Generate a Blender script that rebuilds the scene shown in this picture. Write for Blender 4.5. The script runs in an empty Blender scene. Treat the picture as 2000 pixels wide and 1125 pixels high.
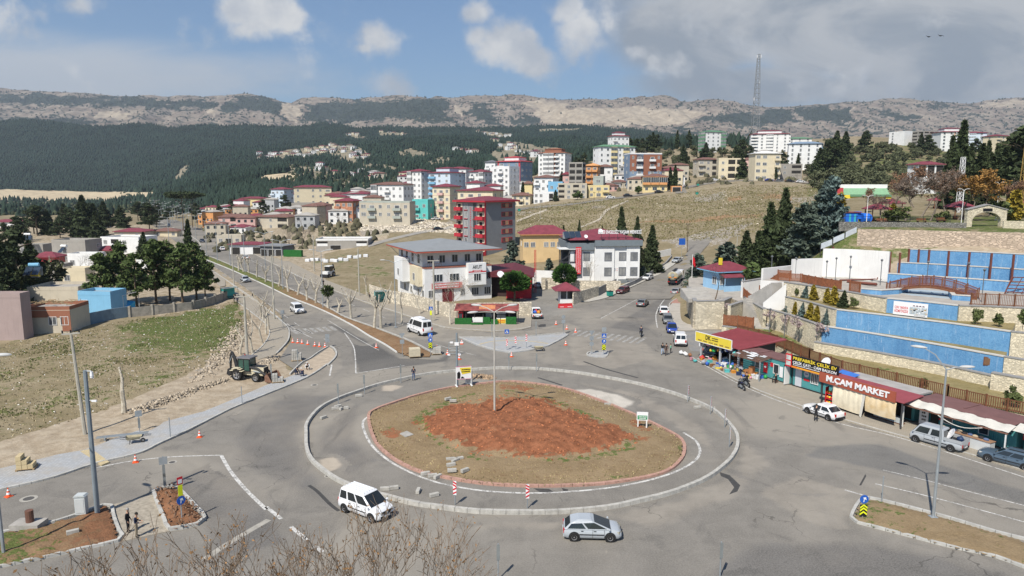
import bpy,math,random
import numpy as np
from mathutils import Vector,Matrix
from math import radians as R,sin,cos,pi,atan,atan2,hypot,sqrt,tan
rng=random.Random(7);U=rng.uniform;np.random.seed(7)
S=bpy.context.scene;COL=S.collection
F,HC,YH=1390.0,24.0,360.0
TH=atan((562.5-YH)/F);CT,ST=cos(TH),sin(TH)
cd=bpy.data.cameras.new('camera');cam=bpy.data.objects.new('camera',cd);COL.objects.link(cam)
cd.sensor_width=36;cd.lens=36*F/2000;cd.clip_start=0.5;cd.clip_end=40000
cam.location=(0,0,HC);cam.rotation_euler=(pi/2-TH,0,0);S.camera=cam
def ray(px,py):
 a,b=(px-1000)/F,(562.5-py)/F
 return a,CT+b*ST,-ST+b*CT
def G(px,py,z=0.0):
 a,b,c=ray(px,py);t=(z-HC)/c
 return Vector((a*t,b*t,z))
def P(px,py,Y):
 a,b,c=ray(px,py);t=Y/b
 return Vector((a*t,Y,HC+c*t))
def proj(x,y,z):
 h=z-HC;d=y*CT-h*ST;u=y*ST+h*CT
 return 1000+F*x/d,562.5-F*u/d
SUN_EL,SUN_X,SUN_Y=R(50),-0.46,-0.89
ld=bpy.data.lights.new('sun','SUN');ld.energy=4.9;ld.angle=R(0.5);ld.color=(1,.94,.84)
so=bpy.data.objects.new('sun',ld);COL.objects.link(so);so.location=(-60,-100,150)
so.rotation_euler=Vector((SUN_X*cos(SUN_EL),SUN_Y*cos(SUN_EL),sin(SUN_EL))).to_track_quat('Z','Y').to_euler()
S.view_settings.view_transform='Standard';S.view_settings.look='None'
S.view_settings.exposure=0.2;S.view_settings.gamma=1.0
S.cycles.use_denoising=True
S.cycles.max_bounces=6;S.cycles.diffuse_bounces=2;S.cycles.glossy_bounces=2
S.cycles.transparent_max_bounces=8;S.cycles.volume_bounces=0;S.cycles.transmission_bounces=3
W=bpy.data.worlds.new('World');S.world=W;W.use_nodes=True
class NT:
 def __init__(s,tree):s.t=tree;s.n=tree.nodes;s.l=tree.links
 def add(s,typ,**kw):
  n=s.n.new(typ)
  for k,v in kw.items():
   if k.startswith('_'):setattr(n,k[1:],v)
   else:s.put(n.inputs[int(k[1:])if k[0]=='i' and k[1:].isdigit()else k.replace('__',' ')],v)
  return n
 def put(s,sock,v):
  if isinstance(v,bpy.types.NodeSocket):s.l.new(v,sock)
  elif isinstance(v,bpy.types.Node):s.l.new(v.outputs[0],sock)
  elif sock.type=='RGBA' and not isinstance(v,(int,float)):sock.default_value=(*v[:3],1)
  else:sock.default_value=v
 def math(s,op,a,b=0.0,clamp=False):
  n=s.n.new('ShaderNodeMath');n.operation=op;n.use_clamp=clamp
  s.put(n.inputs[0],a);s.put(n.inputs[1],b);return n.outputs[0]
 def vmath(s,op,a,b=None):
  n=s.n.new('ShaderNodeVectorMath');n.operation=op;s.put(n.inputs[0],a)
  if b is not None:s.put(n.inputs[1],b)
  return n.outputs['Value']if op in('LENGTH','DOT_PRODUCT')else n.outputs[0]
 def noise(s,vec,scale,detail=3,rough=.55,dist=0):
  n=s.n.new('ShaderNodeTexNoise');s.put(n.inputs['Vector'],vec)
  n.inputs['Scale'].default_value=scale;n.inputs['Detail'].default_value=detail
  n.inputs['Roughness'].default_value=rough;n.inputs['Distortion'].default_value=dist
  return n.outputs[0]
 def ramp(s,v,lo,hi,a=0.0,b=1.0,smooth=True):
  n=s.n.new('ShaderNodeMapRange');n.interpolation_type='SMOOTHSTEP' if smooth else 'LINEAR'
  s.put(n.inputs[0],v);n.inputs[1].default_value=lo;n.inputs[2].default_value=hi
  n.inputs[3].default_value=a;n.inputs[4].default_value=b;return n.outputs[0]
 def mix(s,f,a,b,mode='MIX'):
  n=s.n.new('ShaderNodeMix');n.data_type='RGBA';n.blend_type=mode
  s.put(n.inputs[0],f);s.put(n.inputs[6],a);s.put(n.inputs[7],b);return n.outputs[2]
def build_world():
 N=NT(W.node_tree);N.n.clear()
 sky=N.add('ShaderNodeTexSky',_sky_type='NISHITA',_sun_disc=False)
 sky.sun_elevation=SUN_EL;sky.sun_rotation=atan2(SUN_X,SUN_Y);sky.altitude=600
 sky.air_density=1.0;sky.dust_density=0.6;sky.ozone_density=2.2
 tc=N.add('ShaderNodeTexCoord');sp=N.add('ShaderNodeSeparateXYZ',i0=tc.outputs['Generated'])
 ay=N.math('MAXIMUM',N.math('ABSOLUTE',sp.outputs[1]),.05)
 u=N.math('DIVIDE',sp.outputs[0],ay);v=N.math('DIVIDE',sp.outputs[2],ay)
 uv=N.add('ShaderNodeCombineXYZ',i0=u,i1=v,i2=0.0).outputs[0]
 nf=N.math('ADD',N.math('MULTIPLY',N.noise(uv,7.5,9,.62,.25),.75),N.math('MULTIPLY',N.noise(uv,30,5,.6),.25));nb=N.noise(uv,4.5,5,.55);ns=N.noise(N.vmath('MULTIPLY',uv,(1,3.2,1)),3.2,6,.6,.5)
 def blobs(lst,soft):
  out=None
  for px,py,rx,ry,k in lst:
   a,b,c=ray(px,py);d=N.vmath('MULTIPLY',N.vmath('SUBTRACT',uv,(a/b,c/b,0)),(F/rx,F/ry,0))
   m=N.math('MULTIPLY',N.ramp(N.vmath('LENGTH',d),1.0+soft,.0),k)
   out=m if out is None else N.math('MAXIMUM',out,m)
  return out
 white=blobs([(495,18,84,60,1),(478,55,36,22,.8),(745,78,74,42,1),(715,92,34,18,.9),(560,30,40,30,.8),(926,25,34,32,.95),(930,70,34,30,.9),(985,90,84,52,1),(1050,122,56,38,1),(1010,100,60,40,1),(1030,72,30,22,.9),(1110,20,48,48,.95),(1140,62,74,74,1),(1190,40,50,50,.9),(1300,130,90,40,.55),(1235,105,38,26,.85),(770,160,62,40,.55),(1650,175,240,40,.35),(0,45,70,45,.5),(140,12,80,26,.5)],.35)
 wm=N.ramp(N.math('ADD',white,N.math('MULTIPLY',N.math('SUBTRACT',nf,.5),3.4)),.1,.82)
 wispy=blobs([(90,150,420,80,.95),(380,150,330,62,.75),(620,70,130,26,.3),(60,90,170,46,.6)],.5)
 wi=N.ramp(N.math('ADD',wispy,N.math('MULTIPLY',N.math('SUBTRACT',ns,.5),1.2)),.08,.8,0,.9)
 grey=blobs([(1640,20,480,120,1.15),(1880,60,560,160,1.15),(1500,165,330,60,.8),(1380,60,230,110,.95),(1750,170,420,60,.8)],.45)
 gm=N.ramp(N.math('ADD',grey,N.math('MULTIPLY',N.math('SUBTRACT',nb,.5),1.1)),.12,.62,0,.98)
 gl=N.ramp(N.noise(N.vmath('MULTIPLY',uv,(1,1.8,1)),5,7,.6,.6),.38,.62)
 gcol=N.mix(gl,(.33,.37,.42),(.60,.605,.61))
 wcol=N.mix(N.ramp(N.noise(N.vmath('ADD',uv,(.02,.03,0)),9,5,.55),.38,.62),(.52,.55,.6),(.84,.83,.81))
 scaled=N.mix(1.0,sky.outputs[0],(.74,.93,1.08),'MULTIPLY')
 bg=N.add('ShaderNodeBackground',Color=scaled,Strength=.09)
 def over(base,col,m,st):
  b=N.add('ShaderNodeBackground',Color=col,Strength=st)
  return N.add('ShaderNodeMixShader',i0=m,i1=base,i2=b)
 bg=over(bg,(.56,.585,.62),wi,1.0);bg=over(bg,gcol,gm,.86);bg=over(bg,wcol,wm,.92)
 N.add('ShaderNodeOutputWorld',Surface=bg)
build_world()
MATS={}
def mat(name,col,rough=.85,var=.12,scale=1.5,bump=0.0,metal=0.0,spec=.3,island=0.0,col2=None,obj=False,coat=0.0,streak=0.0):
 if name in MATS:return MATS[name]
 m=bpy.data.materials.new(name);m.use_nodes=True;N=NT(m.node_tree);N.n.clear()
 geo=N.add('ShaderNodeNewGeometry');pos=geo.outputs['Position']
 if obj:pos=N.add('ShaderNodeTexCoord').outputs['Object']
 n1=N.noise(pos,scale,5,.6)
 f=N.ramp(n1,.3,.7,smooth=False)
 c2=col2 or tuple(min(1,c*(1+var))for c in col)
 c1=col if col2 else tuple(c*(1-var)for c in col)
 c=N.mix(f,c1,c2)
 if island:
  r=N.ramp(geo.outputs['Random Per Island'],0,1,1-island,1+island,False)
  c=N.mix(1.0,c,N.add('ShaderNodeCombineColor',i0=r,i1=r,i2=r),'MULTIPLY')
 if streak:
  sn=N.noise(N.vmath('MULTIPLY',pos,(3,3,.22)),1.3,5,.65)
  c=N.mix(N.ramp(sn,.52,.75,0,streak),c,tuple(x*.55 for x in col))
 b=N.add('ShaderNodeBsdfPrincipled',Base__Color=c,Roughness=rough,Metallic=metal)
 b.inputs['Specular IOR Level'].default_value=spec
 if coat:b.inputs['Coat Weight'].default_value=coat;b.inputs['Coat Roughness'].default_value=.08
 if bump:
  bp=N.add('ShaderNodeBump',Strength=bump,Distance=.05,Height=N.noise(pos,scale*8,4,.6));N.l.new(bp.outputs[0],b.inputs['Normal'])
 N.add('ShaderNodeOutputMaterial',Surface=b);MATS[name]=m;return m
def paint(name,col):return mat('paint_'+name,col,.32,.05,.8,0,0,.5,coat=.6)
GLASS=mat('window_glass',(.035,.045,.055),.12,.5,.35,0,0,.6)
CARGLASS=mat('car_glass',(.018,.022,.025),.08,.2,.5,0,0,.7)
TYRE=mat('tyre_rubber',(.018,.018,.018),.9,.2)
RIM=mat('rim_alloy',(.45,.45,.46),.35,.1,3,0,.7)
Bk=mat('black_plastic',(.022,.022,.024),.6,.15)
CHROME=mat('lamp_lens',(.62,.62,.6),.15,.1,3,0,.3,.6)
REDL=mat('red_lens',(.45,.02,.015),.2,.1)
Gv=mat('galvanised_steel',(.33,.36,.38),.5,.12,2,0,.35)
WHITE=mat('white_paint',(.72,.72,.7),.55,.06,1)
CONC=mat('concrete',(.36,.34,.31),.9,.18,1.2,.3,streak=.25)
CONCP=mat('pole_concrete',(.38,.36,.31),.9,.12,2,.2)
KERB=mat('kerb_concrete',(.43,.42,.39),.9,.2,1.6,.3)
RED_ROOF=mat('red_roof_sheet',(.24,.055,.06),.55,.15,1.2)
Sd=mat('dark_steel',(.05,.05,.055),.5,.15)
WOOD=mat('brown_wood',(.17,.07,.035),.75,.3,3,.2)
class MB:
 def __init__(s):s.v=[];s.f=[];s.m=[]
 def add(s,vs,fs,mi=0,M=None):
  o=len(s.v)
  for p in vs:s.v.append(tuple(M@Vector(p))if M is not None else tuple(p))
  for f in fs:
   s.f.append(tuple(i+o for i in f));s.m.append(mi)
  return s
 def box(s,x0,x1,y0,y1,z0,z1,mi=0,M=None):
  v=[(x0,y0,z0),(x1,y0,z0),(x1,y1,z0),(x0,y1,z0),(x0,y0,z1),(x1,y0,z1),(x1,y1,z1),(x0,y1,z1)]
  return s.add(v,[(0,3,2,1),(4,5,6,7),(0,1,5,4),(1,2,6,5),(2,3,7,6),(3,0,4,7)],mi,M)
 def cb(s,c,d,mi=0,M=None):
  return s.box(c[0]-d[0]/2,c[0]+d[0]/2,c[1]-d[1]/2,c[1]+d[1]/2,c[2]-d[2]/2,c[2]+d[2]/2,mi,M)
 def prism(s,poly,z0,z1,mi=0,ms=None,M=None,bottom=False):
  n=len(poly);ms=mi if ms is None else ms
  a=sum(poly[i][0]*poly[(i+1)%n][1]-poly[(i+1)%n][0]*poly[i][1]for i in range(n))
  if a<0:poly=poly[::-1]
  zz=lambda z,i:z[i]if isinstance(z,(list,tuple))else z
  v=[(p[0],p[1],zz(z0,i))for i,p in enumerate(poly)]+[(p[0],p[1],zz(z1,i))for i,p in enumerate(poly)]
  s.add(v,[tuple(range(n,2*n))]+([tuple(range(n-1,-1,-1))]if bottom else[]),mi,M)
  return s.add(v,[(i,(i+1)%n,n+(i+1)%n,n+i)for i in range(n)],ms,M)
 def side(s,poly,x0,x1,mi=0,M=None):
  n=len(poly);v=[(x0,p[0],p[1])for p in poly]+[(x1,p[0],p[1])for p in poly]
  return s.add(v,[tuple(range(n)),tuple(range(2*n-1,n-1,-1))]+[(i,n+i,n+(i+1)%n,(i+1)%n)for i in range(n)],mi,M)
 def sidey(s,poly,y0,y1,mi=0,M=None):
  n=len(poly);v=[(p[0],y0,p[1])for p in poly]+[(p[0],y1,p[1])for p in poly]
  return s.add(v,[tuple(range(n)),tuple(range(2*n-1,n-1,-1))]+[(i,n+i,n+(i+1)%n,(i+1)%n)for i in range(n)],mi,M)
 def tube(s,pts,rad,n=6,mi=0,caps=True,M=None):
  pts=[Vector(p)for p in pts];k=len(pts)
  if not isinstance(rad,(list,tuple)):rad=[rad]*k
  vs=[];u=None
  for i,p in enumerate(pts):
   d=(pts[min(i+1,k-1)]-pts[max(i-1,0)])
   d=d.normalized()if d.length>1e-9 else Vector((0,0,1))
   if u is None:
    u=d.cross(Vector((0,0,1))if abs(d.z)<.9 else Vector((1,0,0))).normalized()
   else:
    u=(u-d*u.dot(d));u=u.normalized()if u.length>1e-6 else d.orthogonal().normalized()
   w=d.cross(u)
   for j in range(n):
    a=2*pi*j/n;vs.append(p+(u*cos(a)+w*sin(a))*rad[i])
  fs=[(i*n+j,i*n+(j+1)%n,(i+1)*n+(j+1)%n,(i+1)*n+j)for i in range(k-1)for j in range(n)]
  if caps:fs+=[tuple(range(n-1,-1,-1)),tuple((k-1)*n+j for j in range(n))]
  return s.add(vs,fs,mi,M)
 def cyl(s,p0,p1,r0,r1=None,n=10,mi=0,M=None):return s.tube([p0,p1],[r0,r0 if r1 is None else r1],n,mi,True,M)
 def lathe(s,prof,n=12,mi=0,M=None):
  k=len(prof);vs=[(r*cos(2*pi*j/n),r*sin(2*pi*j/n),z)for r,z in prof for j in range(n)]
  fs=[(i*n+j,i*n+(j+1)%n,(i+1)*n+(j+1)%n,(i+1)*n+j)for i in range(k-1)for j in range(n)]
  return s.add(vs,fs,mi,M)
 def quad(s,a,b,c,d,mi=0,M=None):return s.add([a,b,c,d],[(0,1,2,3)],mi,M)
 def ball(s,c,r,mi=0,n=8,k=5,M=None):
  r=r if isinstance(r,(tuple,list))else(r,r,r);vs=[];fs=[]
  for i in range(k+1):
   t=pi*i/k
   for j in range(n):
    a=2*pi*j/n;vs.append((c[0]+r[0]*sin(t)*cos(a),c[1]+r[1]*sin(t)*sin(a),c[2]-r[2]*cos(t)))
  fs=[(i*n+j,i*n+(j+1)%n,(i+1)*n+(j+1)%n,(i+1)*n+j)for i in range(k)for j in range(n)]
  return s.add(vs,fs,mi,M)
 def mesh(s,name,mats,smooth=False):
  me=bpy.data.meshes.new(name);me.from_pydata(s.v,[],s.f)
  for m in(mats if isinstance(mats,(list,tuple))else[mats]):me.materials.append(m)
  me.polygons.foreach_set('material_index',s.m)
  if smooth:
   me.polygons.foreach_set('use_smooth',[True]*len(s.f));me.set_sharp_from_angle(angle=R(40))
  me.update();return me
 def B_(s,name,mats,parent=None,smooth=False,loc=None,rz=0,bevel=0):
  return ob(name,s.mesh(name,mats,smooth),parent,loc,rz,bevel)
def ob(name,me,parent=None,loc=None,rz=0,bevel=0):
 o=bpy.data.objects.new(name,me);COL.objects.link(o)
 if parent is not None:o.parent=parent
 if loc is not None:o.location=loc
 if rz:o.rotation_euler=(0,0,rz)
 if bevel:
  b=o.modifiers.new('bevel','BEVEL');b.width=bevel;b.segments=3 if bevel>.08 else 2;b.limit_method='ANGLE';b.angle_limit=R(35)
 return o
def tag(o,label,cat,group=None,kind=None):
 o['label']=label
 if cat:o['category']=cat
 if group:o['group']=group
 if kind:o['kind']=kind
 return o
def E(name,label,cat,loc,rz=0,group=None,scale=None):
 o=bpy.data.objects.new(name,None);COL.objects.link(o);o.empty_display_size=.2
 o.location=loc;o.rotation_euler=(0,0,rz)
 if scale:o.scale=(scale,)*3 if isinstance(scale,(int,float))else scale
 return tag(o,label,cat,group)
def struct(o):o['kind']='structure';return o
def npmesh(name,v,f,mats,midx=None,smooth=False,attrs=None):
 """v (n,3), f (m,k) arrays"""
 me=bpy.data.meshes.new(name);n,m,k=len(v),len(f),f.shape[1]
 me.vertices.add(n);me.vertices.foreach_set('co',np.asarray(v,np.float32).ravel())
 me.loops.add(m*k);me.loops.foreach_set('vertex_index',np.asarray(f,np.int32).ravel())
 me.polygons.add(m);me.polygons.foreach_set('loop_start',np.arange(0,m*k,k,dtype=np.int32))
 for x in(mats if isinstance(mats,(list,tuple))else[mats]):me.materials.append(x)
 if midx is not None:me.polygons.foreach_set('material_index',np.asarray(midx,np.int32))
 if smooth:me.polygons.foreach_set('use_smooth',np.ones(m,bool))
 me.update(calc_edges=True)
 for an,av in(attrs or{}).items():
  a=me.attributes.new(an,'FLOAT','POINT');a.data.foreach_set('value',np.asarray(av,np.float32))
 return me
def txt(s,parent,name,m,loc,rot,width=None,height=1.0,depth=.02,bold=.0,align='LEFT'):
 cu=bpy.data.curves.new(name,'FONT');cu.body=s;cu.size=1;cu.extrude=depth/max(height,.01);cu.offset=bold
 cu.align_x=align;cu.resolution_u=2;cu.materials.append(m)
 o=bpy.data.objects.new(name,cu);COL.objects.link(o);o.parent=parent
 bpy.context.view_layer.update()
 dx,dy=max(o.dimensions.x,.01),.72
 sy=height/dy;sx=(width/dx)if width else sy
 me=bpy.data.meshes.new_from_object(o.evaluated_get(bpy.context.evaluated_depsgraph_get()));bpy.data.objects.remove(o)
 me.transform(Matrix.Diagonal((sx,sy,sy,1)));me.name=name
 o=ob(name,me,parent,loc);o.rotation_euler=rot;return o
def vnoise(x,y,seed=0):
 xi,yi=np.floor(x).astype(np.int64),np.floor(y).astype(np.int64);xf,yf=x-xi,y-yi
 def h(a,b):
  n=(a*374761393+b*668265263+seed*1442695041)&0xffffffff
  n=((n^(n>>13))*1274126177)&0xffffffff
  return((n^(n>>16))&0xffff)/65535.0
 sx,sy=xf*xf*(3-2*xf),yf*yf*(3-2*yf)
 return(h(xi,yi)*(1-sx)+h(xi+1,yi)*sx)*(1-sy)+(h(xi,yi+1)*(1-sx)+h(xi+1,yi+1)*sx)*sy
def fbm(x,y,seed=0,o=4,ridged=False):
 t=np.zeros_like(x,dtype=float);a=.5;tot=0
 for i in range(o):
  n=vnoise(x*2**i,y*2**i,seed+i*17)
  t+=a*((1-abs(2*n-1))if ridged else n);tot+=a;a*=.5
 return t/tot
def ip_(px,py,poly):
 r=np.zeros(np.shape(px),bool);n=len(poly)
 for i in range(n):
  x0,y0=poly[i];x1,y1=poly[(i+1)%n]
  c=((y0>py)!=(y1>py))&(px<(x1-x0)*(py-y0)/((y1-y0)or 1e-9)+x0);r^=c
 return r
def sd_(px,py,line,closed=False):
 d=np.full(np.shape(px),1e9);n=len(line)
 for i in range(n if closed else n-1):
  (x0,y0),(x1,y1)=line[i][:2],line[(i+1)%n][:2];dx,dy=x1-x0,y1-y0
  t=np.clip(((px-x0)*dx+(py-y0)*dy)/(dx*dx+dy*dy+1e-12),0,1)
  d=np.minimum(d,np.hypot(px-x0-t*dx,py-y0-t*dy))
 return d
def sst(x,a,b):t=np.clip((x-a)/(b-a),0,1);return t*t*(3-2*t)
def cat(pts,k=6,closed=False):
 """Catmull-Rom through 2-D/3-D points"""
 pts=[tuple(p)for p in pts];n=len(pts);out=[]
 for i in range(n if closed else n-1):
  g=lambda j:np.array(pts[j%n]if closed else pts[min(max(j,0),n-1)],float)
  p0,p1,p2,p3=g(i-1),g(i),g(i+1),g(i+2)
  for q in range(k):
   t=q/k;out.append(tuple(.5*(2*p1+(p2-p0)*t+(2*p0-5*p1+4*p2-p3)*t*t+(3*p1-p0-3*p2+p3)*t**3)))
 if not closed:out.append(pts[-1])
 return out
def offs(pts,d,closed=False):
 n=len(pts);o=[]
 for i in range(n):
  a=pts[(i-1)%n]if closed else pts[max(i-1,0)];b=pts[(i+1)%n]if closed else pts[min(i+1,n-1)]
  dx,dy=b[0]-a[0],b[1]-a[1];l=hypot(dx,dy)or 1
  o.append((pts[i][0]-dy/l*d,pts[i][1]+dx/l*d)+tuple(pts[i][2:]))
 return o
def rs_(pts,step,closed=False):
 p=np.array([q[:3]for q in pts],float)
 if closed:p=np.vstack([p,p[:1]])
 L=np.concatenate([[0],np.cumsum(np.hypot(*np.diff(p[:,:2],axis=0).T))])
 n=max(2,int(L[-1]/step)+1);s=np.linspace(0,L[-1],n)
 return[tuple(float(np.interp(x,L,p[:,k]))for k in range(p.shape[1]))for x in s]
def Z(z):return('z',z)
L0=[(15,Z(0)),(500,Z(-1)),(900,407),(1300,399),(1800,372),(2000,370),(2600,302)]
TC={-600:L0,0:L0,200:[(15,Z(0)),(450,Z(0)),(700,412),(1000,404),(1300,398),(1800,376),(2000,374),(2600,302)],330:[(15,Z(0)),(450,Z(0)),(620,418),(800,404),(1000,385),(1300,372),(1800,352),(2600,300)],430:[(15,Z(0)),(380,Z(0)),(470,432),(600,412),(800,395),(1000,358),(1250,346),(1800,330),(2600,290)],520:[(15,Z(0)),(290,Z(0)),(340,450),(420,428),(500,414),(620,398),(800,366),(1050,336),(1500,322),(2600,284)],620:[(15,Z(0)),(225,Z(0)),(270,478),(330,446),(420,418),(480,405),(560,396),(800,352),(1100,328),(1500,312),(2600,275)],720:[(15,Z(0)),(180,Z(0)),(220,506),(260,470),(300,440),(350,425),(420,406),(520,392),(700,372),(900,352),(1300,322),(2600,272)],820:[(15,Z(0)),(170,Z(0)),(220,502),(260,465),(300,438),(340,420),(420,396),(520,380),(800,350),(1300,315),(2600,270)],920:[(15,Z(0)),(180,Z(0)),(225,500),(260,470),(300,440),(340,418),(420,390),(520,372),(800,342),(1300,310),(2600,270)],1030:[(15,Z(0)),(185,Z(0)),(225,494),(270,440),(300,422),(340,402),(400,382),(500,360),(700,335),(1300,305),(2600,272)],1130:[(15,Z(0)),(180,Z(0)),(220,485),(270,434),(310,404),(340,391),(380,374),(450,348),(600,318),(800,305),(1300,305),(2600,272)],1230:[(15,Z(0)),(155,Z(0)),(180,Z(1)),(210,490),(260,434),(310,395),(340,384),(380,366),(450,335),(600,292),(750,286),(1300,310),(2600,275)],1340:[(15,Z(0)),(150,Z(0)),(172,Z(1.2)),(200,Z(3.6)),(230,462),(270,424),(320,386),(355,366),(420,346),(500,322),(600,292),(700,280),(1300,315),(2600,285)],1440:[(15,Z(0)),(119,Z(0)),(123,Z(3.5)),(132,Z(4.5)),(165,Z(5)),(200,480),(260,424),(320,380),(350,358),(410,348),(500,318),(620,278),(800,285),(1300,330),(2600,300)],1560:[(15,Z(0)),(113,Z(0)),(124,Z(6.5)),(130,Z(8)),(150,Z(9)),(200,452),(260,412),(320,376),(350,359),(410,350),(500,312),(620,274),(800,280),(1300,330),(2600,310)],1660:[(15,Z(0)),(90,Z(0)),(112,Z(1)),(120,Z(8)),(122.5,Z(12.4)),(124,Z(12.6)),(126.5,Z(16.2)),(140,Z(16.4)),(200,416),(260,385),(310,366),(400,330),(500,288),(620,266),(800,275),(1300,330),(2600,310)],1800:[(15,Z(0)),(80,Z(0)),(104,Z(1)),(110.5,Z(8)),(113,Z(12.4)),(120.5,Z(12.8)),(122.5,Z(16.2)),(140,Z(16.4)),(200,414),(240,402),(300,380),(400,336),(500,290),(620,270),(800,280),(1300,330),(2600,310)],2000:[(15,Z(0)),(70,Z(0)),(96,Z(1)),(101,Z(8)),(104,Z(12.4)),(114.5,Z(12.8)),(116.5,Z(16.2)),(140,Z(16.4)),(200,414),(240,404),(300,385),(400,345),(500,296),(620,276),(800,285),(1300,330),(2600,310)],2600:[(15,Z(0)),(70,Z(0)),(96,Z(1)),(101,Z(8)),(104,Z(12.4)),(114.5,Z(12.8)),(116.5,Z(16.2)),(140,Z(16.4)),(200,414),(240,404),(300,385),(400,345),(500,296),(620,276),(800,285),(1300,330),(2600,310)]}
RIDGE=[(-600,176),(0,172),(60,176),(120,181),(200,184),(300,188),(400,188),(470,186),(510,184),(545,192),(572,205),(600,192),(650,190),(750,191),(830,190),(900,187),(950,185),(1000,184),(1050,190),(1100,197),(1150,199),(1200,195),(1260,189),(1290,188),(1330,200),(1350,197),(1390,193),(1430,200),(1470,208),(1510,211),(1550,206),(1600,203),(1650,199),(1700,192),(1730,190),(1780,196),(1820,200),(1860,203),(1900,198),(1950,192),(2000,188),(2600,180)]
FTOP=[(-600,228),(0,231),(140,233),(200,242),(330,240),(420,244),(700,243),(800,245),(1000,247),(1150,248),(1250,250),(1300,255),(1350,264),(1400,276),(1500,300),(2600,310)]
UG=np.arange(-600,2601,20.0);LDG=np.linspace(math.log(15),math.log(10000),420);DG=np.exp(LDG)
def zof(py,Y):b=ray(1000,py);return HC+b[2]/b[1]*Y
def mk_table():
 keys=sorted(TC);prof=[]
 for k in keys:
  e=[(d,(v[1]if isinstance(v,tuple)else zof(v,d)))for d,v in TC[k]]
  prof.append(np.interp(LDG,[math.log(d)for d,z in e],[z for d,z in e]))
 prof=np.array(prof);T=np.array([[np.interp(u,keys,prof[:,j])for j in range(len(LDG))]for u in UG])
 r=np.interp(UG,*zip(*RIDGE));ft=np.interp(UG,*zip(*FTOP))
 for i,u in enumerate(UG):
  zf_=zof(ft[i],3100);z26=T[i][np.searchsorted(DG,2600)]
  rb=247 if u<1250 else 247+min(1,(u-1250)/200)*28
  e=[(2600,z26),(3100,zf_),(3700,zf_-70),(4700,zof(rb+10,4700)),(5300,zof(rb-14,5300)),(6500,zof(r[i],6500)),(7400,zof(r[i],6500)-90),(10000,300)]
  k=DG>2600;T[i,k]=np.interp(LDG[k],[math.log(d)for d,z in e],[z for d,z in e])
 A=T.copy()
 for _ in range(2):
  A[1:-1]=(A[:-2]+2*A[1:-1]+A[2:])/4
  B=A.copy();B[:,1:-1]=(A[:,:-2]+2*A[:,1:-1]+A[:,2:])/4;A=B
 far=(DG>4500)[None,:];return np.where(far,T,A)
ZT=mk_table()
def zbase(x,y):
 x=np.asarray(x,float);y=np.maximum(np.asarray(y,float),15.0)
 u=np.clip((1000+F*x/y-UG[0])/20.0,0,len(UG)-1.001);v=np.clip((np.log(y)-LDG[0])/(LDG[1]-LDG[0]),0,len(LDG)-1.001)
 i,j=u.astype(int),v.astype(int);a,b=u-i,v-j
 return(ZT[i,j]*(1-a)+ZT[i+1,j]*a)*(1-b)+(ZT[i,j+1]*(1-a)+ZT[i+1,j+1]*a)*b
PAVED_PX=[(-260,1050),(0,958),(185,907),(270,887),(370,843),(450,800),(520,770),(600,738),(545,702),(572,662),(545,612),(480,562),(420,522),(380,497),(340,470),(310,447),(285,432),(300,426),(345,430),(400,450),(470,480),(550,518),(620,546),(720,586),(800,612),(900,636),(1010,634),(1015,590),(1000,560),(1110,555),(1145,590),(1184,582),(1306,582),(1420,632),(1440,660),(1500,742),(1640,796),(1780,848),(2000,905),(2400,1030),(2700,1500),(-700,1500)]
PAVED=[tuple(G(*p)[:2])for p in PAVED_PX]
def rough_mask(x,y):
 return np.where(ip_(x,y,PAVED),0.0,sst(sd_(x,y,PAVED,True),.3,5))
def znear(x,y):
 x=np.asarray(x,float);y=np.asarray(y,float)
 k=rough_mask(x,y);n=(fbm(x/9,y/9,3,4)-.45)*.5+(fbm(x/2,y/2,9,3)-.5)*.22
 hill=sst(y,190,300)*.9
 return zbase(x,y)+k*(np.maximum(n,-.06)*(1+hill*2.2)+hill*(fbm(x/26,y/26,5,3)-.5)*2.4)-(k<.02)*.12
def zf(x,y):return float(znear(np.array([x]),np.array([y]))[0])
_D=np.exp(np.linspace(math.log(25),math.log(4400),2600))
def T(px,py):
 a,b,c=ray(px,py);t=_D/b;x,z=a*t,HC+c*t
 g=znear(x,_D);k=np.nonzero(z<g)[0]
 if not len(k):i=len(_D)-1
 else:i=max(k[0],1)
 d0,d1=z[i-1]-g[i-1],g[i]-z[i];f=d0/max(d0+d1,1e-9)if i<len(_D)-1 else 1
 Y=_D[i-1]+(_D[i]-_D[i-1])*min(max(f,0),1);q=P(px,py,Y);return q
def onT(px,Y):
 """terrain point in picture column px at distance Y"""
 x=(px-1000)/F*Y
 for _ in range(4):
  z=zf(x,Y);x=(px-1000)/F*(Y*CT-(z-HC)*ST)
 return Vector((x,Y,zf(x,Y)))
def grid(name,m,us,ds,zfun,attr):
 U,Dm=np.meshgrid(us,ds);X,Y=(U-1000)/F*Dm,Dm;Zm=zfun(X,Y)
 n,k=U.shape;idx=np.arange(n*k).reshape(n,k)
 f=np.stack([idx[:-1,:-1],idx[:-1,1:],idx[1:,1:],idx[1:,:-1]],-1).reshape(-1,4)
 px,py=proj(X,Y,Zm)
 at=attr(X.ravel(),Y.ravel(),px.ravel(),py.ravel())
 return struct(ob(name,npmesh(name,np.stack([X,Y,Zm],-1).reshape(-1,3),f,m,None,True,at)))
def pmask(px,py,polys,soft=3.0):
 r=np.zeros_like(px);j=(fbm(px/14,py/7,41,3)-.5)*2;px=px+j*soft*2.4;py=py+(fbm(px/16+9,py/7,43,3)-.5)*soft*2
 for p in polys:
  r=np.maximum(r,np.where(ip_(px,py,p),1.0,0)*sst(sd_(px,py,p,True),-.01,soft))
 return r
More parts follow.
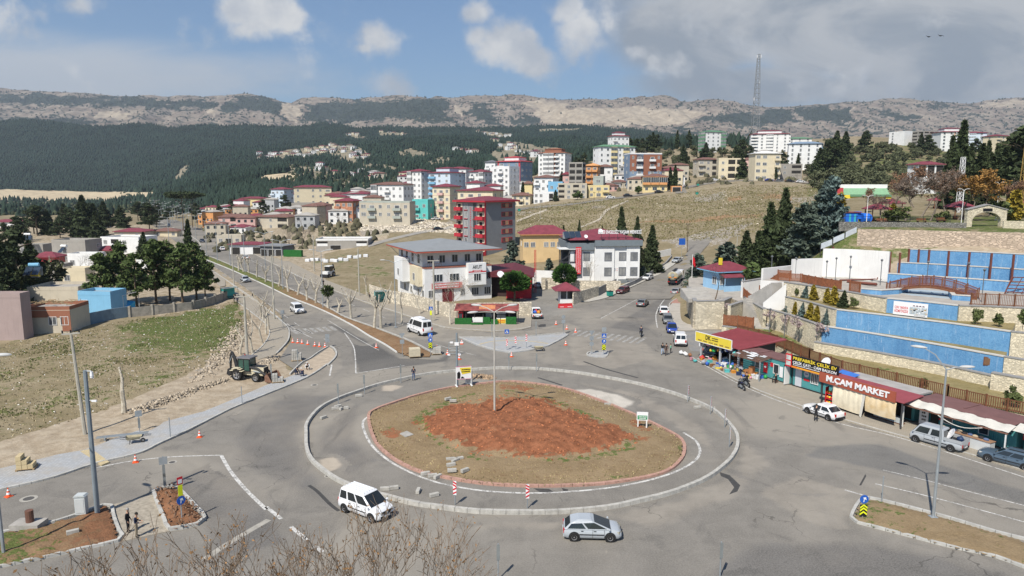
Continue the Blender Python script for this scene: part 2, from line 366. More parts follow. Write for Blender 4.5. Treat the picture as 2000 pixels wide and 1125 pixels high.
def m_ground():
 m=bpy.data.materials.new('ground_cover');m.use_nodes=True;N=NT(m.node_tree);N.n.clear()
 pos=N.add('ShaderNodeNewGeometry').outputs['Position']
 A=lambda k:N.add('ShaderNodeAttribute',_attribute_name=k).outputs['Fac']
 n1,n2,n3,n4=N.noise(pos,.12,5,.6),N.noise(pos,.7,5,.65),N.noise(pos,3.2,4,.65),N.noise(pos,.035,4)
 c=N.mix(N.ramp(n1,.35,.65),(.215,.175,.105),(.285,.235,.155))
 c=N.mix(N.ramp(n2,.5,.68,0,.8),c,(.15,.135,.068))
 c=N.mix(N.ramp(n3,.56,.75,0,.65),c,(.36,.315,.235))
 dirt=N.mix(N.ramp(n2,.35,.65),(.31,.25,.18),(.41,.345,.26))
 c=N.mix(N.ramp(N.math('ADD',A('dirt'),N.math('MULTIPLY',N.math('SUBTRACT',n2,.5),1.1)),.35,.65),c,dirt)
 gr=N.mix(N.ramp(n3,.35,.65),(.055,.085,.018),(.12,.145,.045))
 c=N.mix(N.ramp(N.math('ADD',A('green'),N.math('MULTIPLY',N.math('SUBTRACT',N.mix(.5,n2,n1),.5),2.3)),.42,.68,0,.92),c,gr)
 vor=N.add('ShaderNodeTexVoronoi',Vector=pos,Scale=1.4)
 rock=N.mix(N.ramp(vor.outputs['Distance'],.1,.55),(.52,.48,.42),(.25,.22,.18))
 c=N.mix(N.ramp(N.math('ADD',A('rock'),N.math('MULTIPLY',N.math('SUBTRACT',n2,.5),1.6)),.45,.6),c,rock)
 c=N.mix(N.ramp(N.math('ADD',A('red'),N.math('MULTIPLY',N.math('SUBTRACT',n1,.5),1.2)),.5,.75,0,.7),c,(.30,.17,.095))
 b=N.add('ShaderNodeBsdfPrincipled',Base__Color=c,Roughness=.95);b.inputs['Specular IOR Level'].default_value=.1
 bp=N.add('ShaderNodeBump',Strength=.7,Distance=.25,Height=N.math('ADD',n2,N.math('MULTIPLY',n3,.5)));N.l.new(bp.outputs[0],b.inputs['Normal'])
 N.add('ShaderNodeOutputMaterial',Surface=b);return m
FIELD=[(-300,900),(-300,690),(0,665),(110,650),(240,628),(400,600),(470,588),(478,640),(440,690),(330,748),(200,802),(0,856)]
def a_ground(X,Y,px,py):
 field=pmask(px,py,[FIELD],8)
 green=field*(.36+.5*sst(px,180,330)*sst(py,720,640)+.35*sst(px,330,420)*sst(py,690,650))
 green=np.maximum(green,pmask(px,py,[[(600,505),(720,478),(770,490),(770,560),(690,545),(600,520)],[(640,560),(770,540),(770,590),(700,580)],[(590,420),(700,425),(700,440),(560,452)],[(1320,365),(1600,355),(1640,375),(1330,385)],[(1000,395),(1240,385),(1250,410),(1000,425)]],10)*.42)
 hillr=sst(Y,200,260)*(px>1000);green=np.maximum(green,hillr*.26);green=np.maximum(green,((px>1575)&(Y>290)&(Y<520))*.55)
 park=((px>1560)&(Y>118)&(Y<175))*.62;green=np.maximum(green,park)
 dirt=pmask(px,py,[[(-300,1000),(0,860),(200,800),(330,748),(440,690),(480,640),(500,590),(560,640),(560,720),(620,735),(450,800),(0,960)],[(600,470),(760,445),(760,470),(620,500)],[(1230,360),(1330,362),(1330,372),(1230,385)]],3)
 dirt=np.maximum(dirt,((px<640)&(Y>128)&(Y<420)&(field<.1))*.55)
 dirt=np.maximum(dirt,((px>1550)&(Y>112)&(Y<122))*.9);dirt=np.maximum(dirt,((px>560)&(px<1700)&(Y>320))*.42)
 rock=pmask(px,py,[[(690,440),(880,428),(900,440),(700,465)],[(1580,372),(1640,366),(1680,380),(1660,395),(1590,390)],[(1345,385),(1420,370),(1430,390),(1360,400)],[(1010,412),(1060,405),(1040,420),(1000,430)],[(1150,403),(1185,398),(1180,410),(1150,412)],[(1280,470),(1420,440),(1480,430),(1420,480),(1340,492)],[(1500,385),(1600,380),(1600,400),(1520,400)]],4)*.62
 rock=np.maximum(rock,pmask(px,py,[[(415,690),(470,625),(482,640),(455,690),(400,735),(350,750)]],2)*.45)
 red=pmask(px,py,[[(1240,430),(1400,418),(1500,412),(1500,424),(1380,436),(1250,440)],[(1420,380),(1460,375),(1455,395),(1425,400)],[(1480,372),(1560,378),(1550,395),(1480,390)]],5)*.7
 return dict(green=green,dirt=dirt,rock=rock,red=red)
M_GROUND=m_ground()
ground=grid('ground',M_GROUND,np.arange(-900,2900,11.0),np.exp(np.linspace(math.log(16),math.log(760),330)),znear,a_ground)
bk=MB();bk.quad((-400,-150,-.12),(400,-150,-.12),(400,16.5,-.12),(-400,16.5,-.12))
struct(bk.B_('ground',mat('earth',(.2,.17,.12),.95,.2,.3)))
CLEAR=[[(500,312),(560,292),(640,283),(700,285),(725,300),(735,313),(690,319),(640,306),(560,311)],[(678,257),(700,262),(720,270),(700,273),(680,266)],[(928,255),(1000,260),(1000,270),(960,269)],[(735,257),(795,259),(790,265),(740,264)],[(1050,252),(1140,249),(1140,254),(1060,258)],[(885,291),(915,287),(932,303),(905,304)],[(826,320),(868,304),(890,310),(862,332),(835,330)],[(955,302),(990,274),(1100,290),(1090,322),(970,332)],[(335,352),(362,320),(370,326),(352,358)],[(640,312),(760,322),(830,330),(820,350),(740,340)],[(770,296),(800,290),(850,300),(830,312),(780,308)]]
SAND=[[(-300,366),(0,369),(150,373),(306,375),(300,386),(240,393),(180,399),(100,393),(-300,389)],[(496,352),(518,341),(560,337),(588,343),(582,353),(545,363),(505,361)]]
SCRUB=[[(-300,389),(100,393),(180,399),(300,386),(330,396),(400,408),(400,440),(-300,440)],[(560,318),(640,325),(740,345),(830,350),(820,380),(690,380),(560,372)]]
def a_hill(X,Y,px,py):
 clear=pmask(px,py,CLEAR,2);sand=pmask(px,py,SAND,1.5);scrub=pmask(px,py,SCRUB,4)
 forest=np.where((Y>780)|((px>300)&(px<660)&(Y>590)&(py<402)),1.0,.2)*(1-clear)*(1-sand)*(1-.6*scrub)
 return dict(forest=forest,sand=sand)
def zfar(X,Y):
 z=zbase(X,Y);k=sst(Y,700,1000)
 m=sst(Y,4300,5000)*(1-.75*sst(Y,6100,6450))
 g=fbm(X/420+Y/1500,Y/2600,21,4,True)-.55
 return z+k*(1-m)*(fbm(X/160,Y/220,11,4)-.5)*34*sst(Y,800,2200)+m*(g*150+(fbm(X/130,Y/170,23,4)-.5)*60)+sst(Y,6100,6450)*(fbm(X/90,Y/90,31,3)-.5)*22
def m_hill():
 m=bpy.data.materials.new('forest_floor');m.use_nodes=True;N=NT(m.node_tree);N.n.clear()
 pos=N.add('ShaderNodeNewGeometry').outputs['Position'];A=lambda k:N.add('ShaderNodeAttribute',_attribute_name=k).outputs['Fac']
 n1,n2=N.noise(pos,.012,5,.65),N.noise(pos,.06,5,.65)
 c=N.mix(N.ramp(n2,.35,.65),(.22,.185,.125),(.36,.315,.235))
 c=N.mix(N.ramp(n2,.52,.62,0,.75),c,(.05,.065,.035))
 c=N.mix(N.ramp(N.math('ADD',A('sand'),N.math('MULTIPLY',N.math('SUBTRACT',n1,.5),.9)),.4,.6),c,N.mix(N.ramp(n2,.45,.7),(.56,.46,.31),(.36,.28,.19)))
 c=N.mix(N.ramp(N.math('ADD',A('forest'),N.math('MULTIPLY',N.math('SUBTRACT',n1,.5),.5)),.45,.62),c,(.022,.036,.026))
 b=N.add('ShaderNodeBsdfPrincipled',Base__Color=c,Roughness=.95);b.inputs['Specular IOR Level'].default_value=.05
 N.add('ShaderNodeOutputMaterial',Surface=b);return m
grid('hills',m_hill(),np.arange(-500,2500,9.0),np.exp(np.linspace(math.log(700),math.log(4300),200)),zfar,a_hill)
MDARK=[[(425,205),(470,188),(515,184),(548,198),(562,245),(520,222),(470,215),(445,225)],[(588,200),(640,196),(760,192),(860,192),(880,220),(900,244),(790,236),(700,240),(600,244)],[(905,200),(950,202),(980,235),(985,246),(925,242)],[(1010,210),(1060,240),(1060,248),(1000,246)],[(1330,238),(1400,222),(1540,212),(1560,236),(1450,250),(1380,240)],[(1540,210),(1600,206),(1650,212),(1720,245),(1640,244),(1570,238)],[(1610,203),(1680,200),(1700,210),(1640,206)],[(1680,205),(1780,225),(1830,238),(1760,240)],[(1770,198),(1870,204),(1920,206),(1830,218)],[(1320,245),(1420,262),(1420,278),(1300,258)],[(0,180),(420,195),(420,215),(0,205)],[(0,228),(180,228),(210,244),(0,250)]]
MPALE=[[(545,192),(572,205),(600,195),(580,245),(562,245),(540,210)],[(868,196),(890,198),(915,215),(912,240),(895,238),(880,215)],[(1008,186),(1055,192),(1110,200),(1130,215),(1150,247),(1062,247),(1035,215)],[(1110,205),(1330,205),(1400,215),(1330,248),(1130,248)],[(1640,205),(1665,205),(1700,240),(1730,260),(1690,245)],[(1760,205),(1790,215),(1830,240),(1810,240)],[(390,200),(420,205),(440,240),(425,244)],[(180,215),(300,213),(240,240),(170,235)],[(1900,200),(2100,185),(2100,206),(1920,215)]]
def a_mtn(X,Y,px,py):
 return dict(dark=pmask(px,py,MDARK,11),pale=pmask(px,py,MPALE,9))
def m_mtn():
 m=bpy.data.materials.new('mountain_rock');m.use_nodes=True;N=NT(m.node_tree);N.n.clear()
 pos=N.add('ShaderNodeNewGeometry').outputs['Position'];A=lambda k:N.add('ShaderNodeAttribute',_attribute_name=k).outputs['Fac']
 n1,n2,n3=N.noise(pos,.004,5,.6),N.noise(pos,.02,5,.7),N.noise(N.vmath('MULTIPLY',pos,(1,.35,2.2)),.011,5,.65)
 c=N.mix(N.ramp(n3,.35,.65),(.19,.15,.12),(.31,.26,.205))
 pl=N.mix(N.ramp(n2,.35,.65),(.31,.255,.19),(.46,.39,.295))
 c=N.mix(N.ramp(N.math('ADD',A('pale'),N.math('MULTIPLY',N.math('SUBTRACT',n3,.5),1.0)),.4,.65),c,pl)
 d=N.math('ADD',N.math('SUBTRACT',N.math('MULTIPLY',A('dark'),.3),N.math('MULTIPLY',A('pale'),.12)),N.math('ADD',N.math('MULTIPLY',n2,.75),N.math('MULTIPLY',n1,.25)))
 c=N.mix(N.ramp(d,.515,.58,0,.95),c,(.028,.04,.03))
 b=N.add('ShaderNodeBsdfPrincipled',Base__Color=c,Roughness=.95);b.inputs['Specular IOR Level'].default_value=.05
 N.add('ShaderNodeOutputMaterial',Surface=b);return m
grid('mountains',m_mtn(),np.arange(-500,2500,4.0),np.concatenate([np.exp(np.linspace(math.log(4100),math.log(6500),130)),np.exp(np.linspace(math.log(6540),math.log(9500),14))]),zfar,a_mtn)
def scatter_px(n,dmin,dmax,keep,seed,umin=-120,umax=2120):
 """points spread over the hills with constant density as seen from the town"""
 r=np.random.RandomState(seed);u=r.uniform(umin,umax,n);d=np.exp(r.uniform(math.log(dmin),math.log(dmax),n))
 x=(u-1000)/F*d;z=zfar(x,d);e=.04*d;x2=(u-1000)/F*(d-e);z2=zfar(x2,d-e)
 px,py=proj(x,d,z);_,py2=proj(x2,d-e,z2)
 w=np.clip((py2-py)/(e/d)/1400,.02,1)
 k=(r.uniform(0,1,n)<keep(x,d,px,py)*np.clip(w*3,.12,1));return x[k],d[k],z[k],px[k],py[k],r
def cones(name,pts,h,rad,m,label,seed,blob=False):
 x,y,z=pts;n=len(x);r=np.random.RandomState(seed);hh=h*r.uniform(.6,1.25,n);rr=rad*r.uniform(.7,1.3,n);a0=r.uniform(0,6.28,n)
 V=np.zeros((n,9,3));
 for j in range(4):
  a=a0+j*pi/2
  V[:,j]=np.stack([x+rr*np.cos(a),y+rr*np.sin(a),z+hh*.12],-1)
  k=.78 if blob else .5
  V[:,4+j]=np.stack([x+rr*k*np.cos(a+.6),y+rr*k*np.sin(a+.6),z+hh*(.62 if blob else .55)],-1)
 V[:,8]=np.stack([x+rr*.1,y,z+hh],-1)
 f=[]
 for j in range(4):
  q=(j+1)%4;f+=[(j,q,4+q),(j,4+q,4+j),(4+j,4+q,8)]
 Fc=(np.array(f)[None]+np.arange(n)[:,None,None]*9).reshape(-1,3)
 o=ob(name,npmesh(name,V.reshape(-1,3),Fc,m));tag(o,label,'forest' if not blob else 'scrub',None,'stuff');return o
M_PINE_FAR=mat('far_pine_foliage',(.026,.043,.031),.9,.35,.01,0,0,.1,island=.28)
def keep_f(x,y,px,py):
 a=a_hill(x,y,px,py);return np.where(a['forest']>.55,1.0,.10*(a['sand']<.5))*(px<1480)
x,y,z,px,py,r=scatter_px(250000,580,3140,keep_f,5,-400,1480)
cones('forest',(x,y,z-.5),10,3.8,M_PINE_FAR,'dark green pine forest covering the far hills below the bare mountain',6)
def keep_m(x,y,px,py):
 a=a_mtn(x,y,px,py);return .14+.8*(a['dark']>.5)-.13*(a['pale']>.5)
x,y,z,px,py,r=scatter_px(42000,4700,6600,keep_m,8)
cones('mountain_scrub',(x,y,z-1),13,6.5,mat('far_scrub_foliage',(.034,.046,.028),.9,.3,.01,0,0,.1,island=.4),'dark scrub and pines scattered over the bare mountain slopes',9,True)
def keep_s(x,y,px,py):
 a=pmask(px,py,SCRUB,2);return .15+.85*(a>.3)
sr=np.random.RandomState(3);sy=np.exp(sr.uniform(5.52,6.4,1500));sx=sr.uniform(400,1620,1500);k=(sx<760)|(sy>352);sx,sy=(sx[k]-1000)/F*sy[k],sy[k];cones('town_scrub',(sx,sy,znear(sx,sy)-.3),2.6,1.5,mat('town_scrub_foliage',(.10,.095,.06),.9,.3,.05,0,0,.1,island=.4),'dry scrub and bushes between the hillside houses',29,True)
x,y,z,px,py,r=scatter_px(14000,600,1500,keep_s,18,-60,900)
cones('hill_scrub',(x,y,z-.5),4.5,2.6,mat('scrub_foliage',(.06,.07,.04),.9,.3,.02,0,0,.1,island=.4),'grey green scrub dotted over the slopes behind the town',19,True)
hz=MB().box(-9500,9500,-180,10600,-60,1500).B_('haze',None)
def m_haze():
 m=bpy.data.materials.new('haze_air');m.use_nodes=True;N=NT(m.node_tree);N.n.clear()
 v=N.add('ShaderNodeVolumePrincipled',Density=7.5e-5);v.inputs['Color'].default_value=(.78,.88,1,1);v.inputs['Anisotropy'].default_value=.2
 N.l.new(v.outputs[0],N.add('ShaderNodeOutputMaterial').inputs['Volume']);return m
hz.data.materials.clear();hz.data.materials.append(m_haze());hz['kind']='stuff';hz['label']='pale blue haze in the air over the valley'
AC=[(.182,.168,.147),(.315,.282,.232),(.098,.092,.084)]
def m_asphalt(name='asphalt',*cols):
 m=bpy.data.materials.new(name);m.use_nodes=True;N=NT(m.node_tree);N.n.clear()
 pos=N.add('ShaderNodeNewGeometry').outputs['Position']
 n1,n2,n3,n4=N.noise(pos,.045,5,.6,.6),N.noise(pos,.35,6,.65,.4),N.noise(pos,9,3,.6),N.noise(N.vmath('MULTIPLY',pos,(.5,.09,1)),1,5,.6,.5)
 if cols:k=N.ramp(N.math('ADD',N.add('ShaderNodeAttribute',_attribute_name='k').outputs['Fac'],N.math('SUBTRACT',n2,.5)),.25,.75);cs=[N.mix(k,a,b)for a,b in zip(AC,cols)]
 else:cs=[tuple(a)for a in AC]
 base,dust,dark=cs;sc=lambda f:N.mix(1.0,base,(f,f,f),'MULTIPLY')
 c=N.mix(N.ramp(n2,.3,.72),sc(.86),sc(1.16))
 c=N.mix(N.ramp(n1,.46,.68,0,.75),c,dust);c=N.mix(N.ramp(n4,.56,.75,0,.5),c,dark)
 c=N.mix(N.ramp(N.noise(pos,1.1,4,.7,1),.66,.74,0,.45),c,dust);c=N.mix(N.ramp(N.noise(N.vmath('ADD',pos,(31,7,0)),.22,4,.6,1.2),.60,.68,0,.45),c,dark)
 c=N.mix(N.ramp(n3,.3,.75,0,.38),c,(.33,.31,.28))
 wob=N.vmath('ADD',pos,N.vmath('MULTIPLY',N.add('ShaderNodeTexNoise',Vector=pos,Scale=.9,Detail=4.0).outputs[1],(1.7,1.7,0)))
 vo=N.add('ShaderNodeTexVoronoi',_feature='DISTANCE_TO_EDGE',Vector=wob,Scale=.17)
 ck=N.math('MULTIPLY',N.ramp(vo.outputs['Distance'],.008,.002),N.ramp(N.noise(pos,.11,3),.5,.62))
 c=N.mix(N.math('MULTIPLY',ck,.6),c,(.06,.056,.05))
 b=N.add('ShaderNodeBsdfPrincipled',Base__Color=c,Roughness=.88);b.inputs['Specular IOR Level'].default_value=.2
 bp=N.add('ShaderNodeBump',Strength=.35,Distance=.02,Height=n3);N.l.new(bp.outputs[0],b.inputs['Normal'])
 N.add('ShaderNodeOutputMaterial',Surface=b);MATS[name]=m;return m
ASPH=m_asphalt();ASPH_D=m_asphalt('fresh_asphalt',(.07,.068,.066),(.15,.14,.125),(.05,.05,.05))
def flat(name,px,z,m,world=False):
 pts=[tuple(p[:2])for p in px]if world else[tuple(G(*p,z)[:2])for p in px]
 n=len(pts);a=sum(pts[i][0]*pts[(i+1)%n][1]-pts[(i+1)%n][0]*pts[i][1]for i in range(n))
 if a<0:pts=pts[::-1]
 return struct(MB().add([(*p,z)for p in pts],[tuple(range(n))]).B_(name,m))
flat('road',PAVED,0.0,ASPH,True)
def worn(name,col,lo=.42,hi=.62):
 m=bpy.data.materials.new(name);m.use_nodes=True;N=NT(m.node_tree);N.n.clear()
 pos=N.add('ShaderNodeNewGeometry').outputs['Position']
 f=N.ramp(N.mix(.5,N.noise(pos,1.2,5,.7),N.noise(pos,6,3,.7)),lo,hi)
 b=N.add('ShaderNodeBsdfPrincipled',Base__Color=N.mix(f,col,(.2,.19,.175)),Roughness=.8);b.inputs['Specular IOR Level'].default_value=.2
 N.add('ShaderNodeOutputMaterial',Surface=b);MATS[name]=m;return m
LINE=worn('worn_white_line',(.62,.61,.58));LINE2=worn('faded_white_line',(.46,.45,.42),.36,.58)
def stripe(mb,pts,w,z=.006,mi=0):
 a,b=offs(pts,w/2),offs(pts,-w/2)
 for i in range(len(pts)-1):mb.quad((*b[i][:2],z),(*b[i+1][:2],z),(*a[i+1][:2],z),(*a[i][:2],z),mi)
def gl(px,k=5,z=0.0):return[tuple(G(x,y,z)[:2])for x,y in cat(px,k)]
mk=MB()
ringline=[(756,793),(722,812),(709,824),(712,843),(728,872),(760,900),(800,922),(850,941),(905,953),(960,960),(1030,963),(1100,961),(1180,954),(1250,942),(1310,925),(1350,905),(1367,885),(1360,862),(1335,845)]
stripe(mk,gl(ringline),.24)
for l,w in(([(1340,690),(1380,715),(1440,748),(1500,775),(1560,797),(1640,827),(1750,853),(1880,893),(2040,945)],.16),([(1725,918),(1800,936),(1900,962),(2060,1002)],.14),([(1710,945),(1800,966),(1900,992),(2060,1036)],.14),([(1650,957),(1682,966),(1700,972)],.18),([(563,640),(590,651),(610,660)],.16),([(673,650),(690,676),(694,700),(695,729)],.16),([(695,729),(740,722),(790,714)],.16),([(648,712),(644,734)],.2),([(185,914),(260,900),(340,892),(432,889)],.17),([(432,889),(450,920),(480,956),(520,995)],.3),([(850,672),(890,684),(930,694)],.1),([(1173,622),(1200,608),(1260,577),(1310,560)],.14),([(1284,640),(1281,620),(1284,606),(1296,587),(1308,576)],.18),([(525,605),(560,632),(590,650)],.14)):
 stripe(mk,gl(l),w)
def dashes(px,w,on,off):
 p=rs_([(*q,0)for q in gl(px)],.5);L=0;run=[]
 for q in p:
  if L%(on+off)<on:run.append(q)
  elif len(run)>1:stripe(mk,run,w);run=[]
  L+=.5
 if len(run)>1:stripe(mk,run,w)
dashes([(520,990),(560,1022),(600,1055),(630,1078)],.3,3,.6)
dashes([(400,508),(480,563),(520,590),(590,640),(640,665)],.12,4,4);dashes([(440,546),(500,590),(560,632)],.12,40,1)
dashes([(480,500),(600,558),(700,600),(800,640),(850,662)],.12,4,4);dashes([(460,492),(560,545)],.1,30,1)
dashes([(640,625),(700,662),(740,684)],.12,30,1)
struct(mk.B_('road_markings',LINE))
cw=MB()
def zs(px,py,x0,y0,s):return x0+px/s,y0+py/s
for i in range(7):
 a=zs(1066+62.5*i,459-5*i,350,550,4.8925);b=zs(1134+61*i,502-5.5*i,350,550,4.8925);w=38/4.8925
 cw.add([(*G(a[0]-w/2,a[1])[:2],.006),(*G(b[0]-w/2,b[1])[:2],.006),(*G(b[0]+w/2,b[1]-.6)[:2],.006),(*G(a[0]+w/2,a[1]-.6)[:2],.006)],[(0,1,2,3)])
for i in range(11):
 a=zs(1300+62*i,268+8.2*i,850,600,4.8925);b=zs(1392+62*i,220+7*i,850,600,4.8925);w=30/4.8925
 cw.add([(*G(a[0]-w/2,a[1])[:2],.006),(*G(a[0]+w/2,a[1]+.5)[:2],.006),(*G(b[0]+w/2,b[1]+.5)[:2],.006),(*G(b[0]-w/2,b[1])[:2],.006)],[(0,1,2,3)])
for i in range(6):
 a=(388+9.2*i,545-1.8*i);b=(396+9.2*i,549-1.8*i)
 cw.add([(*G(a[0]-2.4,a[1])[:2],.006),(*G(b[0]-2.4,b[1])[:2],.006),(*G(b[0]+2.4,b[1])[:2],.006),(*G(a[0]+2.4,a[1])[:2],.006)],[(0,1,2,3)])
struct(cw.B_('crossing_stripes',LINE2))
ty=MB()
for l,w in(([(400,1092),(440,1065),(490,1035),(525,1015)],.5),([(603,948),(620,960),(645,985),(662,998)],.3),([(1140,706),(1180,720),(1246,738)],.35)):
 stripe(ty,gl(l),w,.004,0 if l[0][0]!=400 else 1)
for pl in([(1405,922),(1425,928),(1446,948),(1440,960),(1424,966),(1434,952),(1422,936),(1408,930)],[(1042,954),(1072,955),(1086,963),(1058,963)],[(1097,953),(1110,956),(1108,962),(1100,959)],[(1049,738),(1052,737),(1100,752),(1096,753)],[(1678,948),(1690,926),(1692,930),(1682,948)],[(1050,634),(1066,633),(1066,638),(1052,639)]):
 ty.add([(*G(*p)[:2],.005)for p in pl][::-1],[tuple(range(len(pl)))],0)
struct(ty.B_('tyre_marks',[mat('tar_patch',(.06,.058,.056),.8,.25,3),mat('dust_streak',(.34,.32,.28),.9,.2,2)]))
PZ=[.0006]
def patch(pl,m,name='asphalt_patch',z=0,soft=1.6):
 PZ[0]+=.0003;z=PZ[0]
 pts=[tuple(G(*p)[:2])for p in pl];p=np.array(pts);X,Y=np.meshgrid(*[np.arange(p[:,i].min()-soft,p[:,i].max()+soft,.3)for i in(0,1)]);n,q=X.shape;ins=ip_(X,Y,pts);d=sd_(X,Y,pts,True);k=sst(np.where(ins,d,-d),-soft,soft)*1.3-.15
 ok=(k>-.14)&ip_(X,Y,PAVED);ok=ok[:-1,:-1]&ok[1:,1:]&ok[1:,:-1]&ok[:-1,1:];idx=np.arange(n*q).reshape(n,q);f=np.stack([idx[:-1,:-1],idx[:-1,1:],idx[1:,1:],idx[1:,:-1]],-1)[ok]
 return struct(ob(name,npmesh(name,np.stack([X,Y,0*X+z],-1).reshape(-1,3),f,m,None,False,dict(k=k.ravel()))))
patch([(692,652),(735,672),(780,700),(860,702),(880,690),(870,706),(790,716),(700,728),(690,690)],ASPH_D)
patch([(640,632),(668,640),(720,668),(712,672),(670,650)],ASPH_D)
patch([(1578,890),(1602,872),(1660,868),(1720,868),(1810,900),(2050,975),(2050,1000),(1900,960),(1700,914),(1640,900)],m_asphalt('old_asphalt_patch',(.12,.117,.112),(.2,.19,.17),(.07,.07,.07)))
patch([(280,965),(430,895),(520,1000),(560,1060),(430,1090),(400,1020)],m_asphalt('sooty_asphalt',(.125,.118,.11),(.25,.22,.18),(.06,.058,.056)))
patch([(1560,930),(1660,960),(1650,1020),(1700,1060),(1560,1010),(1480,960)],m_asphalt('dusty_asphalt',(.24,.215,.18),(.33,.3,.25),(.16,.15,.14)))
patch([(630,700),(662,690),(668,715),(640,742),(560,775),(470,815),(450,812),(560,765)],MATS['dusty_asphalt'])
patch([(1110,660),(1160,652),(1260,668),(1280,700),(1200,720),(1120,712)],MATS['dusty_asphalt'])
patch([(780,655),(860,640),(950,650),(1040,645),(1110,630),(1130,640),(1100,652),(900,660),(860,668)],MATS['dusty_asphalt'])
SO_,DU=MATS['sooty_asphalt'],MATS['dusty_asphalt']
patch([(560,770),(470,840),(470,900),(590,960),(640,985),(600,920),(575,850),(640,775)],SO_,soft=3);patch([(1380,1140),(1470,1065),(1700,1062),(1960,1120),(2000,1150)],SO_,soft=2.5);patch([(1190,1006),(1330,978),(1440,920),(1456,870),(1500,905),(1420,975),(1280,1030)],DU,soft=2);patch([(900,1030),(1000,1020),(1100,1022),(1080,1034)],DU);patch([(620,870),(640,830),(700,790),(690,860),(730,900),(680,930)],SO_,soft=2);patch([(1120,745),(1250,770),(1370,830),(1390,880),(1290,810)],DU,soft=2);patch([(1190,640),(1330,560),(1300,600),(1260,650)],SO_,soft=2)
def drape(name,st,m,zo=.06,sub=5):
 """st = [(left column, right column, distance)]"""
 s=cat([(a,b,math.log(d))for a,b,d in st],sub);mb=MB();vs=[]
 for a,b,ld_ in s:
  for t in np.linspace(0,1,5):
   q=onT(a+(b-a)*t,math.exp(ld_));vs.append((q.x,q.y,zbase(q.x,q.y)+zo if zo<.2 and name=='road' and math.exp(ld_)<215 else q.z+zo))
 for i in range(len(s)-1):
  for j in range(4):k=i*5+j;mb.add([vs[k],vs[k+1],vs[k+6],vs[k+5]],[(0,1,2,3)])
 return struct(mb.B_(name,m,smooth=True))
drape('road',[(1181,1309,148),(1222,1332,160),(1265,1347,172),(1306,1356,185),(1334,1366,198),(1345,1385,212),(1330,1400,222)],ASPH,.1)
drape('path',[(1115,1150,144.5),(1158,1186,150),(1196,1224,160),(1238,1267,172),(1286,1308,185),(1322,1336,198)],mat('pavement_slab',(.42,.4,.36),.9,.1,.8,.2),.22)
def draped_px(name,left,right,m,zo=.1):
 L=[T(*p)for p in cat(left,4)];Rr=[T(*p)for p in cat(right,4)];mb=MB();n=min(len(L),len(Rr));vs=[]
 for i in range(n):
  for t in np.linspace(0,1,4):
   q=L[i].lerp(Rr[i],t);vs.append((q.x,q.y,max(zf(q.x,q.y),q.z)+zo))
 for i in range(n-1):
  for j in range(3):k=i*4+j;mb.add([vs[k],vs[k+1],vs[k+5],vs[k+4]],[(0,1,2,3)])
 return struct(mb.B_(name,m,smooth=True))
TRACK=mat('pale_dirt_track',(.42,.37,.3),.95,.15,.4)
draped_px('road',[(1005,408),(1060,402),(1120,397),(1190,387),(1260,378),(1330,366),(1400,354),(1470,351),(1540,353),(1620,357)],[(1005,412),(1060,406),(1120,400),(1190,390.5),(1260,381),(1330,370),(1400,357.5),(1470,354),(1540,356.5),(1620,361)],ASPH)
draped_px('path',[(1132,444),(1150,436),(1168,428),(1180,412),(1200,402),(1224,392)],[(1136,445),(1155,437),(1173,429),(1186,413),(1206,403),(1229,392)],TRACK)
draped_px('path',[(1008,431),(1035,420),(1066,409)],[(1010,434),(1038,423),(1070,411)],TRACK)
draped_px('road',[(716,478),(760,466),(820,452),(870,444),(900,436)],[(720,483),(764,470),(824,456),(874,448),(905,440)],mat('grey_track',(.3,.28,.25),.95,.12,.5))
draped_px('road',[(838,428),(858,424),(880,430),(898,440)],[(858,420),(880,418),(900,424),(915,432)],ASPH)
draped_px('road',[(1318,378),(1322,368),(1330,360)],[(1345,378),(1338,368),(1338,360)],ASPH)
draped_px('road',[(1640,352),(1665,358),(1700,368)],[(1640,362),(1670,370),(1710,374)],ASPH)
def kerb(px,w,h,m,closed=False,step=.8,z0=0.0,k=5,world=False,name='kerb',jit=0.0,gap=.012):
 p=px if world else[tuple(G(x,y,0)[:2])for x,y in cat(px,k,closed)]
 p=rs_([(*q[:2],0)for q in p],step,closed);mb=MB();n=len(p)
 p=p[:-1]if closed else p;a=offs(p,w/2,closed);b=offs(p,-w/2,closed);n=len(p)
 for i in range(n if closed else n-1):
  j=(i+1)%n;g=gap/step;A=lambda q,t:(q[i][0]+(q[j][0]-q[i][0])*t,q[i][1]+(q[j][1]-q[i][1])*t)
  dz=U(-jit,jit);mb.prism([A(a,g),A(a,1-g),A(b,1-g),A(b,g)],z0-.15,z0+h+dz)
 o=mb.B_(name,m,bevel=.02);return struct(o)
OUT=[(598,850),(600,829),(624,800),(662,780),(712,762),(740,753),(782,743),(820,735),(870,728),(962,721),(1000,721),(1051,722),(1129,730),(1206,743),(1258,754),(1309,768),(1343,780),(1387,799),(1412,818),(1435,844),(1441,863),(1437,884),(1419,908),(1378,938),(1318,963),(1258,979),(1188,994),(1106,1002),(1040,1004),(950,1003),(909,1000),(854,993),(807,986),(752,972),(700,957),(661,941),(634,923),(609,901),(599,878)]
INN=[(720,813),(725,844),(740,873),(774,901),(818,922),(859,932),(921,943),(983,949),(1060,951),(1155,948),(1216,941),(1273,931),(1309,918),(1331,898),(1337,880),(1334,865),(1318,850),(1258,820),(1206,797),(1155,777),(1103,760),(1051,751),(1000,746),(962,748),(882,758),(818,772),(753,793),(729,803)]
KERB_J=mat('island_kerb_concrete',(.42,.405,.37),.9,.22,2.2,.3,streak=.2)
kerb(OUT,.3,.32,KERB_J,True,.95,jit=.008)
PINK=mat('pink_kerb_stone',(.41,.245,.195),.9,.22,3,.3)
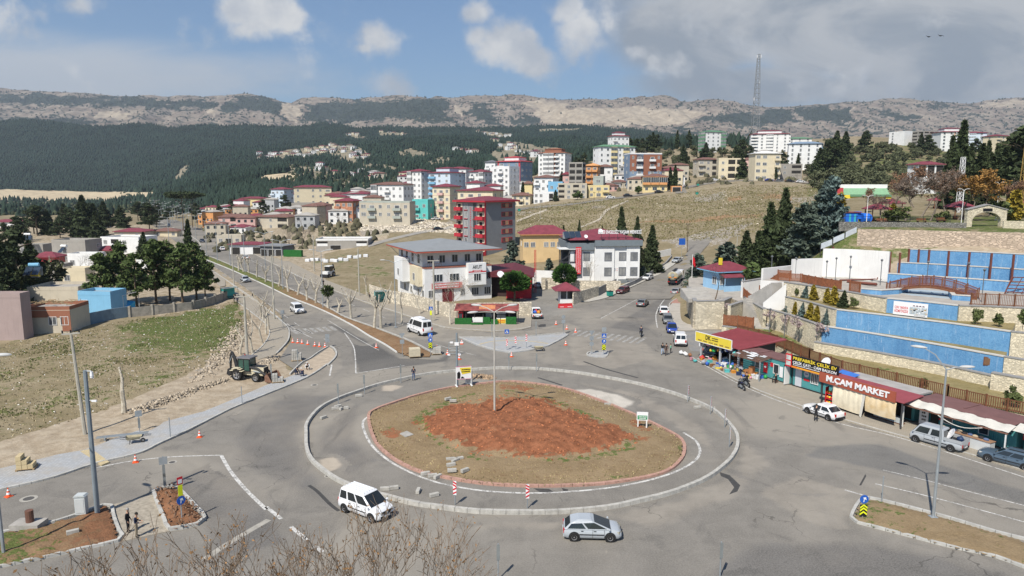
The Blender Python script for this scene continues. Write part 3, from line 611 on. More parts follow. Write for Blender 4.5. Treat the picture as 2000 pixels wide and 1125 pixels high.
kerb(INN,.3,.2,PINK,True,.9,jit=.01)
def m_soil(name,base,alt,red=(.245,.10,.052),green=(.075,.10,.03)):
 m=bpy.data.materials.new(name);m.use_nodes=True;N=NT(m.node_tree);N.n.clear()
 pos=N.add('ShaderNodeNewGeometry').outputs['Position'];A=lambda k:N.add('ShaderNodeAttribute',_attribute_name=k).outputs['Fac']
 n1,n2,n3=N.noise(pos,.35,5,.65,.4),N.noise(pos,1.7,5,.65),N.noise(pos,7,4,.7)
 c=N.mix(N.ramp(n1,.35,.65),base,alt);c=N.mix(N.ramp(n3,.5,.72,0,.7),c,(.36,.27,.15));c=N.mix(N.ramp(n2,.55,.7,0,.5),c,(.17,.10,.055))
 r=N.mix(N.ramp(n2,.32,.68),tuple(x*.8 for x in red),tuple(min(1,x*1.28)for x in red));r=N.mix(N.ramp(n3,.56,.74,0,.5),r,(.38,.21,.125));r=N.mix(N.ramp(n1,.56,.72,0,.6),r,(.35,.18,.10))
 c=N.mix(N.ramp(N.math('ADD',A('red'),N.math('MULTIPLY',N.math('SUBTRACT',n2,.5),1.3)),.25,.7),c,r)
 c=N.mix(N.ramp(N.math('ADD',A('green'),N.math('MULTIPLY',N.math('SUBTRACT',n2,.5),2.2)),.46,.64,0,.9),c,N.mix(N.ramp(n3,.35,.65),green,tuple(x*1.9 for x in green)))
 b=N.add('ShaderNodeBsdfPrincipled',Base__Color=c,Roughness=.95);b.inputs['Specular IOR Level'].default_value=.08
 bp=N.add('ShaderNodeBump',Strength=.9,Distance=.12,Height=N.math('ADD',n2,n3));N.l.new(bp.outputs[0],b.inputs['Normal'])
 N.add('ShaderNodeOutputMaterial',Surface=b);MATS[name]=m;return m
SOIL=m_soil('island_soil',(.235,.17,.098),(.29,.215,.13));SOIL_B=m_soil('brown_soil',(.2,.125,.07),(.26,.17,.1),(.2,.1,.055))
def soil(name,poly,hfun,afun,m,step=.3,shrink=.1):
 p=np.array(poly);x0,y0=p.min(0);x1,y1=p.max(0);xs,ys=np.arange(x0,x1+step,step),np.arange(y0,y1+step,step)
 X,Y=np.meshgrid(xs,ys);ins=ip_(X,Y,poly);d=np.where(ins,sd_(X,Y,poly,True),0)
 Zm=hfun(X,Y,d);n,k=X.shape;idx=np.arange(n*k).reshape(n,k)
 ok=(ins[:-1,:-1]&ins[1:,1:]&ins[1:,:-1]&ins[:-1,1:])
 f=np.stack([idx[:-1,:-1],idx[:-1,1:],idx[1:,1:],idx[1:,:-1]],-1)[ok]
 px,py=proj(X.ravel(),Y.ravel(),Zm.ravel())
 return struct(ob(name,npmesh(name,np.stack([X,Y,Zm],-1).reshape(-1,3),f,m,None,True,afun(px,py))))
ISL=[tuple(G(x,y,.1)[:2])for x,y in cat(INN,4,True)]
REDP=[(808,832),(820,808),(868,790),(920,778),(1000,766),(1060,772),(1115,792),(1170,815),(1225,836),(1265,850),(1240,866),(1195,880),(1120,890),(1060,896),(1000,892),(930,887),(880,866),(840,852)]
REDW=[tuple(G(x,y,.6)[:2])for x,y in REDP]
def h_isl(X,Y,d):
 r=np.where(ip_(X,Y,REDW),sd_(X,Y,REDW,True),0)
 return .14+.25*sst(d,0,3)+.75*sst(r,0,5)+(fbm(X/1.1,Y/1.1,4,4)-.5)*(.12+.8*sst(r,0,.8))+(fbm(X/.5,Y/.35,7,2,True)-.5)*.16*sst(r,0,.6)
def a_isl(px,py):
 red=np.maximum(pmask(px,py,[REDP],14),.55*pmask(px,py,[[(970,748),(1040,752),(1060,765),(980,764)],[(1240,815),(1290,842),(1250,845),(1225,830)],[(735,838),(770,832),(790,850),(760,862)],[(1210,850),(1280,850),(1260,865)]],4))
 band=pmask(px,py,[[(800,815),(850,782),(935,762),(955,768),(880,792),(830,815),(850,850),(900,880),(960,893),(1000,900),(930,902),(850,872)],[(975,760),(1010,762),(1000,770),(975,768)],[(1025,764),(1080,776),(1140,800),(1195,822),(1180,826),(1110,800),(1040,774)],[(1010,895),(1100,890),(1180,882),(1215,870),(1225,852),(1252,855),(1245,880),(1160,900),(1070,905)],[(1180,925),(1235,920),(1230,933),(1185,936)],[(1325,855),(1335,880),(1330,890),(1318,870)],[(742,832),(772,832),(760,842)]],3)
 return dict(red=red,green=band*.52)
soil('island_soil',ISL,h_isl,a_isl,SOIL)
def m_pavers(name,col,scale,jc=.72):
 m=bpy.data.materials.new(name);m.use_nodes=True;N=NT(m.node_tree);N.n.clear()
 pos=N.add('ShaderNodeNewGeometry').outputs['Position']
 mp=N.add('ShaderNodeMapping',Vector=pos);mp.inputs['Rotation'].default_value=(0,0,.55)
 br=N.add('ShaderNodeTexBrick',Vector=mp,Color1=col,Color2=tuple(x*.84 for x in col),Mortar=tuple(x*jc for x in col),Scale=scale);br.inputs['Mortar Size'].default_value=.03
 c=N.mix(N.ramp(N.noise(pos,.5,5,.6),.4,.7,0,.45),br.outputs[0],(.36,.31,.24));c=N.mix(N.ramp(N.noise(pos,3,4,.7),.5,.8,0,.35),c,tuple(min(1,x*1.25)for x in col))
 b=N.add('ShaderNodeBsdfPrincipled',Base__Color=c,Roughness=.9);b.inputs['Specular IOR Level'].default_value=.15
 N.add('ShaderNodeOutputMaterial',Surface=b);MATS[name]=m;return m
PAV=m_pavers('grey_pavers',(.40,.41,.42),1.4);PAV_B=m_pavers('beige_pavers',(.35,.315,.26),1.3);PAV_Y=m_pavers('tactile_pavers',(.55,.45,.27),1.6);PAV_G=m_pavers('grey_block_paving',(.25,.25,.25),1.6)
SAND_M=mat('building_sand',(.40,.33,.25),.95,.2,1.2,.5)
def slab(name,px,m,h=.13,z=0.0,k=0,closed=True):
 pts=[tuple(G(x,y,z+h)[:2])for x,y in(cat(px,k,True)if k else px)]
 return struct(MB().prism(pts,z-.1,z+h).B_(name,m))
LOUT=[(-60,970),(0,958),(100,935),(185,907),(270,887),(310,868),(360,845),(410,820),(450,800),(500,779),(560,755),(605,735),(640,712)]
slab('pavement',[(-60,966),(0,954),(100,931),(185,904),(270,884),(360,842),(450,797),(560,752),(604,733),(585,728),(520,752),(460,778),(399,803),(312,826),(219,858),(191,869),(162,879),(115,887),(0,915),(-60,930)],PAV)
slab('pavement',[(156,881),(178,876),(214,902),(198,908)],PAV_Y,.135)
kerb(LOUT,.22,.17,KERB,jit=.008)
TIP=[(560,755),(605,735),(640,714),(654,700),(657,690),(652,681),(645,677)]
slab('pavement',[(604,733),(640,712),(653,699),(655,690),(650,682),(643,678),(620,694),(600,705),(580,722),(574,731)],SAND_M,.1)
kerb(TIP[2:],.22,.17,KERB,jit=.008);kerb([(640,678),(620,690),(604,702),(592,707),(575,722),(566,732)],.18,.16,KERB)
slab('pavement',[(440,560),(493,585),(534,617),(560,638),(565,652),(560,668),(538,692),(505,702),(491,695),(513,677),(526,656),(524,640),(509,626),(456,583),(430,562)],PAV_B,.13)
kerb([(380,508),(440,546),(493,583),(534,615),(560,637),(565,651),(561,668),(540,691)],.18,.16,KERB)
kerb([(440,572),(480,603),(510,626),(524,640),(526,656),(513,677),(490,697)],.16,.2,KERB)
slab('pavement',[(385,503),(440,545),(440,558),(430,560),(395,525),(370,508)],PAV_B,.12)
MEDR=[(389,502),(453,528),(515,556),(569,582),(608,597),(654,618),(693,639),(720,656),(751,673),(775,689),(800,698),(840,697),(846,690),(835,684),(800,666),(738,642),(673,619),(640,600),(583,571),(515,544),(466,524),(420,505),(395,496)]
MEDW=[tuple(G(x,y,.1)[:2])for x,y in MEDR]
def a_med(px,py):g=sst(px,600,520)*.62;return dict(red=.1+.2*sst(px,600,700),green=g+.1)
soil('median_soil',MEDW,lambda X,Y,d:.1+.12*sst(d,0,.8)+(fbm(X/.8,Y/.8,2,3)-.5)*.16,a_med,SOIL_B,.35)
kerb(MEDR[:10],.2,.17,mat('painted_kerb',(.6,.59,.56),.8,.12,2));kerb(MEDR[12:],.2,.17,KERB)
kerb([(300,428),(345,448),(389,473),(389,502)],.2,.15,KERB)
AK=[(400,448),(470,483),(551,524),(608,551),(711,590),(773,610),(843,633),(884,642),(966,647),(1019,643),(1037,639)]
slab('pavement',AK+[(1039,616),(990,614),(880,620),(835,608),(802,598),(761,592),(720,578),(640,548),(560,508),(470,466),(410,440)],PAV_B,.13)
kerb(AK,.2,.16,KERB)
SPL=[(897,659),(932,674),(964,683),(997,688),(1034,684),(1071,675),(1095,663),(1110,654),(1104,650),(1054,655),(993,660),(942,659)]
slab('traffic_island',SPL,PAV,.14);kerb(SPL[:8],.22,.17,KERB,jit=.01);kerb(SPL[8:]+[SPL[0]],.16,.15,KERB)
sl=MB();stripe(sl,gl([(935,673),(960,667),(1000,665),(1040,667),(1070,671)],5,.14),.35,.146);struct(sl.B_('tactile_strip',PAV_Y))
SM=[(1147,694),(1153,688),(1185,687),(1187,692),(1183,697),(1165,697)]
slab('traffic_island',SM,PAV,.12);kerb(SM,.2,.15,KERB,True,.6)
slab('pavement',[(1307,598),(1311,620),(1323,644),(1358,644),(1340,612),(1331,594),(1335,578),(1322,583)],mat('pavement_slab2',(.40,.37,.33),.9,.12,.8,.2),.13)
slab('pavement',[(1310,592),(1331,592),(1336,577),(1322,580)],mat('red_paving',(.36,.2,.16),.9,.1,.8),.134)
kerb([(1336,576),(1312,590),(1307,600),(1311,620),(1323,645)],.18,.16,KERB)
slab('pavement',[(1330,648),(1446,644),(1420,668),(1388,690),(1348,684)],PAV_G,.03)
FRONT=[(1362,701),(1420,734),(1480,763),(1560,792),(1640,818),(1780,858),(1900,890),(2060,938)]
slab('pavement',FRONT+[(2060,840),(1900,800),(1700,745),(1560,700),(1450,665),(1390,685)],PAV_B,.1);kerb(FRONT,.18,.13,KERB)
BR=[(1662,1012),(1672,990),(1684,976),(1700,974),(1760,988),(1850,1012),(1950,1042),(2060,1074),(2060,1128),(1950,1090),(1860,1070),(1760,1044),(1690,1026),(1668,1020)]
BRW=[tuple(G(x,y,.12)[:2])for x,y in BR]
soil('median_soil',BRW,lambda X,Y,d:.13+.12*sst(d,0,.8)+(fbm(X/.6,Y/.6,12,3)-.5)*.14,lambda px,py:dict(red=.05+0*px,green=.25+.2*sst(px,1800,1690)),SOIL,.25);kerb(BR,.22,.18,KERB,True,.9,k=3)
BL=[(-60,1060),(0,1042),(60,1032),(110,1020),(160,1004),(213,986),(222,1010),(232,1038),(237,1056),(160,1074),(80,1092),(0,1108),(-60,1120)]
BLW=[tuple(G(x,y,.12)[:2])for x,y in BL]
soil('median_soil',BLW,lambda X,Y,d:.13+.15*sst(d,0,.8)+(fbm(X/.6,Y/.6,14,4)-.5)*.35,lambda px,py:dict(red=.35+.35*sst(px,120,200),green=.42*sst(px,160,40)+.15),SOIL_B,.25);kerb(BL[1:12],.22,.2,KERB,k=3,jit=.01)
BX=[(300,962),(312,957),(340,952),(352,960),(385,995),(400,1012),(392,1024),(360,1032),(330,1036),(320,1015)]
BXW=[tuple(G(x,y,.12)[:2])for x,y in BX]
soil('median_soil',BXW,lambda X,Y,d:.12+.35*sst(d,0,1)+(fbm(X/.5,Y/.5,15,4)-.5)*.6,lambda px,py:dict(red=1.0+0*px,green=0*px),SOIL_B,.2);kerb(BX,.24,.26,KERB,True,.9,k=3,jit=.012)
slab('path',[(216,986),(303,965),(322,1018),(331,1037),(240,1056)],mat('gravel_fill',(.34,.3,.24),.95,.25,3,.6),.05)
patch([(1106,762),(1155,760),(1200,770),(1240,784),(1215,798),(1165,782),(1120,766)],m_asphalt('spilled_lime',(.5,.46,.4),(.62,.58,.5),(.36,.33,.28)),'lime_spill',soft=1.2)
for pl in([(748,754),(770,752),(786,754),(765,764),(745,764)],[(622,898),(650,892),(668,908),(650,922),(632,918)]):patch(pl,m_asphalt('spilled_sand',(.40,.34,.27),(.45,.39,.31),(.33,.27,.2)),'sand_spill',soft=1)
patch([(960,600),(1012,575),(1100,560),(1140,588),(1100,612),(1040,634)],m_asphalt('yard_asphalt',(.2,.19,.17),(.3,.28,.24),(.12,.12,.11)),'yard')
def wallmat(name,col,st=.3):return mat('plaster_'+name,col,.85,.07,.5,.1,streak=st)
PW=wallmat('white',(.74,.74,.73));PC=wallmat('cream',(.66,.58,.42));PB=wallmat('pale_blue',(.56,.64,.72));PG=wallmat('grey',(.40,.41,.42));PBG=wallmat('beige',(.50,.45,.36),.5)
PP=wallmat('pink',(.62,.40,.36));PO=wallmat('orange',(.62,.30,.12));PY=wallmat('yellow',(.68,.56,.30));PR=wallmat('red',(.45,.06,.07));PBR=wallmat('brown',(.28,.12,.075));PT=wallmat('teal',(.12,.5,.47));PLB=wallmat('sky_blue',(.20,.43,.62));PGR=wallmat('olive_grey',(.37,.40,.36));PCB=wallmat('bare_concrete',(.33,.31,.28),.6);PBK=mat('brick_wall',(.42,.20,.12),.9,.25,1.2,.2);PGN=wallmat('green',(.12,.25,.15));PDB=wallmat('slate_blue',(.20,.27,.36));PDG=wallmat('dark_grey',(.15,.155,.17));PMT=wallmat('tower_grey',(.235,.245,.26),.2)
FR_W=mat('white_window_frame',(.7,.7,.69),.5,.05);FR_B=mat('brown_window_frame',(.16,.08,.05),.5,.1);FR_G=mat('grey_window_frame',(.16,.17,.19),.5,.1);FR_R=mat('red_window_frame',(.42,.06,.07),.5,.1)
CURT=mat('curtained_glass',(.05,.06,.075),.15,.3,.28,0,0,.6,col2=(.34,.34,.33))
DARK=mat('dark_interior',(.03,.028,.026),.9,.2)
FLATR=mat('flat_roof_screed',(.36,.34,.31),.95,.2,.4);RR2=mat('maroon_roof',(.20,.045,.06),.6,.2,.8);BRR=mat('brown_roof',(.19,.10,.08),.7,.25,.8);GRR=mat('grey_roof',(.22,.225,.23),.6,.12,.5);RUST=mat('rusty_sheet',(.26,.15,.10),.8,.35,1.0)
_cache={}
def win_mesh(w,h,fr,gl,nm=2,t=.07):
 k=('w',round(w,2),round(h,2),fr.name,gl.name,nm)
 if k not in _cache:
  b=MB();b.quad((-w/2,-.015,0),(w/2,-.015,0),(w/2,-.015,h),(-w/2,-.015,h),1)
  b.box(-w/2-t,w/2+t,-.06,0,-t,0).box(-w/2-t,w/2+t,-.06,0,h,h+t).box(-w/2-t,-w/2,-.06,0,0,h).box(w/2,w/2+t,-.06,0,0,h)
  for i in range(1,nm):x=-w/2+w*i/nm;b.box(x-.03,x+.03,-.05,-.016,0,h)
  _cache[k]=b.mesh('window',[fr,gl])
 return _cache[k]
def win(parent,x,z,w,h,fr=FR_W,gl=CURT,nm=2,M=None,hero=False,y=0.0,rz=0.0,t=.07):
 if hero:
  b=MB();b.box(-w/2-t,w/2+t,-.06,0,-t,0).box(-w/2-t,w/2+t,-.06,0,h,h+t).box(-w/2-t,-w/2,-.06,0,0,h).box(w/2,w/2+t,-.06,0,0,h)
  for i in range(1,nm):q=-w/2+w*i/nm;b.box(q-.035,q+.035,-.05,-.016,0,h)
  k=('wf',w,h,fr.name,nm,t);_cache.setdefault(k,b.mesh('window',fr))if k not in _cache else None
  o=ob('window',_cache[k],parent,(x,y,z),rz)
  k=('wp',w,h,gl.name)
  if k not in _cache:_cache[k]=MB().quad((-w/2,-.015,0),(w/2,-.015,0),(w/2,-.015,h),(-w/2,-.015,h)).mesh('pane',gl)
  ob('pane',_cache[k],o);return o
 return ob('window',win_mesh(w,h,fr,gl,nm,t),parent,(x,y,z),rz)
def bal_mesh(kind,w,fh,bm,fr,gl):
 k=('b',kind,round(w,2),round(fh,2),bm.name,fr.name)
 if k not in _cache:
  b=MB();h=fh
  if kind=='b':
   p=1.15;b.box(-w/2,w/2,-p,0,-.14,0,0).box(-w/2,w/2,-p,-p+.08,0,.95,0).box(-w/2,-w/2+.08,-p+.08,0,0,.95,0).box(w/2-.08,w/2,-p+.08,0,0,.95,0)
   b.box(-w*.32,w*.32,-.05,0,.02,2.15,1);b.quad((-w*.28,-.055,.1),(w*.28,-.055,.1),(w*.28,-.055,2.05),(-w*.28,-.055,2.05),2)
  elif kind=='g':
   p=1.1;b.box(-w/2,w/2,-p,0,-.14,.95,0).box(-w/2,w/2,-p,0,h-.35,h-.14,0)
   b.box(-w/2+.06,w/2-.06,-p+.05,0,.95,h-.35,2)
   for i in range(5):x=-w/2+(w-.08)*i/4;b.box(x,x+.08,-p,-p+.05,.95,h-.35,1)
  else:
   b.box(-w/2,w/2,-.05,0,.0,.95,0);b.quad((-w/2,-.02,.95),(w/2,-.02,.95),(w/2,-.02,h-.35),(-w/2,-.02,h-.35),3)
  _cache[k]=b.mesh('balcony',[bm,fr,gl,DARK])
 return _cache[k]
def facade(root,L,floors,fh,rows,place,bm,fr,gl,ground=None,ww=1.25,wh=1.3):
 """rows: bay pattern string (or list, bottom floor first); place(x, z)->(loc, rz)"""
 for f in range(floors):
  pat=rows if isinstance(rows,str)else rows[min(f,len(rows)-1)]
  if f==0 and ground is not None:pat=ground
  n=len(pat)
  for i,c in enumerate(pat):
   if c in '. ':continue
   x=-L/2+L*(i+.5)/n;bw=L/n;z=f*fh
   if c in 'wWst':
    w,h={'w':(min(ww,bw*.62),wh),'W':(min(2.0,bw*.7),wh+.1),'s':(.6,.6),'t':(min(.9,bw*.5),1.5)}[c]
    (lx,ly),rz=place(x);ob('window',win_mesh(w,h,fr,gl),root,(lx,ly,z+(.95 if c!='s' else 1.4)*fh/3),rz)
   elif c in 'bgr':
    (lx,ly),rz=place(x);ob({'b':'balcony','g':'glazed_balcony','r':'loggia'}[c],bal_mesh(c,bw*(.94 if c!='r' else .8),fh,bm,fr,gl),root,(lx,ly,z+.1),rz)
   elif c in 'dp':
    w,h=(1.1,2.1)if c=='d' else(bw*.8,2.4);k=(c,round(w,2),fr.name)
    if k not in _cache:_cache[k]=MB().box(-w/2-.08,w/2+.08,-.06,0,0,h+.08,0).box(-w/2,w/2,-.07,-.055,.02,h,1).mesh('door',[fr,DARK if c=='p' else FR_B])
    (lx,ly),rz=place(x);ob('door' if c=='d' else 'shop_front',_cache[k],root,(lx,ly,z+.02),rz)
def hr_(w,d,over,rise,m,mf=None,thick=.22,cy=None):
 b=MB();x0,x1,y0,y1=-w/2-over,w/2+over,-over,d+over;W_,D_=x1-x0,y1-y0
 b.box(x0,x1,y0,y1,0,thick,1);z=thick;k=min(W_,D_)/2
 if W_>=D_:r0,r1=(x0+k,(y0+y1)/2,z+rise),(x1-k,(y0+y1)/2,z+rise)
 else:r0,r1=(0,y0+k,z+rise),(0,y1-k,z+rise)
 e=.03;A,B_,C_,D2=(x0-e,y0-e,z),(x1+e,y0-e,z),(x1+e,y1+e,z),(x0-e,y1+e,z)
 if W_>=D_:b.add([A,B_,C_,D2,r0,r1],[(0,1,5,4),(1,2,5),(2,3,4,5),(3,0,4)],0)
 else:b.add([A,B_,C_,D2,r0,r1],[(0,1,4),(1,2,5,4),(2,3,5),(3,0,4,5)],0)
 return b,[m,mf or m]
def bld(label,x0,x1,ytop,Y,rot,floors,wall,roof,front,side='w.w',ratio=.8,bal=None,fr=FR_W,gl=CURT,ground=None,z=None,trim=None,group='houses and flats of the hillside town',name='apartment_building',cat_='apartment block',attic=None,panels=(),hero=False,over=.7,rise=1.3,sideground=None,gap=0):
 Wm=(x1-x0)/F*Y;w=Wm/(cos(rot)+ratio*abs(sin(rot)));d=w*ratio
 xs=[-w/2*cos(rot),w/2*cos(rot),-w/2*cos(rot)-d*sin(rot),w/2*cos(rot)-d*sin(rot)]
 cx=((x0+x1)/2-1000)/F*Y-(min(xs)+max(xs))/2
 if z is None:
  z=min(zf(cx+a*cos(rot),Y+a*sin(rot))for a in(-w/2,0,w/2))-.1
 ztop=P((x0+x1)/2,ytop,Y).z;h=max(ztop-z,2.4);fh=h/floors
 r=E(name,label,cat_,(cx,Y,z),rot,group);bal=bal or wall
 b=MB().box(-w/2,w/2,0,d,-3.5,h);b.box(-w/2-.03,w/2+.03,-.03,d+.03,h-.16,h+.02)
 b.B_('wall',[wall],r)
 for(a0,a1,f0,f1,pm)in panels:
  MB().box(-w/2+w*a0,-w/2+w*a1,-.025,0,f0*fh,f1*fh-.02).B_('facade_panel',pm,r)
 if trim:
  t=MB()
  for f in range(1,floors):t.box(-w/2-.02,w/2+.02,-.06,d,f*fh-.12,f*fh+.06)
  t.B_('floor_band',trim,r)
 facade(r,w,floors,fh,front,lambda x:((x,-.03),0),bal,fr,gl,ground)
 if side:
  if rot<0:facade(r,d,floors,fh,side,lambda x:((w/2+.03,d/2+x),pi/2),bal,fr,gl,sideground)
  elif rot>0:facade(r,d,floors,fh,side,lambda x:((-w/2-.03,d/2-x),-pi/2),bal,fr,gl,sideground)
 zr=h
 if attic:
  aw,ad=w*.62,d*.6;a=MB().box(-aw/2,aw/2,d*.22,d*.22+ad,h,h+2.5).B_('penthouse',wall if attic is True else attic,r)
  if isinstance(roof,tuple):rb,ms=hr_(aw,ad,.35,.8,roof[0]);o=rb.B_('penthouse_roof',ms,a);o.location=(0,d*.22,h+2.5)
 if isinstance(roof,tuple):
  if roof[0]is not None:
   rb,ms=hr_(w,d,over,rise,roof[0],roof[1]if len(roof)>1 else None);o=rb.B_('roof',ms,r);o.location=(0,0,h+.02)
 else:
  p=MB();t=.18;p.box(-w/2,w/2,0,t,h+.02,h+.6).box(-w/2,w/2,d-t,d,h+.02,h+.6).box(-w/2,-w/2+t,t,d-t,h+.02,h+.6).box(w/2-t,w/2,t,d-t,h+.02,h+.6)
  p.B_('parapet',bal if bal is not wall else wall,r);MB().quad((-w/2+t,t,h+.03),(w/2-t,t,h+.03),(w/2-t,d-t,h+.03),(-w/2+t,d-t,h+.03)).B_('roof',roof or FLATR,r)
 r['_w']=w;r['_d']=d;r['_h']=h;return r
RED=(RR2,);RDF=(RR2,PR)
TOWN=[('white and pale blue flats with a red roof, end block beside the cream one',531,572,370,486,-.45,4,PB,RED,'bwb','w.w',.8),('cream four storey block with a red hip roof above the boulevard',571,648,366,470,.3,4,PC,RED,'w.wwb','ww',.5),('small orange brick house with red roof beside the long grey block',655,701,393,335,-.3,3,PBK,RED,'bwW','ww',.8),('long olive grey two storey block on a bare concrete base',702,808,396,300,-.14,3,PBG,None,['...','Wbwwbw'],'.w',.4),('white four storey block with brown eaves below the forest',726,806,361,365,-.35,4,PW,(BRR,),'gwbww','www',.6),('tall white and grey block with grey balconies, leftmost of the tall ones',798,842,335,405,-.62,6,PW,RED,'gww','w.w',.8),('pale blue tall block with red penthouse roof and blue balconies',838,908,338,395,-.5,6,PB,RED,'bww','.sws',1.1),('white block with brown eaves between pale blue and plain white blocks',918,961,336,400,-.5,5,PW,RED,'bwg','ww',.9),('plain white six storey block with white balconies and small side windows',962,1015,327,385,-.6,6,PW,None,'wbw','sws',.9),('grey block edged in bright red with a red roof slab',972,1040,316,430,-.55,6,PDB,(PR,),'bww','www',.9),('brown and white seven storey block with long balconies',1051,1116,299,470,-.4,7,PW,(PBR,),'wggbw','wsw',.7),('turquoise two storey house with flat roof beside the blue bus',806,846,392,318,-.3,2,PT,None,'bw','w',.9),('pink balconied four storey block with red roof above the curve',845,898,365,322,-.5,4,PC,RED,'wbw','.w.',.9),('cream block with salmon balconies and red roofs behind the grey tower',894,982,373,300,-.3,4,PC,RED,'wbw.','ww',.9),('white small house with red roof wedged behind the salmon block',912,948,358,370,-.4,2,PW,RED,'ww','w',.9),('white three storey house with dark red roof and open terraces',1043,1092,347,362,-.4,3,PW,(BRR,),'bwb','..',.9),('sky blue flat roofed house between white and beige houses',1070,1102,357,352,-.2,2,PLB,None,'wb','w',.8),('beige two storey house with wide loggias on the street',1089,1148,360,345,-.1,3,PBG,None,'rwrw','w',.6),('unfinished bare concrete frame of four floors',1110,1144,319,372,-.35,5,PCB,None,'rr','r',.9),('red and white balconied house with an orange roof',1143,1172,324,388,-.35,4,PO,(PO,),'bb','w',.9),('grey green flat roofed cottage beside the ruined plot',1157,1182,346,366,-.3,2,PGR,None,'W','.',1.),('pale yellow house with a white balcony on the upper street',1147,1190,364,347,-.05,2,PY,None,'wWb','',.8),('long white block with yellow and glazed balconies and green eaves',1158,1238,287,430,.25,6,PW,(PGN,),'twgtgw','w.',.4),('white block with red roof on the crest behind the yellow balconied one',1186,1225,266,520,.3,5,PW,RED,'bwww','ww',.7),('brown and grey blue five storey block with white balconies',1222,1289,301,372,.1,5,PDB,None,'tb.bt','w',.7),('orange and yellow corner house with glazed upper floor',1253,1305,345,350,-.15,2,PY,(BRR,),['wWw','ggg'],'w',.8),('low orange garage with dark doors at the street corner',1309,1330,366,345,-.1,1,PO,None,'p','',1.),('peach low house with brown roof at the left end of the street',1000,1042,382,345,-.25,2,PC,(BRR,),'wbw','',.8),('white low house with grey shutters on the upper street',1042,1083,377,343,-.1,2,PW,None,'ww.p','',.7),('white block with green balconies standing alone on the crest',1363,1411,258,560,.3,6,PW,(PGN,),'wwwg','gg',.5),('grey two storey house beside the cream terraced house',1355,1398,312,415,.1,3,PBG,(BRR,),'bwr','w',.7),('cream terraced house with long balconies above the grassy slope',1399,1452,311,395,-.15,3,PC,None,'wrr','',.7),('tall cream four storey block with paired windows',1468,1517,300,375,.0,4,PC,(PW,),'WW.b','',.8),('long white block with red roof behind the tall cream one',1460,1536,262,545,-.25,6,PW,RED,'bwgtw','gb',.5),('white five storey block with blue end balconies and red roof',1534,1598,281,440,-.3,6,PW,(PDB,PDB),'tttt','gg',.45),('white block peeping over the blue balconied one',1530,1578,271,560,-.2,4,PW,(PGN,),'www','',.6),('grey bare concrete house with a dark loggia beside parked cars',1515,1562,322,385,-.1,3,PCB,None,['...','wr','wr'],'',.8),('plain white block with stepped side at the left of the far right group',1735,1788,258,520,.35,5,PW,None,'.ws','w.',.8),('unfinished concrete frame with open floors on the far right crest',1777,1822,257,505,.3,5,PCB,None,'rrr','rr',.7),('white block with orange bands and black balconies on the far right crest',1822,1875,258,490,-.05,6,PW,RED,'wwgg','',.7),('white and blue block half hidden by cypresses on the far right',1872,1916,260,500,-.35,6,PB,RED,'gw','ww',.9),('cream block at the right end of the crest behind the cypresses',1916,1958,266,490,.3,5,PC,RED,'bww','w',.8),('park house with wide maroon roof and a dark glazed terrace',1778,1834,322,300,.1,2,PW,RED,['wwww','rrr'],'w',.6),('white house with red roof and open veranda beyond the boulevard',386,426,408,560,.1,2,PW,RED,'bwb','',.8),('pale green house with red roof at the foot of the forest',470,522,388,540,-.2,2,PY,RED,'wwbw','w',.6),('white cottage with red roof right of the pale green house',432,470,404,500,.1,2,PW,RED,'bw','',.8),('pink house with brown roofs and laundry above the boulevard',426,490,424,370,.1,2,PP,(BRR,),'wrw','',.6),('dark roofed house with pale upper wall beside the pink one',492,585,424,350,-.35,2,PBG,(BRR,),'wwr','',.6),('low grey concrete house below the cream block',568,632,398,440,.15,1,PCB,None,'ww','w',.6),('cluster house with brick attic and red roof behind the orange brick one',664,725,379,420,-.15,2,PW,RED,'bwbw','w',.6),('white roofed shed house between the trees and the bare frame',1165,1198,326,400,-.2,2,PW,(BRR,),'rw','',.8),('small house with red sheet roof beside the unfinished frame',1098,1114,341,380,-.1,2,PP,RED,'w','',.9),('white flat block with dark roof behind the red edged block',948,975,317,480,-.4,4,PW,(PDG,),'bw','w',.9),('red roofed white block rising behind the pale blue tall block',872,925,330,450,-.4,5,PW,RED,'wbw','ww',.8),('yellow cottage with brown roof below the plain white block',1022,1042,359,372,-.2,1,PY,(BRR,),'w','',.9),]
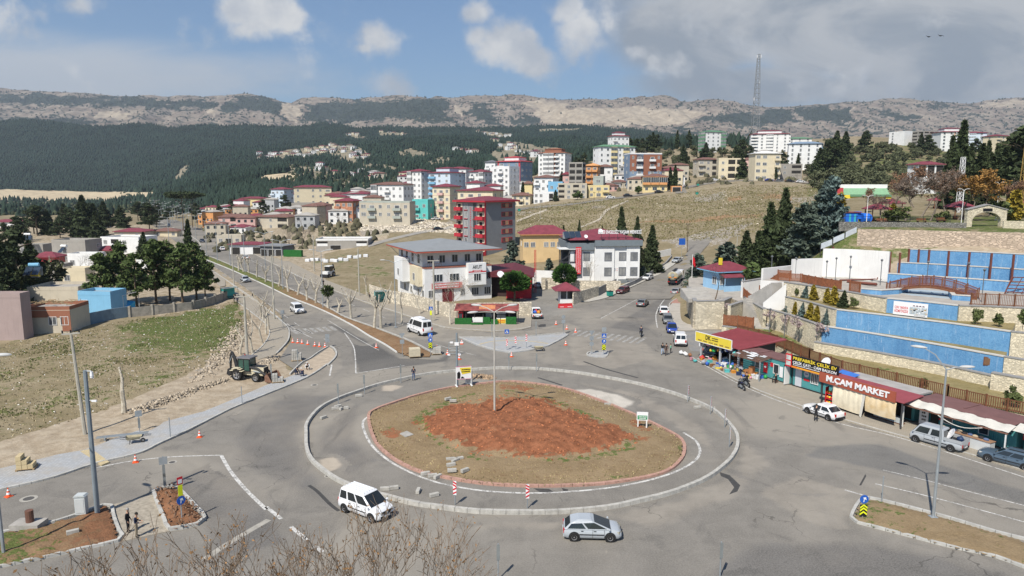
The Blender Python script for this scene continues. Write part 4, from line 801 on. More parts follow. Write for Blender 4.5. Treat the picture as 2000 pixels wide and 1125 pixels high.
for t in TOWN:
 lab,x0,x1,yt,Y,ro,fl,wm,rf,fr_,sd,ra=t
 kw={}
 if 'brown and grey blue' in lab:kw=dict(panels=[(.2,.42,0,5,PDB),(.0,1,2.6,5,PBR),(.42,.58,0,2.6,PBR)],bal=PW)
 if 'brown and white seven' in lab:kw=dict(panels=[(.36,.66,1,7,PBR)],bal=PW,attic=PBR)
 if 'edged in bright red' in lab:kw=dict(panels=[(.0,.08,0,6,PR),(.92,1,0,6,PR)],bal=PW,attic=PW)
 if 'yellow and glazed' in lab:kw=dict(bal=PY,gl=GLASS)
 if 'pink balconied' in lab or 'salmon' in lab:kw=dict(bal=PP,trim=PP)
 if 'green balconies' in lab:kw=dict(bal=PGN)
 if 'red and white balconied' in lab:kw=dict(bal=PO)
 if 'orange bands' in lab:kw=dict(panels=[(.48,.56,0,6,PO)],bal=PW,gl=GLASS)
 if 'blue end balconies' in lab:kw=dict(bal=PDB,fr=FR_G)
 if 'penthouse' in lab or 'crest behind the yellow' in lab or 'red roof behind the tall cream' in lab or 'far right crest' in lab and 'white' in lab:kw['attic']=True
 if 'orange and yellow corner' in lab:kw=dict(bal=PO,gl=GLASS)
 if 'olive grey two' in lab:kw=dict(bal=PGR)
 if 'blue balconies' in lab:kw['bal']=PLB
 house=fl<=2 or 'house' in lab
 bld(lab,x0,x1,yt,Y,ro,fl,wm,rf,fr_,sd,ra,name='house' if house else 'apartment_building',cat_='house' if house else 'apartment block',**kw)
def mini(w,d,h,wall,roof):
 k=('mini',w,h,wall.name,roof.name)
 if k not in _cache:
  b=MB().box(-w/2,w/2,0,d,-3,h);rb,_=hr_(w,d,.4,1.2,roof);o=len(b.v)
  b.add([(p[0],p[1],p[2]+h)for p in rb.v],rb.f,1)
  for i in range(3):
   x=-w/2+w*(i+.5)/3;b.box(x-.6,x+.6,-.05,0,1,2.3,2)
   if h>4:b.box(x-.6,x+.6,-.05,0,4,5.3,2)
  _cache[k]=b.mesh('village_house',[wall,roof,GLASS])
 return _cache[k]
VIL=[(505,310,690,290,46,'village below the mountain, left group'),(640,286,720,312,20,'village below the mountain, right group'),(676,262,715,271,9,'hamlet at the top of the forest'),(930,258,1000,268,12,'hamlet on the upper forest clearing'),(885,292,930,302,9,'hamlet amid the pines above the tall white blocks'),(735,259,790,264,7,'hamlet along the narrow upper clearing'),(960,280,1090,315,18,'scattered houses on the terraced slope'),(620,330,820,362,22,'scattered houses between forest and town')]
kinds=[(PW,RR2,'white','red roofed'),(PW,FLATR,'white','flat roofed'),(PC,RR2,'cream','red roofed'),(PBG,BRR,'beige','brown roofed')]
for(xa,ya,xb,yb,n,g)in VIL:
 for i in range(n):
  t=rng.random();px=xa+(xb-xa)*t;py=ya+(yb-ya)*t+U(-6,6)*(1 if n>12 else .4)
  D=np.exp(np.linspace(math.log(560),math.log(3100),500));a,b,c=ray(px,py);zr=HC+c/b*D;zz=zfar(a/b*D,D);k=np.nonzero(zr<zz)[0]
  if not len(k):continue
  Y=float(D[k[0]]);x=a/b*Y;kd=rng.choice(kinds);s=U(.9,1.5)
  o=ob('village_house',mini(10,8,rng.choice([3.2,6.2]),kd[0],kd[1]),None,(x,Y,float(zfar(np.array([x]),np.array([Y]))[0])+.2),U(-.6,.6));o.scale=(s,s,s)
  tag(o,f'tiny {kd[2]} {kd[3]} house, {g}','house',g)
FILL='small houses packed between the larger blocks';fr_=random.Random(5)
for i in range(112):
 if i<30:x,Y=fr_.uniform(880,1340),fr_.uniform(350,440)
 elif i<48:x,Y=fr_.uniform(640,960),fr_.uniform(400,560)
 elif i<54:x,Y=fr_.uniform(1360,1600),fr_.uniform(400,470)
 else:x,Y=fr_.uniform(400,760),fr_.uniform(320,560)
 kd=fr_.choice(kinds+[(PO,FLATR,'orange','flat roofed'),(PP,BRR,'pink','brown roofed'),(PG,FLATR,'grey','flat roofed')]);p=onT(x,Y);o=ob('house',mini(9,7,fr_.choice([3.1,6.1,8.9]),kd[0],kd[1]),None,p,fr_.uniform(-.5,.3));tag(o,f'small {kd[2]} {kd[3]} house packed between larger town blocks','house',FILL)
def wp_(name,label,pts,z0,h,t,m,cope=None,group=None,zs_=None,cat_='wall',pillars=0,pm=None):
 """pts world (x,y[,z0]); solid wall of thickness t following the line"""
 pts=[tuple(p)for p in pts];a,b=offs(pts,t/2),offs(pts,-t/2);mb=MB();c=MB()
 mx,my=pts[0][:2];r=E(name,label,cat_,(mx,my,z0 if not isinstance(z0,list)else z0[0]),0,group)
 zz=z0 if isinstance(z0,list)else[z0]*len(pts);hh=h if isinstance(h,list)else[h]*len(pts);oz=zz[0]
 for i in range(len(pts)-1):
  q=[(a[i][0]-mx,a[i][1]-my),(a[i+1][0]-mx,a[i+1][1]-my),(b[i+1][0]-mx,b[i+1][1]-my),(b[i][0]-mx,b[i][1]-my)]
  area=sum(q[k][0]*q[(k+1)%4][1]-q[(k+1)%4][0]*q[k][1]for k in range(4))
  lo=[zz[i]-oz-.4,zz[i+1]-oz-.4,zz[i+1]-oz-.4,zz[i]-oz-.4];hi=[zz[i]-oz+hh[i],zz[i+1]-oz+hh[i+1],zz[i+1]-oz+hh[i+1],zz[i]-oz+hh[i]]
  if area<0:q,lo,hi=q[::-1],lo[::-1],hi[::-1]
  mb.prism(q,lo,hi)
  if cope:
   a2,b2=offs(pts,t/2+.07),offs(pts,-t/2-.07);q=[(a2[i][0]-mx,a2[i][1]-my),(a2[i+1][0]-mx,a2[i+1][1]-my),(b2[i+1][0]-mx,b2[i+1][1]-my),(b2[i][0]-mx,b2[i][1]-my)]
   h1=[zz[i]-oz+hh[i],zz[i+1]-oz+hh[i+1],zz[i+1]-oz+hh[i+1],zz[i]-oz+hh[i]]
   if area<0:q,h1=q[::-1],h1[::-1]
   c.prism(q,[x+.003 for x in h1],[x+.12 for x in h1],bottom=True)
 mb.B_('masonry',m,r)
 if cope:c.B_('coping',cope,r)
 if pillars:
  for p in rs_([(*q[:2],zz[i])for i,q in enumerate(pts)],pillars):
   MB().box(p[0]-mx-t,p[0]-mx+t,p[1]-my-t,p[1]-my+t,p[2]-oz-.3,p[2]-oz+hh[0]+.3).B_('pillar',pm or m,r)
 return r
def g2(px,z=0.0):return[tuple(G(x,y,z)[:2])for x,y in px]
Sw=mat('sign_white',(.75,.75,.76),.4,.03);Sr=mat('sign_red',(.55,.02,.03),.45,.06);SIGNB=mat('sign_blue',(.02,.10,.42),.4,.06);Sk=mat('sign_black',(.012,.012,.014),.4,.1);Sy=mat('sign_yellow',(.75,.58,.05),.4,.05);SIGNO=mat('sign_orange',(.75,.22,.03),.4,.05);SIGNN=mat('sign_navy',(.012,.018,.12),.4,.05);SIGNG=mat('sign_green',(.03,.25,.10),.4,.06)
def sm_(parent,x0,x1,z0,z1,y,rows,m,n=14,seed=1,name='lettering'):
 """small print too fine to read: rows of short bars"""
 r=random.Random(seed);b=MB();h=(z1-z0)/rows
 for j in range(rows):
  x=x0+r.uniform(0,.08)*(x1-x0);e=x1-r.uniform(0,.15)*(x1-x0);st=(x1-x0)/n
  while x<e:
   w=st*r.uniform(.35,.85);b.box(x,x+w,y,y+.01,z0+j*h+h*.22,z0+j*h+h*r.uniform(.62,.8));x+=w+st*.22
 return b.B_(name,m,parent)
r=E('rescue_station','white three storey station with big grey hip roof and red eaves','public building',(-11.0,146.2,0),.45);w,d=14.8,19.0
MB().box(-w/2,w/2,0,d,-.5,7.2).box(-w/2-.08,w/2+.08,-.08,d+.08,7.05,7.3,1).box(-w/2+.1,w/2-1.2,1.7,d-1,7.3,10.4,0).B_('wall',[PW,mat('red_ledge',(.35,.14,.1),.7)],r)
MB().box(1.6,5.6,-1.3,0,3.3,7.9).B_('bay',PW,r);MB().box(-w/2-1.6,-w/2,d-9,d-3.0,3.3,8.4).B_('bay',PW,r)
MB().box(-w/2-.95,-w/2,1.5,7.0,3.3,7.25).B_('bay',PC,r)
b=MB();o=2.2;x0,x1,y0,y1=-w/2-o,w/2+o-.3,-1.4,d+1;b.box(x0,x1,y0,y1,10.4,10.72,1)
ap=(0.2,d*.42,12.3);ap2=(.2,d*.6,12.3);c=[(x0-.05,y0-.05,10.73),(x1+.05,y0-.05,10.73),(x1+.05,y1+.05,10.73),(x0-.05,y1+.05,10.73)]
b.add(c+[ap,ap2],[(0,1,4),(1,2,5,4),(2,3,5),(3,0,4,5)],0);b.B_('roof',[mat('grey_sheet_roof',(.25,.26,.265),.55,.08,.6),mat('red_fascia',(.40,.10,.07),.6,.1)],r)
for x,z,ww,yy in((-4.6,4.3,2.0,0),(-1.0,4.3,2.0,0),(6.5,4.3,1.2,0),(-6.2,1.1,.9,0),(3.6,1.1,1.5,0),(6.4,1.1,1.3,0),(3.6,4.2,1.5,-1.3),(.8,1.1,.9,0)):win(r,x,z,ww,1.45,FR_W,GLASS,3,hero=True,y=yy-.003)
for x in(-5.6,-3.0,-.2,2.6,5.2):win(r,x,8.0,1.2,1.5,FR_W,GLASS,2,hero=True,y=1.697)
for y,z,xo in((1.2,1.1,0),(4.2,1.1,0),(9,1.1,0),(13.5,1.1,0),(4.2,4.4,-.95),(8.6,4.4,0),(13,4.5,-1.6)):win(r,-w/2+xo-.003,z,1.15,1.4,FR_W,GLASS,2,hero=True,y=y,rz=-pi/2)
for y in(4,8,12,15.5):win(r,-w/2+.097,7.9,1.0,1.7,FR_B,GLASS,1,hero=True,y=y,rz=-pi/2)
MB().box(-3.7,-1.2,-.06,-.003,0,2.9).box(-2.5,-2.42,-.09,-.06,0,2.9,1).B_('door',[mat('maroon_door',(.16,.03,.035),.5),Bk],r)
for k in(-1,1):pass
rl=MB();[rl.box(-w/2+.1+i*.5,-w/2+.14+i*.5,.1,.14,7.3,8.0)for i in range(8)];rl.box(-w/2+.1,-w/2+3.7,.1,.14,8,8.06);[rl.box(3+i*.5,3.04+i*.5,.1,.14,7.3,8.1)for i in range(9)];rl.box(3,7.1,.1,.14,8.1,8.16)
rl.B_('terrace_railing',mat('orange_railing',(.45,.25,.13),.6),r)
for(xx,yy)in((-w/2-.9,d-1),(-w/2-.9,1.5)):MB().cyl((xx+.9,yy,8.4),(xx-.9,yy,10.4),.06,n=5).B_('roof_strut',Gv,r)
s=MB().box(1.62,5.58,-1.36,-1.31,5.7,7.85).B_('sign_board',Sw,r);txt('AKUT',s,'lettering',Sk,(2.55,-1.365,6.72),(pi/2,0,0),2.1,.75,.015,.02)
MB().box(1.62,5.58,-1.375,-1.362,5.95,6.2).box(2.5,4.7,-1.378,-1.362,6.2,6.4).B_('red_band',Sr,s);sm_(s,2.7,4.5,6.0,6.38,-1.386,2,Sw,16,3)
b=E('banner','faded red banner with two lines of white print above the station door','banner',(-11.0,146.2,0),.45)
MB().box(-6.1,.6,-.45,-.40,2.85,4.05).B_('cloth',mat('faded_red_cloth',(.55,.14,.13),.8,.1),b);sm_(b,-5.6,.3,2.95,3.98,-.465,2,Sw,22,5)
MB().cyl((-6.1,-.38,2.9),(-6.1,-.06,2.9),.03,n=4).cyl((.55,-.38,2.9),(.55,-.06,2.9),.03,n=4).B_('bracket',Gv,b)
r=E('depot_hall','low hall with dark red roof and bright red sliding door beside the station','garage',(-.6,149.5,0),-.05);w=9.4
MB().box(-w/2,w/2,2.2,13,-.3,4.6,0).box(-w/2,-w/2+.3,0,2.2,-.3,4.6,0).box(w/2-.3,w/2,0,2.2,-.3,4.6,0).B_('wall',mat('hall_wall',(.05,.03,.03),.9),r)
b=MB().sidey([(-w/2-.5,4.62),(w/2+.6,4.62),(w/2+.6,4.8),(.6,6.2),(-w/2-.5,5.6)],-.7,13.5);b.B_('roof',mat('dark_red_roof',(.13,.028,.035),.6,.2,.8),r)
dm=MB().box(-.6,w/2,-.12,-.02,0,4.5)
for i in range(4):
 for j in range(4):dm.box(-.45+i*1.32,.75+i*1.32,-.17,-.12,.12+j*1.1,1.1+j*1.1)
dm.B_('sliding_door',mat('bright_red_door',(.5,.015,.03),.45,.08),r)
zE=zf(23,168);r=E('care_centre','white centre with maroon hip roof, grey eaves band and sign on the roof','public building',(22.2,168,zE-.1),.1);w,d=16.6,15
H1=9.3;MB().box(-w/2,w/2,.9,d,-1.5,H1).box(-2.6,w/2-6.2,0,.9,-1.5,H1).box(w/2-6.2,w/2-3.2,.35,.9,-1.5,H1).box(w/2-3.2,w/2,.05,.9,1.5,H1).B_('wall',PW,r)
MB().box(-w/2-.5,-2.7,.2,d+.5,H1-.9,H1+.75).box(-2.7,w/2+.5,-.5,d+.5,H1+.02,H1+1.4).B_('eaves_band',mat('grey_eaves',(.17,.20,.22),.6,.08),r)
rb,ms=hr_(w,d,.45,2.2,RR2,None,.06);o=rb.B_('roof',ms,r);o.location=(0,.2,H1+1.41)
for x,yy in((-6.6,.897),(-4.4,.897),(.6,-.003),(4.2,.347),(6.9,.047)):
 for z in(2.3,5.9):win(r,x,z,1.25 if x<-3 else 1.4,1.7,FR_G,CURT,2,hero=True,y=yy,t=.2)
win(r,.6,-.6,1.2,1.3,FR_G,GLASS,2,hero=True,y=-.003,t=.15);MB().box(3.2,5.4,.28,.345,-1,1.3).B_('entrance',[mat('grey_entrance',(.2,.22,.23),.3)],r);MB().box(-w/2+.1,-3,.84,.895,-1.4,.6).B_('basement_opening',DARK,r)
s=E('roof_sign','white lettered sign board standing on the roof of the care centre','sign',(22.2,168,zE-.1),.1)
MB().box(-1.9,-.3,-.05,.05,H1+2.9,H1+3.75).B_('logo_panel',Sw,s);sm_(s,-1.8,-.95,H1+3.1,H1+3.5,-.06,2,FR_G,8,9);MB().ball((-.55,-.06,H1+3.45),(.13,.03,.13)).ball((-.55,-.06,H1+3.15),(.11,.03,.11)).B_('red_dots',Sr,s)
txt('ENGELSİZ YAŞAM MERKEZİ',s,'lettering',Sw,(-.1,.03,H1+2.9),(pi/2,0,0),8.6,.8,.06,.02)
f=MB();[f.cyl((x,.1,H1+1.45),(x,.1,H1+2.9),.05,n=5)for x in(-1.1,.8,2.8,4.8,6.8,8.1)];f.B_('frame',Sd,s)
b=E('stair_tower','open black steel stair tower with glass panels beside the care centre','stair tower',(14.3,168,zE-.2),.1);mb=MB();gl_=MB()
for x in(-2.6,-.9,.9):[mb.box(x-.09,x+.09,y-.09,y+.09,-1,8.6)for y in(0,3)]
for z in(0,2.8,5.6,8.4):mb.box(-2.6,.9,-.08,.08,z-.1,z+.1).box(-2.6,.9,2.92,3.08,z-.1,z+.1).box(-2.68,-2.52,.08,2.92,z-.1,z+.1)
for z in(0,2.8,5.6):mb.sidey([(-2.4,z+.15),(.7,z+2.5),(.7,z+2.75),(-2.4,z+.4)],.5,1.5)
mb.B_('steel_frame',Sd,b);MB().box(-3.2,1.3,-.6,3.8,8.62,8.8).B_('canopy',WHITE,b);gl_.box(-2.4,.8,2.88,2.9,0,8.4).B_('glass_panel',GLASS,b)
b=E('vertical_banner','tall bright red vertical banner with white print on the care centre','banner',(15.6,167.5,zE),.1);MB().box(-.55,.75,-.05,0,2.6,9.0).B_('cloth',mat('bright_red_banner',(.62,.012,.02),.6,.06),b)
for x in(-.3,.1,.5):sm_(b,x-.12,x+.1,2.8,8.8,-.065,22,Sw,2,int(x*10+9))
MB().box(-.5,.7,0,1.2,8.8,8.86).B_('bracket',Gv,b)
tp=E('totem_sign','two panel white and navy sign on posts before the care centre','sign',(*G(1213,556,.2)[:2],0.2),.15);Y0=tp.location.y
MB().cyl((-2.3,0,0),(-2.3,0,4.6),.08,n=6).cyl((1.25,0,0),(1.25,0,4.6),.1,n=6).B_('post',WHITE,tp);MB().box(-2.4,-.9,-.08,0,3.1,4.3).B_('white_panel',Sw,tp);MB().box(-.88,1.3,-.1,0,3.2,4.6).B_('navy_panel',SIGNN,tp)
sm_(tp,-2.2,-1.4,3.25,4.1,-.09,3,FR_G,8,2);MB().ball((-1.1,-.09,3.9),(.1,.02,.12)).ball((-1.1,-.09,3.45),(.1,.02,.12)).B_('red_dots',Sr,tp)
sm_(tp,-.3,.8,3.95,4.4,-.11,1,Sw,10,6);sm_(tp,-.75,1.2,3.45,3.9,-.11,1,Sw,16,7)
def dish(loc,label,r_=.45,az=0.0,group=None):
 e=E('satellite_dish',label,'satellite dish',loc,az,group);b=MB();M=Matrix.Rotation(R(60),4,'X')
 b.lathe([(.001,0),(r_*.5,.05),(r_,.16),(r_*.98,.18),(r_*.5,.08),(.001,.03)],12,0,Matrix.Translation((0,0,.7))@M);b.B_('reflector',Sw,e,True)
 MB().cyl((0,.05,0),(0,.05,.7),.03,n=5).cyl((0,0,.7),(0,-.35,.95),.012,n=4).B_('mount',Gv,e);return e
dish((20.6,166.2,zE+H1+2.9),'white satellite dish on the left of the roof sign',.5,.2);dish((17.3,167,zE+H1+1.5),'cream satellite dish low on the maroon roof slope',.45,.2);dish((-2.4,146.5,4.8),'large white dish at the edge of the red depot roof',.75,.3)
def solar(loc,rz,n,label,tank=True,s=1.0,tm=None):
 e=E('solar_heater',label,'solar heater',loc,rz,None,s);
 for i in range(n):x=(i-(n-1)/2)*1.15;MB().sidey([(0,0)]*0 or[(x-.52,0),(x+.52,0),(x+.52,.08),(x-.52,.08)],0,1.9,0,Matrix.Translation((0,0,.25))@Matrix.Rotation(R(38),4,'X')).B_('collector',[mat('solar_panel',(.03,.045,.07),.15,.2,.5,0,0,.6)],e)
 MB().box(-.6*n,.6*n,1.45,1.5,0,1.35).box(-.6*n,-.56*n,0,1.5,.1,.16).B_('frame',Gv,e)
 if tank:MB().cyl((-.75,1.5,1.7),(.75,1.5,1.7),.34,n=12).B_('tank',tm or WHITE,e,True)
 return e
solar((14.5,168.6,zE+H1+1.45),.15,3,'row of three solar collectors on the maroon roof',False,1.2)
zt=zf(-8,230)-.3;zb=P(950,394,231).z-zt;r=E('apartment_tower','grey six storey block with red balconies and a dark red hip roof','apartment block',(-14.6,227.5,zt),-.7);w,d=12.0,15.0;fh=zb/6
r.location.x=((891+1009)/2-1000)/F*231-(-w/2*cos(.7)+w/2*cos(.7)+d*sin(.7))/2
MB().box(-w/2,w/2,0,d,-3,zb).B_('wall',PMT,r);rb,ms=hr_(w,d,1.1,1.3,RR2,mat('tower_red',(.42,.03,.045),.55,.08),.5);rb.B_('roof',ms,r).location=(0,0,zb)
TRD=MATS['tower_red']
for f_ in range(6):
 z=f_*fh
 for x,ww in((-5.0,2.7),(4.4,3.0)):
  MB().box(x-ww/2,x+ww/2,-.02,0,z+.1,z+fh-.3).B_('loggia_recess',PC,r);MB().box(x-.6,x+.6,-.04,-.02,z+.1,z+2.1).B_('balcony_door',DARK,r)
  MB().box(x-ww/2-.1,x+ww/2+.1,-1.15,0,z-.05,z+.1).box(x-ww/2-.1,x+ww/2+.1,-1.15,-1.05,z+.1,z+1.1).box(x-ww/2-.1,x-ww/2,-1.05,0,z+.1,z+1.1).box(x+ww/2,x+ww/2+.1,-1.05,0,z+.1,z+1.1).B_('balcony',TRD,r)
 win(r,-2.1,z+.45,1.15,1.9,FR_W,CURT,2,hero=True,y=-.003);MB().box(-2.85,-1.35,-.3,-.07,z+.1,z+.3).B_('sill_ledge',TRD,r)
 win(r,1.7,z+.3,1.1,2.1,FR_B,GLASS,1,hero=True,y=-.003);MB().box(.95,2.45,-.3,-.07,z+.05,z+.22).B_('sill_ledge',TRD,r)
 if f_:
  MB().box(w/2,w/2+.06,8.0,13.4,z+.75,z+2.35).B_('window_surround',TRD,r);MB().box(w/2+.06,w/2+.085,9.9,11.4,z+.9,z+2.2).B_('tan_panel',mat('tan_panel',(.45,.28,.17),.8),r)
  for y in(9.0,12.4):win(r,w/2+.06,z+.95,1.4,1.2,FR_R,GLASS,2,hero=True,y=y,rz=pi/2)
sm_(r,-.35,.05,zb*.3,zb-1.5,-.02,15,TRD,1,8,'vertical_lettering')
MB().box(-w/2-.12,-w/2,-.1,.5,-1,zb).box(w/2,w/2+.12,-.1,.5,-1,zb).B_('corner_strip',TRD,r)
bld('low tan building with orange fascia and maroon roof behind the care centre',1016,1112,459,205,.1,1,wallmat('tan',(.62,.45,.24)),(RR2,PO),'ww.wwww','w',.6,group=None,name='school_building',cat_='public building',over=.8,rise=2.4,z=4.6)
def m_pattern(name,col,sc,kind='cell',mort=.6):
 m=bpy.data.materials.new(name);m.use_nodes=True;N=NT(m.node_tree);N.n.clear();pos=N.add('ShaderNodeNewGeometry').outputs['Position']
 v=N.vmath('MULTIPLY',pos,(1,1,1.5 if kind=='cell' else 2.6));vo=N.add('ShaderNodeTexVoronoi',_feature='DISTANCE_TO_EDGE',Vector=v,Scale=sc);vc=N.add('ShaderNodeTexVoronoi',Vector=v,Scale=sc)
 rnd=N.add('ShaderNodeSeparateColor',i0=vc.outputs['Color']).outputs[0]
 c=N.mix(rnd,tuple(x*.7 for x in col),tuple(min(1,x*1.22)for x in col));n=N.noise(pos,5,4,.65)
 c=N.mix(N.ramp(n,.45,.75,0,.5),c,tuple(x*.7 for x in col));e=N.ramp(vo.outputs['Distance'],.02,.09)
 c=N.mix(e,tuple(x*mort for x in col),c);c=N.mix(N.ramp(N.noise(N.vmath('MULTIPLY',pos,(1,1,.25)),.8,4),.55,.75,0,.25),c,(.3,.25,.17))
 b=N.add('ShaderNodeBsdfPrincipled',Base__Color=c,Roughness=.92);b.inputs['Specular IOR Level'].default_value=.15
 bp=N.add('ShaderNodeBump',Strength=.8,Distance=.06,Height=N.math('ADD',e,N.math('MULTIPLY',n,.5)));N.l.new(bp.outputs[0],b.inputs['Normal']);N.add('ShaderNodeOutputMaterial',Surface=b);MATS[name]=m;return m
PATW=m_pattern('patterned_concrete_wall',(.66,.59,.47),1.7);STONE=m_pattern('cream_rubble_stone',(.74,.66,.50),3.2,'flat',.8);SnD=m_pattern('dark_rubble_stone',(.50,.44,.34),2.2,'cell',.5);STONE_P=m_pattern('pinkish_rubble_stone',(.56,.45,.35),1.5,'flat',.62);STONE_G=m_pattern('grey_lattice_stone',(.26,.25,.23),3.0,'cell',.35)
Cp=mat('grey_coping',(.27,.265,.26),.85,.12,2)
wp_('yard_wall','patterned cream wall along the station pavement',g2([(722,579),(761,592),(802,598.5),(835,608.5),(880,621),(930,619),(1038,617)]),0,2.6,.25,PATW)
wp_('yard_wall','short patterned wall between gatehouse and green bin',g2([(1119,595),(1168,580)]),0,2.4,.25,PATW,group=None);wp_('yard_wall','smooth grey wall beside the road up to the totem sign',g2([(1168,580),(1203,561)]),0,2.0,.22,mat('smooth_grey_render',(.22,.22,.215),.9,.08))
zz=[zf(*p)for p in g2([(1058,562),(1122,560)])];wp_('yard_wall','cream block wall before the care centre',[(6.8,163),(14,162),(14.2,158),(24.2,157)],0.0,2.7,.3,PATW)
wp_('yard_wall','white boundary wall behind the depot hall',[(-6,172),(6,172),(13,170)],.1,3.2,.25,WHITE);wp_('yard_wall','stepped dark wall along the uphill pavement',[tuple(onT(x,y)[:2])for x,y in((1212,159),(1240,166),(1268,176),(1300,190),(1312,199))],[.1,.6,1.2,2.2,3.2],1.1,.25,Cp)
wp_('yard_wall','white wall with railing at the top of the uphill road',[tuple(onT(x,y)[:2])for x,y in((1262,196),(1310,203))],[2.6,3.4],2.4,.2,WHITE)
gh=E('gatehouse','small glazed gatehouse with a maroon pyramid roof','kiosk',(*G(1107,592)[:2],0),.1);MB().box(-1.4,1.4,0,2.6,0,.9).box(-1.4,-1.25,0,2.6,.9,2.6).box(1.25,1.4,0,2.6,.9,2.6).box(-.1,.1,0,.15,.9,2.6).box(-1.25,1.25,2.45,2.6,.9,2.6).B_('wall',PW,gh)
MB().box(-1.25,-.1,.05,.08,.9,2.55).box(.1,1.25,.05,.08,.9,2.55).B_('glazing',GLASS,gh);rb,ms=hr_(2.8,2.8,1.2,1.5,RR2,None,.1);rb.B_('roof',ms,gh).location=(0,-.1,2.62)
bb=E('road_barrier','red plastic road barrier below the gatehouse','barrier',(*G(1104,601)[:2],0),.28);MB().side([(-.3,0),(.3,0),(.25,.2),(.1,.45),(.08,.85),(-.08,.85),(-.1,.45),(-.25,.2)],-1.45,1.45).B_('body',mat('red_plastic',(.5,.03,.035),.45,.1),bb)
MB().box(-1.2,-.4,-.27,-.2,.2,.28).box(.4,1.2,-.27,-.2,.2,.28).B_('white_stripe',Sw,bb)
k=E('snack_kiosk','low snack kiosk with patched red roof and green hedge panels','kiosk',(*G(951,634)[:2],.13),-.03);RFP=mat('patched_red_roof',(.26,.07,.06),.7,.5,.9)
b=MB();[b.box(-5.2+i*1.5,-5.1+i*1.5,y,y+.1,0,2.5)for i in range(8)for y in(0,2.9)];b.B_('post',Sd,k)
MB().add([(-5.6,-.5,2.35),(5.5,-.5,2.35),(5.5,3.3,2.9),(-5.6,3.3,2.9),(-5.6,-.5,2.45),(5.5,-.5,2.45),(5.5,3.3,3.0),(-5.6,3.3,3.0)],[(0,3,2,1),(4,5,6,7),(0,1,5,4),(1,2,6,5),(2,3,7,6),(3,0,4,7)]).B_('roof',RFP,k)
MB().add([(-1.4,.2,2.572),(1.4,.2,2.572),(1.4,2.4,2.89),(-1.4,2.4,2.89)],[(0,1,2,3)]).B_('roof_patch',mat('orange_tarp',(.55,.22,.10),.7,.3),k);MB().box(-5.1,5.1,2.7,2.78,0,2.5).B_('back_panel',DARK,k)
HEDG=mat('artificial_hedge',(.02,.12,.025),.9,.4,6,.8)
for x0,x1,y0,y1,z1 in((-5.5,-2.6,-.55,-.45,1.1),(-.6,.6,-.35,-.25,1.25),(3.3,5.1,-.3,-.2,1.3),(.7,1.9,-.4,-.3,.9),(-2.6,-.6,-.9,-.8,.35)):MB().box(x0,x1,y0,y1,0,z1).B_('hedge_panel',HEDG,k)
MB().box(-2.5,-.7,-.1,.5,.3,1.1).B_('counter',WHITE,k);MB().box(-.3,.9,1.6,2.4,.8,2.1).B_('menu_board',Gv,k)
q=E('drinks_fridge','red drinks fridge at the left end of the snack kiosk','fridge',(*G(899,634)[:2],.13),-.1);MB().box(-.4,.4,.2,.9,0,2.1).B_('cabinet',Sr,q);MB().box(-.32,.32,.16,.2,.4,1.8).B_('glass_door',GLASS,q)
q=E('snack_stand','white food stand with a yellow sign before the kiosk','food stand',(*G(979,634)[:2],.13),.05);MB().box(-.8,.8,0,.9,.0,1.0).B_('cabinet',WHITE,q);MB().box(-.75,.75,.05,.8,1.0,1.9).B_('glass_case',GLASS,q);MB().box(-.85,.85,-.2,1,1.9,2.0).B_('roof',WHITE,q);y_=MB().box(-.75,.75,-.06,-.01,.1,.85).B_('sign_board',Sy,q);sm_(y_,-.6,.6,.2,.75,-.075,2,Sr,9,4)
LH='houses of the left neighbourhood'
bld('mauve rendered house at the left edge beside the rubble lot',-70,27,580,111,.0,2,wallmat('mauve',(.36,.28,.265)),FLATR,'...','',.3,group=LH,name='house',cat_='house',z=0)
hb=bld('brown and cream house with straw covered roof terrace',26,121,606,115,.06,1,PBG,FLATR,'..ww','',.8,group=LH,name='house',cat_='house',z=0,bal=PBR)
MB().box(-3.8,3.8,-.06,-.004,2.35,3.5).B_('facade_panel',PBR,hb);MB().box(2.4,3.8,-.055,-.004,0,2.35).B_('facade_panel',PBR,hb)
sg=MB()
for i in range(70):x,y=U(-3.6,3.3),U(.3,5);sg.cyl((x,y,4.35+U(0,.35)),(x+U(-1.4,1.4),y+U(-.5,.5),4.4+U(0,.3)),.05,n=4)
tag(sg.B_('straw_heap',mat('dry_straw',(.3,.22,.13),.95,.3,4),None,False,(hb.location.x,hb.location.y,0)),'heap of dry straw and poles on the roof terrace','straw')
bld('sky blue house with white framed window beside the pergola',139,214,575,131,-.12,1,PLB,FLATR,'W..','',.7,group=LH,name='house',cat_='house',z=0)
bld('beige flat roofed house behind the sky blue one with a blue roof tank',40,142,571,146,.05,1,PBG,FLATR,'...','',.8,group=LH,name='house',cat_='house',z=0)
